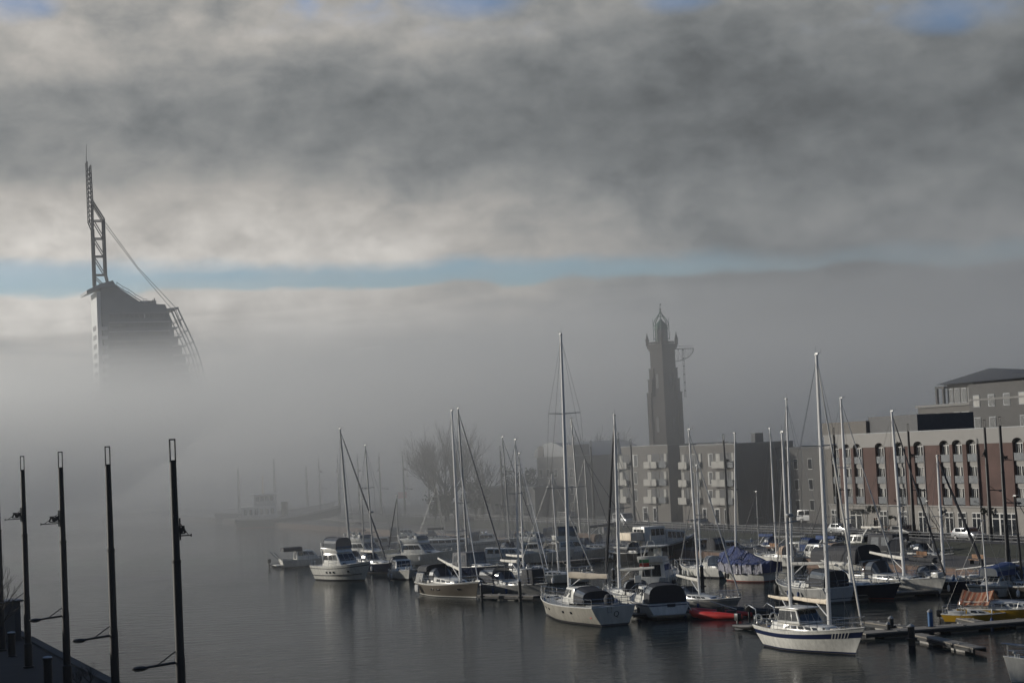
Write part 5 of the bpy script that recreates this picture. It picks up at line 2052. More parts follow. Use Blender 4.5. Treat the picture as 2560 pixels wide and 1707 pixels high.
def leafy_tree(label, p, h, w_, seed, group, name='evergreen_tree', n=1500):
    rnd = random.Random(seed)
    root = empty(name, p)
    tag(root, label, 'tree', group)
    tr = MB()
    tr.path([(0, 0, -.2), (.06, .04, h * .35), (0, .05, h * .7)], [h * .035, h * .028, h * .01], 8)
    for k in range(7):
        a = k * 2.4
        z_ = h * (.25 + .07 * k)
        tr.bar((.03, .03, z_), (math.cos(a) * w_ * .6, math.sin(a) * w_ * .6, z_ + h * .14), h * .012, h * .004, 5)
    tr.build('trunk', 'bark', root)
    cl_ = [(Vector((rnd.uniform(-.75, .75) * w_, rnd.uniform(-.75, .75) * w_, h * rnd.uniform(.3, .9))), rnd.uniform(.25, .5) * w_) for _ in range(16)]
    cr = MB()
    for i in range(n):
        c, r_ = rnd.choice(cl_)
        d_ = Vector((rnd.gauss(0, 1), rnd.gauss(0, 1), rnd.gauss(0, .8))).normalized()
        q = c + d_ * r_ * rnd.random() ** .4
        u_ = Vector((rnd.gauss(0, 1), rnd.gauss(0, 1), rnd.gauss(0, 1))).normalized() * rnd.uniform(.12, .3)
        v_ = u_.orthogonal().normalized() * rnd.uniform(.1, .22)
        cr.add([q - u_, q + v_, q + u_, q - v_], [(0, 1, 2, 3)])
    cr.build('crown', 'leaf', root, smooth=False)
    return root


for px_, py_, hh_, ww_, lb in ((1178, 1296, 7.5, 3.4, 'dark bushy evergreen between the big bare tree and the low pavilion'), (1296, 1290, 9.5, 3.6, 'dark evergreen rising behind the pavilion roof by the round-roofed block'),
                               (1335, 1288, 7.5, 3.0, 'smaller dark evergreen at the corner of the round-roofed block'), (1090, 1302, 5.0, 3.2, 'low dark evergreen clump under the big bare tree'), (1968, 1300, 6.0, 2.4, 'dark evergreen in the gap beside the flats gable')):
    leafy_tree(lb, at(px_, py_, QZ) + V * 1.0, hh_, ww_, px_, 'dark evergreens along the street')

# railing along the edge of the street bank, benches and bins on the promenade
rl0 = RE + V * (fdist - 9.4)
rr0 = empty('promenade_railing', Vector((rl0.x, rl0.y, QZ)), math.atan2(-U.y, -U.x))
tag(rr0, 'long low steel railing along the top of the grass bank', 'railing')
t_ = MB()
for i in range(110):
    x = 60 - i * 2.6
    t_.bar((x, 0, -.1), (x, 0, 1.0), .03, n=4)
for z_ in (.35, .7, 1.0):
    t_.bar((60.1, 0, z_), (60 - 109 * 2.6 - .1, 0, z_), .028, n=4)
t_.build('bars', 'dull_alu', rr0)


def bench(label, p):
    r_ = empty('park_bench', p, math.atan2(-U.y, -U.x))
    tag(r_, label, 'bench', 'benches on the promenade')
    MB().box((0, 0, .45), (1.9, .5, .06)).build('seat', 'wood', r_)
    MB().box((0, .27, .75), (1.9, .06, .4)).build('backrest', 'wood', r_)
    for s_ in (-.75, .75):
        MB().box((s_, .05, .21), (.08, .5, .42)).build('leg', 'black', r_)


for px_, lb in ((1760, 'bench on the promenade behind the low open boat'), (1930, 'bench on the promenade behind the cream sloop'), (2300, 'bench on the promenade above the small blue pile'), (2440, 'bench on the promenade near the red and white open boat')):
    q = RE + V * 3.5
    s_ = solve(lambda s: proj(q - U * s + Z3 * RLOW)[0], px_, -330, 60)
    bench(lb, q - U * s_ + Z3 * RLOW)


# ------------------------------------------------------------------ buildings on the brick side
def s_at(px, P0, z=0.0, n_off=0.0):
    """distance towards the viewer (-U) along the facade line through P0 at picture column px"""
    return solve(lambda s: proj(P0 - U * s - V * n_off + Z3 * z)[0], px, -330, 75)


FR = math.atan2(-U.y, -U.x)        # local +X runs along the facade towards us, local -Y faces the water


def frame_check():
    # local y axis = rot(FR) * (0,1)
    return Vector((-math.sin(FR), math.cos(FR), 0)).dot(V)


SGN = 1 if frame_check() > 0 else -1      # local y * SGN points inland


class Block:
    def __init__(self, name, label, P0, cat='building', group=None):
        self.root = empty(name, P0, FR)
        tag(self.root, label, cat, group)

    def wall(self, name, m, x0, x1, y0, y1, z0, z1, bevel=0):
        mb = MB()
        mb.box(((x0 + x1) / 2, SGN * (y0 + y1) / 2, (z0 + z1) / 2), (x1 - x0, abs(y1 - y0), z1 - z0))
        return mb.build(name, m, self.root, smooth=False, bevel=bevel)


def c4(x):
    return 2000 + x / 3.136


RB = Block('brick_house', 'long red brick waterfront house with white parapet and columns of arched windows', FB)
HR = H - QZ + .02          # parapet top
x0 = s_at(c4(235), FB)
x1 = s_at(c4(1756), FB) + 16
zg, zr = 3.4, HR - 1.75
RB.wall('wall', 'greyrender', x0 + .02, x1 - .02, .45, 13, zg - .4, HR - .3)
cols = [285, 375, 460, 635, 790, 940, 1145, 1245, 1355, 1722]
cs = [s_at(c4(c), FB, 7) for c in cols] + [s_at(c4(1722), FB, 7) + 2.7, s_at(c4(1722), FB, 7) + 5.4]
WW = .98                     # half width of a window bay
edges = [x0]
for c in cs:
    edges += [c - WW, c + WW]
edges.append(x1)
for i in range(0, len(edges), 2):
    a, b_ = edges[i], edges[i + 1]
    if b_ - a > .1:
        RB.wall('brick_pier', 'redbrick' if i > 0 else 'beige', a, b_, 0, .5, zg, zr)
# parapet with an arch over every bay
poly = [(x0 - .1, HR)]
pp = [(x0 - .1, zr)]
for c in cs:
    pp.append((c - WW, zr))
    for k in range(1, 10):
        a = PI - PI * k / 10
        pp.append((c + WW * math.cos(a), zr + .55 * math.sin(a)))
    pp.append((c + WW, zr))
pp += [(x1 + .1, zr), (x1 + .1, HR)]
pm = MB().slab(poly + pp, SGN * -.06, SGN * .52)
pm.build('parapet', 'render_white', RB.root, smooth=False)
RB.wall('coping', 'zinc', x0 - .16, x1 + .16, -.12, .6, HR + .003, HR + .09)
RB.wall('roof', 'zinc', x0, x1, .53, 13.2, HR - .28, HR - .1)
for c in cs:
    for k in range(3):
        zb = zg + .12 + k * (zr - zg + .35) / 3
        fm = MB()
        w = WW * .82
        top = zb + 2.02
        for sx_ in (-1, 0, 1):
            fm.box((c + sx_ * w, SGN * .40, (zb + top) / 2), (.09 if sx_ else .13, .12, top - zb))
        for sx_ in (-.5, .5):
            fm.box((c + sx_ * w, SGN * .41, (zb + top) / 2), (.05, .09, top - zb))
        fm.box((c, SGN * .40, top), (2 * w + .1, .12, .1))
        fm.box((c, SGN * .40, zb + .03), (2 * w + .1, .12, .08))
        wn_ = fm.build('window', 'frame', RB.root, smooth=False)
        MB().box((c, SGN * .445, (zb + top) / 2), (2 * w, .02, top - zb)).build('pane', 'glass', wn_, smooth=False)
        rc = random.Random(int(c * 131 + k * 17))
        kind_ = rc.choice('aabbcdd')
        if kind_ != 'd':
            for sx_ in ((-.7, .7) if kind_ == 'a' else (-.25,) if kind_ == 'b' else (.45,)):
                wq = rc.uniform(.22, .62) * w
                hq = (top - zb - .3) * (1 if kind_ != 'c' else rc.uniform(.4, .8))
                MB().box((c + sx_ * w * .72, SGN * .43, top - .12 - hq / 2), (wq, .012, hq)).build('curtain', 'curtain', wn_, smooth=False)
        rl_ = MB()
        rl_.box((c, SGN * .10, zb + .46), (2 * WW - .04, .05, .84))
        rl_.box((c, SGN * .10, zb + .91), (2 * WW - .04, .08, .05))
        rl_.build('balcony_rail', 'railglass', wn_, smooth=False)
        if k < 2:
            sp_ = MB()
            sp_.box((c, SGN * .34, top + .3), (2 * WW - .02, .16, .5))
            sp_.build('spandrel_panel', 'render_white', RB.root, smooth=False)
RB.wall('ground_floor', 'render_', x0 - .05, x1 + .05, .12, 13, .0, zg - .003)
RB.wall('string_course', 'render_white', x0 - .1, x1 + .1, -.08, .1, zg - .12, zg + .06)
for c in (275, 440, 655, 812, 963, 1172, 1272, 1385, 1568, 1660):
    cx_ = s_at(c4(c), FB, 1.2)
    d_ = MB()
    wd = .85 if c not in (440, 1568) else 1.5
    d_.box((cx_, SGN * .08, 1.35), (2 * wd, .09, 2.7))
    dd = d_.build('door', 'frame', RB.root, smooth=False)
    g_ = MB()
    for s in (-.5, .5):
        g_.box((cx_ + s * wd, SGN * .03, 1.02), (wd * .78, .03, 1.9))
        g_.box((cx_ + s * wd, SGN * .03, 2.33), (wd * .78, .03, .5))
    g_.build('pane', 'glass', dd, smooth=False)
aw = MB()
cx_ = s_at(c4(440), FB, 1.2)
aw.hexa([Vector((cx_ + x_, SGN * y_, z_)) for z_, ys in ((2.75, (-1.5, .08)), (2.83, (-1.5, .08))) for (x_, y_) in ((-1.8, ys[0]), (1.8, ys[0]), (1.8, ys[1]), (-1.8, ys[1]))])
for v_ in range(4, 8):
    pass
aw.build('awning', 'beige', RB.root, smooth=False)
# round wall plants / signs beside the doors
for px_, z_ in ((558, 2.9), (600, 2.95), (1455, 2.95), (1510, 2.9), (727, 1.9), (1120, 2.8)):
    cx_ = s_at(c4(px_), FB, z_)
    t_ = MB()
    rq = .42 if z_ > 2 else .2
    for k in range(26):
        a_ = random.uniform(0, 2 * PI)
        q_ = rq * math.sqrt(random.random())
        t_.ball((cx_ + q_ * math.cos(a_), SGN * (-.3 + random.uniform(-.2, .2)), z_ + q_ * math.sin(a_)), .12, n=4)
    t_.bar((cx_, SGN * .12, z_ + rq), (cx_, SGN * -.3, z_ + rq), .02, n=4)
    t_.build('hanging_plant', 'leaf', RB.root, smooth=False)
for k_ in range(0, len(edges) - 2, 2):
    if k_ and edges[k_ + 1] - edges[k_] > 1.4:
        xq = edges[k_] + .25
        MB().bar((xq, SGN * -.06, .15), (xq, SGN * -.06, zr - .02), .05, n=6).build('downpipe', 'zinc', RB.root)
# set-back storey on the roof
sb0, sb1 = s_at(c4(170), FB + V * 3, 12), s_at(c4(905), FB + V * 3, 12)
RB.wall('set_back_storey', 'beige', sb0, (sb0 + sb1) / 2, 3, 12, HR - .1, HR + 1.75)
RB.wall('roof_plant_room', 'roof', (sb0 + sb1) / 2 + .02, sb1, 3.4, 12, HR - .1, HR + 2.2)

# terrace: railing, tables, people
tr0 = s_at(c4(555), FB - V * 3.4, 0)
tr1 = s_at(c4(830), FB - V * 3.4, 0)
te = empty('terrace_railing', FB - V * 3.4 + Z3 * .14, FR)
tag(te, 'low steel railing around the terrace in front of the brick house', 'railing')
t_ = MB()
n_ = 9
for i in range(n_ + 1):
    x = tr0 + (tr1 - tr0) * i / n_
    t_.bar((x, 0, 0), (x, 0, 1.0), .03, n=5)
for z_ in (.5, 1.0):
    t_.bar((tr0, 0, z_), (tr1, 0, z_), .03, n=5)
t_.build('bars', 'black', te)


def table(p, lb):
    r_ = empty('terrace_table', p, FR)
    tag(r_, lb, 'table', 'terrace tables')
    MB().box((0, 0, .74), (.9, .9, .04)).build('table_top', 'wood', r_)
    for sx_ in (-1, 1):
        for sy_ in (-1, 1):
            MB().bar((sx_ * .38, sy_ * .38, 0), (sx_ * .38, sy_ * .38, .72), .025).build('leg', 'black', r_)


for c, lb in ((1045, 'small table outside the brick house, by the third single door'), (690, 'small table outside the brick house, beside the standing person')):
    table(FB - U * s_at(c4(c), FB - V * 2.4, 0) - V * 2.4 + Z3 * .14, lb)


def person(label, p, rz, h=1.76, coat='coat', arm=.0):
    root = empty('person', p, rz)
    tag(root, label, 'person')
    me = bpy.data.meshes.new('body')
    k = h / 1.76
    J = [(0, 0, .95), (0, .01, 1.2), (0, 0, 1.42), (0, .0, 1.52), (0, .03, 1.63), (0, .02, 1.74),
         (.19, 0, 1.42), (.25, -.03, 1.15), (.22, .12 + arm, .95), (-.19, 0, 1.42), (-.25, -.03, 1.15), (-.22, .1, .93),
         (.1, 0, .9), (.11, .03, .5), (.11, -.02, .08), (.12, .12, .03), (-.1, 0, .9), (-.11, -.02, .5), (-.11, -.08, .08), (-.12, .06, .03)]
    E = [(0, 1), (1, 2), (2, 3), (3, 4), (4, 5), (2, 6), (6, 7), (7, 8), (2, 9), (9, 10), (10, 11), (0, 12), (12, 13), (13, 14), (14, 15), (0, 16), (16, 17), (17, 18), (18, 19)]
    rad = [.16, .15, .16, .06, .1, .08, .075, .06, .04, .075, .06, .04, .1, .07, .05, .045, .1, .07, .05, .045]
    me.from_pydata([Vector(j) * k for j in J], E, [])
    me.materials.append(M[coat])
    o = bpy.data.objects.new('body', me)
    col.objects.link(o)
    o.parent = root
    md = o.modifiers.new('skin', 'SKIN')
    for v, r_ in zip(me.skin_vertices[0].data, rad):
        v.radius = (r_ * k, r_ * k)
    me.skin_vertices[0].data[0].use_root = True
    o.modifiers.new('sub', 'SUBSURF').render_levels = 1
    MB().ball((0, .045 * k, 1.655 * k), .092 * k, .1 * k, .125 * k, 8).build('head', 'skin', root)
    MB().ball((0, .005 * k, 1.7 * k), .105 * k, .105 * k, .1 * k, 8).build('hair', 'bark', root)
    return root


for c, lb, dz in ((592, 'person in a dark coat standing on the terrace by the railing', 0), (607, 'second person in a dark coat, close beside the first on the terrace', .7)):
    person(lb, FB - U * s_at(c4(c), FB - V * (2.6 - dz), 0) - V * (2.6 - dz) + Z3 * .14, FR + 2.2 + dz)


# cars
def car(label, p, rz, m, van=False, group='parked cars'):
    root = empty('parked_car', p, rz)
    tag(root, label, 'van' if van else 'car', group)
    L_, W_ = (4.9, 1.9) if van else (4.3, 1.75)
    prof = [(-L_ / 2, .35), (-L_ / 2 - .02, .75), (-L_ / 2 + .08, 1.0), (-L_ / 2 + .25, 1.9), (L_ * .18, 1.92), (L_ * .34, 1.1), (L_ / 2 - .08, .95), (L_ / 2, .6), (L_ / 2 - .02, .3)] if van else \
        [(-L_ / 2, .35), (-L_ / 2 - .02, .8), (-L_ / 2 + .2, 1.0), (-L_ / 2 + .75, 1.42), (L_ * .05, 1.46), (L_ * .24, 1.0), (L_ / 2 - .1, .8), (L_ / 2, .55), (L_ / 2 - .02, .3)]
    mb = MB().slab(prof, -W_ / 2, W_ / 2)
    mb.build('body', m, root, bevel=.06)
    zt, zb = (1.8, 1.15) if van else (1.36, .98)
    for s in (-1, 1):
        for a, b_ in (((-.42, -.2), (-.18, .04), (.06, .2)) if van else ((-.3, -.06), (-.04, .13), (.135, .16)))[:3]:
            g = MB()
            g.box(((a + b_) / 2 * L_, s * (W_ / 2 + .004), (zt + zb) / 2), ((b_ - a) * L_, .02, zt - zb))
            g.build('window', 'glass', root, smooth=False)
    f = MB()
    xa, za, xb, zb2 = (L_ * .2, 1.86, L_ * .335, 1.16) if van else (L_ * .06, 1.42, L_ * .23, 1.03)
    f.hexa([Vector((x_, y_, z_)) for (x_, z_) in ((xb + .02, zb2 + .02), (xa + .02, za + .02)) for y_ in (-.0,) for y_ in (-W_ * .42, W_ * .42)] * 2 if False else
           [Vector((xb - .05, -W_ * .43, zb2)), Vector((xb + .02, -W_ * .43, zb2)), Vector((xb + .02, W_ * .43, zb2)), Vector((xb - .05, W_ * .43, zb2)),
            Vector((xa - .05, -W_ * .4, za)), Vector((xa + .02, -W_ * .4, za)), Vector((xa + .02, W_ * .4, za)), Vector((xa - .05, W_ * .4, za))])
    f.build('windscreen', 'glass', root, smooth=False)
    for sx_ in (-.31, .31):
        for s in (-1, 1):
            w_ = MB()
            w_.bar((sx_ * L_, s * (W_ / 2 - .2), .32), (sx_ * L_, s * (W_ / 2 + .02), .32), .32, n=16)
            wo2 = w_.build('wheel', 'tyre', root)
            MB().bar((sx_ * L_, s * (W_ / 2 + .015), .32), (sx_ * L_, s * (W_ / 2 + .03), .32), .19, n=12).build('rim', 'steel', wo2)
    for s in (-1, 1):
        MB().box((L_ / 2 - .03, s * W_ * .36, .72), (.08, .3, .16)).build('headlight', 'lens', root, bevel=.02)
        MB().box((-L_ / 2 + .01, s * W_ * .4, .85), (.06, .16, .3)).build('tail_light', 'flagred', root, bevel=.01)


cp_ = at(2035, 1306, QZ)
car('white van parked by the corner of the brick house', Vector((cp_.x, cp_.y, QZ + .005)), FR + .35, 'carwhite', True)
cp_ = at(1998, 1302, QZ)
car('silver car parked behind the white van', Vector((cp_.x, cp_.y, QZ + .005)), FR + .9, 'carsilver')
cp_ = at(1874, 1305, QZ)
car('silver car parked at the foot of the dark flats gable', Vector((cp_.x, cp_.y, QZ + .005)), FR + 1.35, 'carsilver')
for px_, m__, vn, lb in ((2105, 'carsilver', False, 'silver car standing before the left end of the brick house'), (2260, 'black', False, 'black car before the single windows of the brick house'),
                         (1750, 'black', False, 'black car at the door of the right-hand pale flats'), (1560, 'carsilver', True, 'silver van at the left end of the pale flats'), (1420, 'black', True, 'dark van before the round-roofed block'), (2420, 'carsilver', False, 'silver car below the three grouped windows of the brick house')):
    q = FB - V * 6.2
    s_ = solve(lambda s: proj(q - U * s + Z3 * QZ)[0], px_, -330, 60)
    q = q - U * s_
    car(lb, Vector((q.x, q.y, QZ + .005)), FR + .02, m__, vn)
cp_ = at(1632, 1296, QZ)
car('white car parked below the balconies of the left-hand pale flats', Vector((cp_.x, cp_.y, QZ + .005)), FR + .2, 'carwhite')


# pale flats with balconies
def c3(x):
    return 1500 + x / 4.612


def c3y(y):
    return 1040 + y / 4.612


def flats(label, P0, xl, xr, topy, depth, colsA, colsB, seed, lower=None):
    """xl, xr crop columns of the front, topy crop row of the roof edge at xr"""
    bk_ = Block('apartment_block', label, P0, group='pale balcony flats')
    a, b_ = s_at(c3(xl), P0, 6), s_at(c3(xr), P0, 6)
    zt = height_at(P0 - U * b_, c3y(topy)) - QZ
    bk_.wall('wall', 'beige', a, b_, 0, depth, 0, zt)
    bk_.wall('coping', 'zinc', a - .08, b_ + .08, -.08, depth + .08, zt + .003, zt + .12)
    n = 4
    fh = (zt - .9) / n
    for k in range(1, n):
        zb = .2 + k * fh
        for (p, q, kind) in colsA:
            u, v = s_at(c3(p), P0, zb), s_at(c3(q), P0, zb)
            if kind == 'bal':
                m_ = MB()
                m_.box(((u + v) / 2, SGN * -.62, zb + .5), (v - u, .07, 1.0))
                bo = m_.build('balcony', 'panel', bk_.root, smooth=False)
                f_ = MB()
                f_.box(((u + v) / 2, SGN * -.34, zb - .06), (v - u, .64, .12))
                f_.build('balcony_slab', 'render_', bo, smooth=False)
                MB().box(((u + v) / 2, SGN * -.02, zb + 1.15), (v - u, .05, 2.2)).build('recess_shade_panel', 'roof', bk_.root, smooth=False)  # flat dark plate on the wall; the recess's shade is put into its colour
                wn2 = MB()
                wn2.box((u + (v - u) * .25, SGN * -.06, zb + 1.2), ((v - u) * .3, .05, 1.9))
                wn2.build('window', 'curtain', bk_.root, smooth=False)
            elif kind == 'glass':
                m_ = MB()
                m_.box(((u + v) / 2, SGN * -.35, zb + .5), (v - u, .06, 1.0))
                m_.build('balcony_rail', 'railglass', bk_.root, smooth=False)
                MB().box(((u + v) / 2, SGN * -.02, zb + 1.15), (v - u, .05, 2.2)).build('recess_shade_panel', 'roof', bk_.root, smooth=False)  # same dark plate, shade of a hollow given by colour
                wn2 = MB()
                wn2.box((u + (v - u) * .72, SGN * -.06, zb + 1.25), ((v - u) * .34, .05, 1.9))
                wn2.build('window', 'curtain', bk_.root, smooth=False)
            else:
                fr_ = MB()
                fr_.box(((u + v) / 2, SGN * -.03, zb + 1.2), (v - u, .07, 2.0))
                wn2 = fr_.build('window', 'frame', bk_.root, smooth=False)
                MB().box(((u + v) / 2 + .1 * (v - u), SGN * -.07, zb + 1.2), ((v - u) * .62, .02, 1.8)).build('pane', 'glass', wn2, smooth=False)
    for (p, q) in colsB:
        u, v = s_at(c3(p), P0, 1), s_at(c3(q), P0, 1)
        d_ = MB()
        d_.box(((u + v) / 2, SGN * -.03, 1.2), (v - u, .08, 2.4))
        dd = d_.build('door', 'frame', bk_.root, smooth=False)
        MB().box(((u + v) / 2, SGN * -.075, 1.15), ((v - u) * .7, .02, 2.0)).build('pane', 'glass', dd, smooth=False)
    return bk_, a, b_, zt


FP = FB + V * 2.0
bk_, a, b_, zt = flats('left-hand block of pale flats with stacked white balconies, the tower behind it', FP, 262, 800, 335, 11,
                       [(225, 345, 'bal'), (385, 440, 'win'), (545, 690, 'bal'), (702, 785, 'glass')], [(500, 560), (620, 660)], 3)
bk_.wall('stair_wing', 'greyrender', a - 6, a - .01, 3, 11, 0, zt - .7)
bk_, a, b_, zt = flats('right-hand block of pale flats with stacked white balconies and a dark gable', FP, 940, 1575, 322, 10,
                       [(945, 1040, 'bal'), (1060, 1100, 'win'), (1110, 1180, 'glass'), (1255, 1310, 'win'), (1330, 1485, 'bal'), (1490, 1560, 'glass')], [(1330, 1390), (1190, 1240), (1440, 1480)], 5)
bk_.wall('chimney', 'roof', b_ - 2.0, b_ - .8, 4, 5.4, zt, zt + 1.5)
bk_.wall('roof_rim', 'roof', a + 5, b_ - 1.5, .3, 1.2, zt + .125, zt + .3)
# dark houses filling the street line
db = Block('town_house', 'dark brick town house between the flats gable and the brick house', FB + V * 9, group='dark houses in the second row')
a, b_ = s_at(1978, FB + V * 9, 3), s_at(2052, FB + V * 9, 3)
db.wall('wall', 'greyrender', a - 8, b_ + 3, 0, 10, 0, 10.8)
db.wall('roof', 'roof', a - 8.2, b_ + 3.2, -.2, 10.2, 10.8, 11.1)
for i in range(4):
    for k in range(3):
        x = a - 6 + i * 4
        fr_ = MB().box((x, SGN * -.03, 2.6 + k * 3), (1.2, .08, 1.6)).build('window', 'frame', db.root, smooth=False)
        MB().box((x, SGN * -.075, 2.6 + k * 3), (1.0, .02, 1.4)).build('pane', 'glass', fr_, smooth=False)
# round-roofed block left of the flats
P2 = FB + V * 4
rb = Block('round_roofed_house', 'grey block with a bowed roof standing in the fog left of the flats', P2, group='dark houses in the second row')
a, b_ = s_at(1345, P2, 6), s_at(1440, P2, 6)
zt = height_at(P2 - U * b_, 1140) - QZ
rb.wall('wall', 'roof', a, b_, 0, 14, 0, zt)
ar = [(a - .3, zt + .01)] + [(a - .3 + (b_ - a + .6) * i / 12, zt + .01 + 2.6 * math.sin(PI * (i / 12 * .85 + .15))) for i in range(13)] + [(b_ + .3, zt + .01)]
MB().slab(ar, SGN * -.3, SGN * 14.3).build('roof', 'zinc', rb.root, smooth=False)
for i in range(5):
    for k in range(3):
        x = a + (b_ - a) * (i + .5) / 5
        fr_ = MB().box((x, SGN * -.03, 2 + k * 3), (1.6, .08, 1.7)).build('window', 'frame', rb.root, smooth=False)
        MB().box((x, SGN * -.075, 2 + k * 3), (1.4, .02, 1.5)).build('pane', 'glass', fr_, smooth=False)
for xx in (a + 1.5, (a + b_) / 2 + 6):
    rb.wall('dormer', 'beige', xx, xx + 2.6, -.35, 3, zt + .1, zt + 2.1)
db = Block('town_house', 'dark house half hidden behind the round-roofed block', FB + V * 12, group='dark houses in the second row')
a, b_ = s_at(1430, FB + V * 12, 3), s_at(1545, FB + V * 12, 3)
db.wall('wall', 'roof', a, b_, 0, 12, 0, 9.6)
db.wall('roof', 'roof', a - .2, b_ + .2, -.2, 12.2, 9.6, 10.0)
# low dark pavilion at the big tree
P3 = FB - V * 2
pv = Block('pavilion', 'low dark pavilion with a flat roof beside the big bare tree', P3)
a, b_ = s_at(1168, P3, 3), s_at(1338, P3, 3)
pv.wall('wall', 'roof', a, b_, 0, 8, 0, height_at(P3 - U * b_, 1222) - QZ)
zt = height_at(P3 - U * b_, 1222) - QZ
pv.wall('roof', 'roof', a - .4, b_ + .4, -.5, 8.4, zt + .003, zt + .35)
for i in range(5):
    x = a + (b_ - a) * (i + .5) / 5
    fr_ = MB().box((x, SGN * -.03, 1.6), ((b_ - a) / 7, .08, 2.2)).build('window', 'zinc', pv.root, smooth=False)
    MB().box((x, SGN * -.075, 1.6), ((b_ - a) / 7.6, .02, 2.0)).build('pane', 'glass', fr_, smooth=False)
# tall stepped house behind the brick house, with a hipped roof
P4 = FB + V * 26
th = Block('stepped_house', 'tall stepped house with a shallow hipped roof looming behind the brick house', P4)


def zc4(y, s, P=P4):
    return height_at(P - U * s, 880 + y / 3.136) - QZ


a, b_, c_, e_ = (s_at(c4(v), P4, 16) for v in (925, 1135, 1345, 1900))
z1, z2, z3 = zc4(440, a), zc4(262, b_), zc4(255, c_)
th.wall('wall', 'beige', a, c_, 0, 14, 0, z1)
th.wall('upper_wall', 'beige', b_, c_, .6, 14, z1, z2)
th.wall('tower_wall', 'greyrender', c_, e_, -.4, 15, 0, z3)
th.wall('cornice', 'render_white', a - .3, c_ + .02, -.3, 14.2, z1 + .004, z1 + .35)
th.wall('upper_cornice', 'render_white', b_ - .3, c_ - .02, .3, 14.2, z2 + .004, z2 + .3)
pk = s_at(c4(1470), P4 + V * 7, 24)
zp = zc4(128, pk, P4 + V * 7)
hp_ = MB()
ym0, ym1 = SGN * -1.0, SGN * 15.6
base = [Vector((b_ - .6, ym0, z3 + .31)), Vector((e_ + .6, ym0, z3 + .31)), Vector((e_ + .6, ym1, z3 + .31)), Vector((b_ - .6, ym1, z3 + .31))]
rdg = [Vector((pk, SGN * 7, zp)), Vector((pk + .6, SGN * 7, zp))]
hp_.add(base + rdg, [(3, 2, 1, 0), (0, 1, 5, 4), (2, 3, 4, 5), (1, 2, 5), (3, 0, 4)])
rfo = hp_.build('roof', 'roof', th.root, smooth=False)
MB().box((s_at(c4(1680), P4, 22), SGN * 7, zp + .3), (1.2, 1.2, 2.2)).build('chimney', 'greyrender', rfo)
for (u, v, za, zb) in ((965, 1000, .25, 2.5), (1060, 1095, .25, 2.5), (1205, 1250, .3, 3.2), (1265, 1325, .3, 3.2)):
    for k in range(2):
        u_, v_ = s_at(c4(u), P4, 16), s_at(c4(v), P4, 16)
        zz_ = z1 - 3.4 - k * 3.2
        fr_ = MB().box(((u_ + v_) / 2, SGN * -.03, zz_ + 1.3), (v_ - u_, .08, 2.4)).build('window', 'frame', th.root, smooth=False)
        MB().box(((u_ + v_) / 2, SGN * -.075, zz_ + 1.3), ((v_ - u_) * .75, .02, 2.2)).build('pane', 'curtain', fr_, smooth=False)
for i in range(4):
    u_ = b_ + (c_ - b_) * (i + .5) / 4
    fr_ = MB().box((u_, SGN * .57, z1 + (z2 - z1) * .48), ((c_ - b_) / 5, .08, (z2 - z1) * .7)).build('window', 'zinc', th.root, smooth=False)
    MB().box((u_, SGN * .525, z1 + (z2 - z1) * .48), ((c_ - b_) / 6, .02, (z2 - z1) * .62)).build('pane', 'glass', fr_, smooth=False)
for i in range(5):
    for k in range(5):
        u_ = c_ + 1.8 + i * 3.4
        zz_ = z3 - 2.4 - k * 3.1
        if (i + 2 * k) % 5 == 4:
            continue
        fr_ = MB().box((u_, SGN * -.43, zz_), (1.5, .08, 1.7)).build('window', 'zinc', th.root, smooth=False)
        MB().box((u_ + .04, SGN * -.48, zz_), (1.25, .02, 1.45)).build('pane', 'glass' if (i + k) % 3 else 'curtain', fr_, smooth=False)
th.wall('string_course', 'render_white', c_ - .05, e_, -.52, -.38, z1 + .5, z1 + .75)
pg_ = MB()
xL = s_at(c4(1065), P4, 18)
for x, y in ((xL, 0.2), (xL, 4), (b_ - .35, .2)):
    pg_.box((x, SGN * y, (z1 + z2) / 2), (.35, .35, z2 - z1 - .8))
pg_.box(((xL + b_) / 2, SGN * .2, z2 - .25), (b_ - xL + .3, .4, .3))
pg_.box((xL, SGN * 2.1, z2 - .251), (.36, 4.2, .28))
pg_.build('roof_pergola', 'greyrender', th.root, smooth=False)

# ------------------------------------------------------------------ the brick light tower
TP = at(1677, 1290, QZ)
TP = TP * (318 / TP.y)
TP.z = QZ
tw = empty('light_tower', TP, R(40))
tag(tw, 'square brick light tower with stepped corners, green lantern and a side bracket', 'lighthouse')
kk = 57.0                      # crop pixels per metre of the zoomed photograph at the tower


def tz(y):
    return height_at(TP, 740 + y / 3.918) - QZ


zgal = tz(505)
sh = MB()
hw = 1.5
sh.box((0, 0, (zgal) / 2), (hw * 2, hw * 2, zgal))
sh.build('shaft', 'darkbrick', tw, smooth=False)
steps = [(tz(715), .2), (tz(820), .4), (tz(950), .6)]
for sx_ in (-1, 1):
    for sy_ in (-1, 1):
        st_ = MB()
        for i, (z_, o_) in enumerate(steps):
            w_ = .95 - .0 * i
            c_ = hw + o_ - w_ / 2
            st_.box((sx_ * c_, sy_ * c_, z_ / 2 - .003 * i), (w_ + .002 * i, w_ + .002 * i, z_ - .006 * i))
            st_.box((sx_ * c_, sy_ * c_, z_ + .08), (w_ + .14, w_ + .14, .16))
        st_.build('buttress', 'darkbrick', tw, smooth=False)
lowz = tz(960)
MB().box((0, 0, lowz / 2 - .2), (hw * 2 + .8, hw * 2 + .8, lowz - .4)).build('lower_shaft', 'darkbrick', tw, smooth=False)
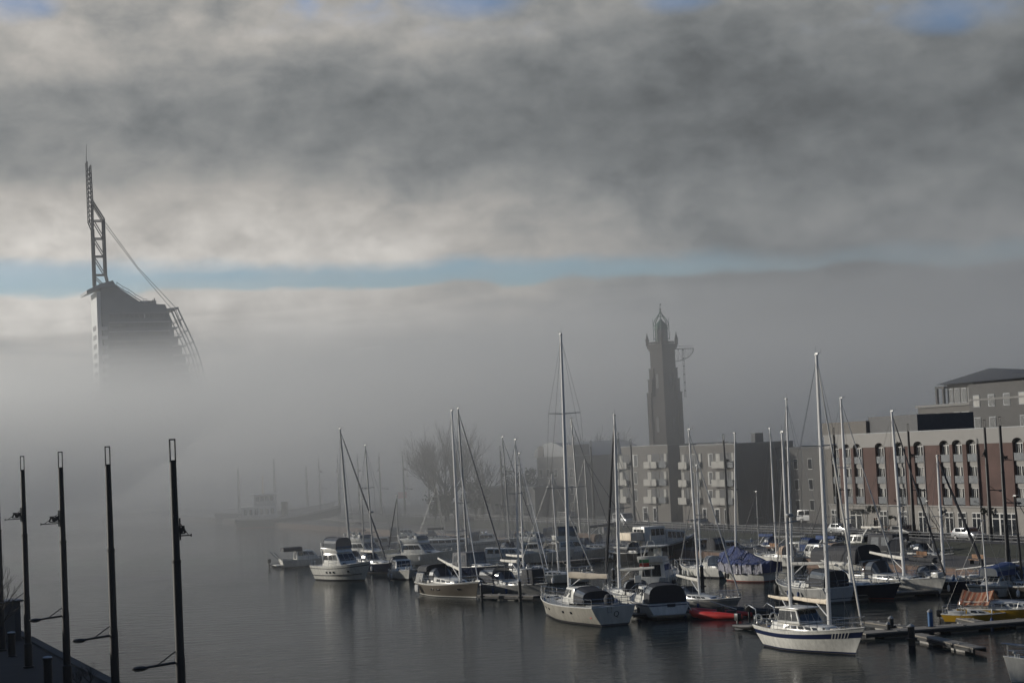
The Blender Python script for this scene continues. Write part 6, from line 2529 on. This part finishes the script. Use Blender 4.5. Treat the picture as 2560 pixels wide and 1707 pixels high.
for fx, fy in ((0, -1), (-1, 0), (1, 0), (0, 1)):
    for za, zb, o_ in ((tz(905), tz(760), hw), (tz(1330), tz(1180), hw + .4)):
        w_ = MB()
        hgt_ = zb - za
        outl = [(-.34, za), (.34, za), (.34, zb - .35), (.18, zb - .08), (0, zb), (-.18, zb - .08), (-.34, zb - .35)]
        w_.slab(outl, -.03, .03)
        o = w_.build('lancet_window', 'glass', tw, smooth=False)
        o.location = (fx * (o_ + .02), fy * (o_ + .02), 0)
        o.rotation_euler = (0, 0, math.atan2(fx, -fy) if False else (0 if fy else PI / 2))
cn = MB()
cn.box((0, 0, zgal + .12), (hw * 2 + .6, hw * 2 + .6, .5))
cn.box((0, 0, zgal - .32), (hw * 2 + .3, hw * 2 + .3, .3))
cn.build('cornice', 'darkbrick', tw, smooth=False)
zp0 = zgal + .37
zp1 = tz(448)
pr = MB()
g = hw + .22
for sx_, sy_, lx, ly in ((0, -1, 1, 0), (0, 1, 1, 0), (-1, 0, 0, 1), (1, 0, 0, 1)):
    for z_, t_ in ((zp0 + .1, .2), (zp1 - .08, .16)):
        pr.box((sx_ * g, sy_ * g, z_), (2 * g * lx + .2, 2 * g * ly + .2, t_) if lx else (.2, 2 * g - .2, t_))
    for i in range(9):
        q = -g + 2 * g * (i + .5) / 9
        pr.box((sx_ * g + q * lx, sy_ * g + q * ly, (zp0 + zp1) / 2), (.12, .12, zp1 - zp0 - .2))
pr.build('gallery_parapet', 'darkbrick', tw, smooth=False)
for sx_ in (-1, 1):
    for sy_ in (-1, 1):
        pn = MB()
        c = Vector((sx_ * (g + .02), sy_ * (g + .02), 0))
        zt_ = tz(358)
        pn.lathe([(.27, zp0), (.27, zp1 + .2), (.34, zp1 + .22), (.3, zp1 + .35), (.2, zp1 + .75), (.04, zt_ - .2), (.09, zt_ - .1), (.02, zt_)], c, 8)
        pn.build('pinnacle', 'darkbrick', tw, smooth=False)
zl0, zl1 = tz(432), tz(330)
lr = 1.02
lg_ = MB()
lg_.lathe([(lr - .06, zp0 - .2), (lr - .06, zl0), (lr - .06, zl1)], n=8)
lg_.build('lantern_glass', 'clear', tw, smooth=False)
lf_ = MB()
for k in range(8):
    a_ = 2 * PI * k / 8
    lf_.bar((lr * math.cos(a_), lr * math.sin(a_), zp0), (lr * math.cos(a_), lr * math.sin(a_), zl1), .06, n=5)
for z_ in (zl0 - .1, (zl0 + zl1) / 2, zl1):
    lf_.path([(lr * math.cos(2 * PI * k / 8), lr * math.sin(2 * PI * k / 8), z_) for k in range(8)], .05, 5, closed=True)
lf_.build('lantern_frame', 'copper', tw)
zd1 = tz(222)
dm = MB()
dm.lathe([(lr + .12, zl1), (lr + .14, zl1 + .15), (lr * .98, zl1 + .75), (lr * .72, zl1 + 1.1), (lr * .3, zd1 - .35), (.12, zd1)], n=16)
dm.build('dome', 'copper', tw, angle=50)
cw_ = MB()
zc0, zc1 = tz(290), tz(145)
for k in range(8):
    a_ = 2 * PI * k / 8
    dv = Vector((math.cos(a_), math.sin(a_), 0))
    pts = [dv * 1.32 + Z3 * zl0, dv * 1.32 + Z3 * zc0, dv * 1.12 + Z3 * (zc0 + (zc1 - zc0) * .3), dv * .55 + Z3 * (zc0 + (zc1 - zc0) * .62), dv * .2 + Z3 * (zc0 + (zc1 - zc0) * .82), dv * .05 + Z3 * zc1]
    cw_.path(pts, .06, 5)
    cw_.bar(dv * 1.32 + Z3 * (zc0 - .1), dv * 1.36 + Z3 * (zc0 + 1.25), .05, .02, 5)
for z_, r_ in ((zc0, 1.32), (zl0 + .2, 1.32), (zc0 + (zc1 - zc0) * .62, .55)):
    cw_.path([(r_ * math.cos(2 * PI * k / 8), r_ * math.sin(2 * PI * k / 8), z_) for k in range(8)], .045, 5, closed=True)
cw_.build('crown_lattice', 'copper', tw)
fn = MB()
zf = tz(78)
fn.bar((0, 0, zc1 - .1), (0, 0, zf), .06, .03, 6)
fn.ball((0, 0, zc1 + .25), .16, n=6)
fn.box((.13, .0, zf - .08), (.3, .03, .18))
fn.build('finial', 'black', tw)
# side bracket pointing right in the picture
ca, sa = math.cos(-R(40)), math.sin(-R(40))
ex = Vector((ca, sa, 0))
bt_ = MB()
x_a, x_b = hw * 1.35, hw * 1.35 + 3.3
za, zb = tz(525), tz(645)
bt_.bar(ex * x_a + Z3 * za, ex * x_b + Z3 * za, .08, .05, 6)
bt_.bar(ex * (x_a - .3) + Z3 * (za + .5), ex * x_b + Z3 * (za + .45), .025, n=5)
arc = [ex * (x_a + (x_b - x_a) * math.sin(PI / 2 * f)) + Z3 * (zb + (za - zb) * (1 - math.cos(PI / 2 * f))) for f in [i / 8 for i in range(9)]]
bt_.path(arc, .06, 5)
for i in range(1, 8):
    q = arc[i]
    bt_.bar(q, Vector((q.x, q.y, za)), .025, n=4)
    bt_.bar(q, ex * (x_a + (arc[i - 1] - ex * x_a).dot(ex)) + Z3 * za, .02, n=4)
for i in range(7):
    f = i / 7
    bt_.bar(ex * (x_a + (x_b - x_a) * f) + Z3 * za, ex * (x_a + (x_b - x_a) * f) + Z3 * (za + .48), .018, n=4)
bt_.build('signal_bracket', 'black', tw)
ld = MB()
xm = x_a + 1.5
zlo = tz(1000)
for o_ in (-.12, .12):
    ld.bar(ex * (xm + o_) + Z3 * za, ex * (xm + o_) + Z3 * zlo, .035, n=4)
nr = 18
for i in range(nr):
    z_ = za + (zlo - za) * (i + .5) / nr
    ld.box(ex * xm + Z3 * z_, (.3, .1, .22 if i % 3 == 0 else .06), -R(40))
ld.build('hanging_ladder', 'black', tw)

# ------------------------------------------------------------------ the sail-shaped hotel
HD = 700.0
hr_ = ray(340, 1000)
HP = Vector((hr_.x, hr_.y, 0)) * (HD / hr_.y)
YAW = R(20)
ho = empty('sail_tower', HP, YAW)
tag(ho, 'sail-shaped high-rise with lattice mast, its foot lost in the fog bank', 'skyscraper')
hx = Vector((math.cos(YAW), math.sin(YAW), 0))
hn = Vector((-hx.y, hx.x, 0))


def hp(cx_, cy_, depth=0.0):
    """zoomed photo point -> (x along the front, z) on the tower's front plane"""
    d_ = ray(180 + cx_ / 2.3395, 330 + cy_ / 2.3395)
    o_ = Vector((0, 0, H))
    P_ = HP + hn * depth
    t_ = (P_ - o_).dot(hn) / d_.dot(hn)
    q = o_ + d_ * t_ - HP
    return q.dot(hx), q.z


body = [(165, 900), (250, 888), (285, 920), (330, 948), (410, 1002), (545, 1008), (585, 1112), (585, 1470), (205, 1470)]
bp_ = [hp(*c) for c in body]
bp_[-1] = (bp_[-1][0] + .6, 0)
bp_[-2] = (bp_[-2][0] + .4, 0)
MB().slab(bp_, 0, 17).build('tower_wall', 'hotelgrey', ho, smooth=False)
xr_ = bp_[-2][0]
curve = [(620, 1027), (650, 1092), (682, 1158), (713, 1225), (740, 1292), (760, 1352), (777, 1415), (792, 1480)]
cpt = [hp(*c) for c in curve]
# continue the sail to the ground
cpt += [(cpt[-1][0] + .9 * (i + 1) ** .8, cpt[-1][1] * (1 - (i + 1) / 5)) for i in range(5)]


def xcurve(z):
    for (xa, za_), (xb, zb_) in zip(cpt[:-1], cpt[1:]):
        if zb_ <= z <= za_:
            return xa + (xb - xa) * (za_ - z) / max(za_ - zb_, .01)
    return cpt[-1][0]


zfl = hp(600, 1142)[1]
k = 0
z_ = zfl
while z_ > 3:
    xe = xcurve(z_) - 3.2
    if xe > xr_ + .5:
        sl = MB()
        sl.box(((xr_ + xe) / 2, 8, z_), (xe - xr_ + .02, 15 - .3, .42))
        sl.build('terrace_slab', 'hotelwhite', ho, smooth=False)
        rm = MB()
        rm.box(((xr_ + xe - 1.6) / 2, 8, z_ - 1.75), (max(xe - 1.6 - xr_, .3), 13, 3.0))
        rm.build('terrace_room', 'hotelgrey', ho, smooth=False)
    k += 1
    z_ -= 3.45
for dd in (1.0, 15.0):
    for o_, nm in ((0, .28), (-1.6, .2)):
        rb_ = MB()
        rb_.path([(x + o_, dd, z) for x, z in cpt], nm, 6)
        rb_.build('sail_rib', 'hotelsteel', ho)
st_ = MB()
for x, z in cpt[:-1]:
    for dd in (1.0, 15.0):
        st_.bar((x, dd, z), (x - 1.6, dd, z - 1.2), .12, n=4)
        st_.bar((x - 3.4, dd, z - .6), (x, dd, z), .1, n=4)
    st_.bar((x, 1, z), (x, 15, z), .12, n=4)
for cxx in (585, 600, 612):
    pa, pb = hp(cxx, 1040), hp(cxx + 38 + (612 - cxx) * .3, 1140)
    st_.bar((pa[0], 1, pa[1]), (pb[0], 1, pb[1]), .12, n=4)
st_.build('sail_strut', 'hotelsteel', ho)
pl = hp(553, 1036), hp(625, 1026)
MB().hexa([Vector((x, y, z + dz)) for dz in (-.45, .25) for (x, y, z) in ((pl[0][0], .5, pl[0][1]), (pl[1][0], .5, pl[1][1]), (pl[1][0], 16, pl[1][1]), (pl[0][0], 16, pl[0][1]))]).build('roof_canopy', 'hotelsteel', ho, smooth=False)
# window bands
top_w = hp(400, 1062)[1]
z_ = top_w
i = 0
while z_ > 4:
    xl_ = bp_[0][0] + 2.6
    bnd = MB()
    hh_ = 1.7
    bnd.box(((xl_ + xr_) / 2 - .2, -.02, z_ - hh_ / 2), (xr_ - xl_ - .8, .1, hh_))
    bo_ = bnd.build('window_band', 'hotelglass', ho, smooth=False)
    ml = MB()
    nM = 12
    for q in range(nM + 1):
        ml.box((xl_ + .2 + (xr_ - xl_ - .8) * q / nM, -.09, z_ - hh_ / 2), (.16, .06, hh_))
    ml.box(((xl_ + xr_) / 2 - .2, -.085, z_ - .05), (xr_ - xl_ - .8, .06, .1))
    ml.box(((xl_ + xr_) / 2 - .2, -.085, z_ - hh_ + .05), (xr_ - xl_ - .8, .06, .1))
    ml.build('mullion', 'hotelsteel', bo_, smooth=False)
    sp_ = MB()
    sp_.box(((xl_ + xr_) / 2 - .1, -.05, z_ + .28), (xr_ - xl_ - .4, .2, .3))
    sp_.build('floor_edge', 'hotelwhite' if i in (1, 2) else 'hotelsteel', ho, smooth=False)
    z_ -= 3.45
    i += 1
# lit white end strip with balconies
xw = bp_[0][0]
wl2 = MB()
ztop = bp_[0][1]
wl2.box((xw - .75, 8.0, ztop / 2 - 1), (1.5, 16.6, ztop - 2.2))
wl2.build('end_wall', 'hotelwhite', ho, smooth=False)
z_ = hp(170, 1150)[1]
while z_ > 4:
    e_ = MB()
    e_.box((xw + 1.0, -.55, z_), (2.2, 1.1, 1.3))
    e_.build('end_balcony', 'hotelwhite', ho, smooth=False)
    MB().box((xw - 1.52, 8.0, z_ + .6), (.06, 9.0, 1.8)).build('end_window', 'glass', ho, smooth=False)
    z_ -= 3.45
# roof visor and walkway
v0, v1, v2, v3 = hp(84, 942), hp(166, 893), hp(236, 870), hp(262, 900)
vz = MB()
ol = [(v0[0], v0[1] - .3), (v1[0], v1[1] - 1.2), (v3[0], v3[1] - 1.0), (v2[0], v2[1]), (v1[0], v1[1] + .3), (v0[0], v0[1] + .9)]
vz.slab(ol, -1.5, 17.5)
vz.build('roof_visor', 'hotelsteel', ho, smooth=False)
wk = MB()
wp_ = [hp(*c) for c in ((262, 902), (300, 928), (335, 945), (372, 972), (420, 1000), (440, 1001))]
for off_ in (.3, 1.5):
    wk.path([(x, .3, z + off_) for x, z in wp_], .2 if off_ < 1 else .12, 5)
for x, z in wp_:
    wk.bar((x, .3, z), (x, .3, z + 1.5), .1, n=4)
wk.build('roof_stair', 'hotelwhite', ho)
pt = MB()
for cxx, cyy in ((425, 985), (442, 990), (458, 988), (478, 975), (488, 970)):
    q = hp(cxx, 1004), hp(cxx, cyy)
    pt.bar((q[0][0], 2, q[0][1] - .5), (q[1][0], 2, q[1][1]), .22, n=5)
for cxx in (435, 470):
    q = hp(cxx, 997)
    pt.box((q[0], 4, q[1]), (3.6, 4, 1.7))
pt.build('rooftop_equipment', 'hotelsteel', ho, smooth=False)
q = hp(400, 1078)
MB().box((q[0] + 1.5, -.25, q[1]), (.5, .3, 1.6)).build('wall_lamp', 'hotelwhite', ho)
# lattice mast
lt = MB()


def bar2(a, b_, r, dep=(5.0, 9.0)):
    for d_ in dep:
        qa, qb = hp(*a), hp(*b_)
        lt.bar((qa[0], d_, qa[1]), (qb[0], d_, qb[1]), r, n=5)


bar2((142, 892), (131, 560), .3)
bar2((150, 892), (138, 560), .22)
bar2((131, 560), (111, 512), .25)
bar2((111, 512), (98, 160), .2)
bar2((134, 570), (131, 385), .3)
bar2((131, 385), (119, 182), .24)
bar2((228, 892), (212, 830), .32)
bar2((212, 830), (199, 498), .32)
bar2((206, 830), (193, 505), .2)
bar2((199, 498), (129, 388), .28)
bar2((189, 498), (129, 402), .18)
for yl, xl_, xr2 in ((507, 140, 196), (612, 143, 200), (717, 146, 204), (826, 150, 210)):
    bar2((xl_ - 6, yl), (xr2, yl), .24)
for (ya, yb_) in ((512, 602), (617, 707), (722, 816), (832, 892)):
    bar2((141, ya), (194 + (ya - 512) * .03, yb_), .2)
for i in range(12):
    y = 205 + i * 27
    f = (y - 160) / 352
    xl_ = 98 + 13 * f
    xr2 = 119 + 12 * min(1, max(0, (y - 182) / 203))
    bar2((xl_, y), (xr2, y), .12)
    bar2((xl_, y), (xr2 + .5, y + 27), .09)
for (a, b_) in (((142, 892), (142, 892)), ((131, 560), (131, 560)), ((199, 498), (199, 498)), ((131, 385), (131, 385)), ((119, 182), (119, 182)), ((212, 830), (212, 830))):
    qa = hp(*a)
    lt.bar((qa[0], 5, qa[1]), (qa[0], 9, qa[1]), .18, n=4)
lt.build('lattice_mast', 'roof', ho)
an = MB()
qa, qb = hp(97, 200), hp(98, 56)
an.bar((qa[0], 7, qa[1]), (qb[0], 7, qb[1]), .14, .06, 5)
an.build('antenna', 'roof', ho)
cbm = MB()
for dd, o_ in ((5, 0), (9, 2)):
    qa, qb = hp(200, 512 + o_), hp(617, 1022)
    mid_ = ((qa[0] + qb[0]) / 2 - .6, (qa[1] + qb[1]) / 2 - .8)
    cbm.path([(qa[0], dd, qa[1]), (mid_[0], (dd + 4) / 2 + 2, mid_[1]), (qb[0], 4 if dd == 5 else 12, qb[1])], .11, 5)
cbm.build('stay_cable', 'hotelsteel', ho)

# ------------------------------------------------------------------ tug and ships in the fog
b = Boat('tugboat', 'ship', 'white-housed old tug lying in the fog at the far bend of the basin', 722, 1314, 24.0, 7.0, 84, 'ships in the fog', fb=(2.2, 2.0, 4.2), hull='black', boot='redboot', tw=.8, flare=.6, stripe='gelgrey', srange=(.86, .97))
w1 = b.house('deckhouse', 'gel', -10.5, -2.5, 2.6, 2.4, b.Fy(-6) - .05, 2.8, tb=.1, h1=2.8)
b.row(w1, ('port', 'stbd'), 6, .05, .95, .35, .8, .45)
w2 = b.house('wheelhouse', 'gel', -7.5, -2.8, 2.1, 1.9, b.Fy(-5) + 2.76, 2.5, tb=.12)
b.row(w2, ('port', 'stbd', 'front', 'back'), 4, .05, .95, .45, .85, .25)
rf2 = b.house('wheelhouse_roof', 'gel', -8.6, -2.2, 2.5, 2.3, b.Fy(-5) + 5.27, .22)
fn_ = MB()
fn_.path([(0, -5.5, b.Fy(-5) + 5.4), (0, -5.5, b.Fy(-5) + 9.5)], [.22, .1], 8)
fn_.bar((-1.2, -5.5, b.Fy(-5) + 7.6), (1.2, -5.5, b.Fy(-5) + 7.6), .06)
fn_.bar((0, -5.5, b.Fy(-5) + 9.2), (0, 9, b.Fy(9) + 1), .03, n=4)
fn_.build('signal_mast', 'cream', b.root)
fu = MB()
fu.lathe([(.75, 0), (.75, 2.9), (.85, 3.0), (.8, 3.3)], (0, -.8, b.Fy(0)), 14)
fu.build('funnel', 'black', b.root)
b.guard(y0=-11, y1=9, h=1.0, step=2)
b = Boat('sailing_ship', 'ship', 'barely visible old sailing ship behind the misty tug', 690, 1300, 30.0, 7.5, 88, 'ships in the fog', fb=(2.5, 2.2, 4.0), hull='black', tw=.75)
for y, h_ in ((-9, 11), (0, 13), (8, 10)):
    b.mast(y, h_, 'roof', .25, None, [(.45, 2.0), (.7, 1.4)], wires=False, gear=False)

# wooden mole with lit planks right of the tug
mo = pontoon('pale wooden jetty beyond the barge, running towards the misty tug', at(815, 1312), at(905, 1324), 3.0, z=1.6)
# white obelisk-like spar and red sign in the fog
ob_ = at(1022, 1262, QZ)
so = empty('spar_buoy', ob_)
tag(so, 'slim white spar monument with a red and white board in the fog', 'monument')
MB().lathe([(.55, 0), (.4, 4), (.16, height_at(ob_, 1165) - QZ)], n=8).build('spar', 'gel', so)
MB().box((-1.5, 0, 2.6), (2.4, .12, 1.6)).build('board', 'flagred', so)

# gulls
for px, py, lb in ((2281, 1367, 'white gull gliding in front of the granite steps'), (1212, 1333, 'white gull gliding above the pale barge'), (2512, 1409, 'white gull skimming past the promenade lamp')):
    d_ = ray(px, py)
    p = Vector((0, 0, H)) + d_ * (170 / d_.y)
    gu = empty('gull', p, R(60))
    tag(gu, lb, 'gull', 'gulls over the harbour')
    g_ = MB()
    g_.path([(0, -.26, .0), (0, -.15, .01), (0, .05, .02), (0, .2, .03), (0, .27, .02)], [.02, .06, .08, .05, .015], 8)
    for s in (-1, 1):
        g_.loft([[(s * .04, -.07, .03), (s * .04, .1, .04), (s * .04, .1, .06), (s * .04, -.07, .05)], [(s * .35, -.06, .17), (s * .35, .09, .18), (s * .35, .09, .195), (s * .35, -.06, .185)], [(s * .72, -.14, .11), (s * .72, -.05, .12), (s * .72, -.05, .13), (s * .72, -.14, .12)]])
    g_.build('body', 'gull', gu)

# ------------------------------------------------------------------ long unseen building, added only to keep the dark quay in shade
hb = empty('unseen_shade_building', LE - V * 24 + Z3 * QZ, math.atan2(U.y, U.x))
tag(hb, 'added unseen building that shades the quay with the black lamp posts', 'building')
MB().box((-10, 8, 5.0), (250, 16, 10.0)).build('wall', 'greyrender', hb, smooth=False)
MB().box((-10, 8, 10.25), (251, 17, .5)).build('roof', 'roof', hb, smooth=False)
for k in range(3):
    wf = MB().box((-10, -.03, 1.8 + 3.1 * k), (246, .08, 1.7)).build('window_band', 'frame', hb, smooth=False)
    MB().box((-10, -.08, 1.8 + 3.1 * k), (245.6, .04, 1.5)).build('pane', 'glass', wf, smooth=False)
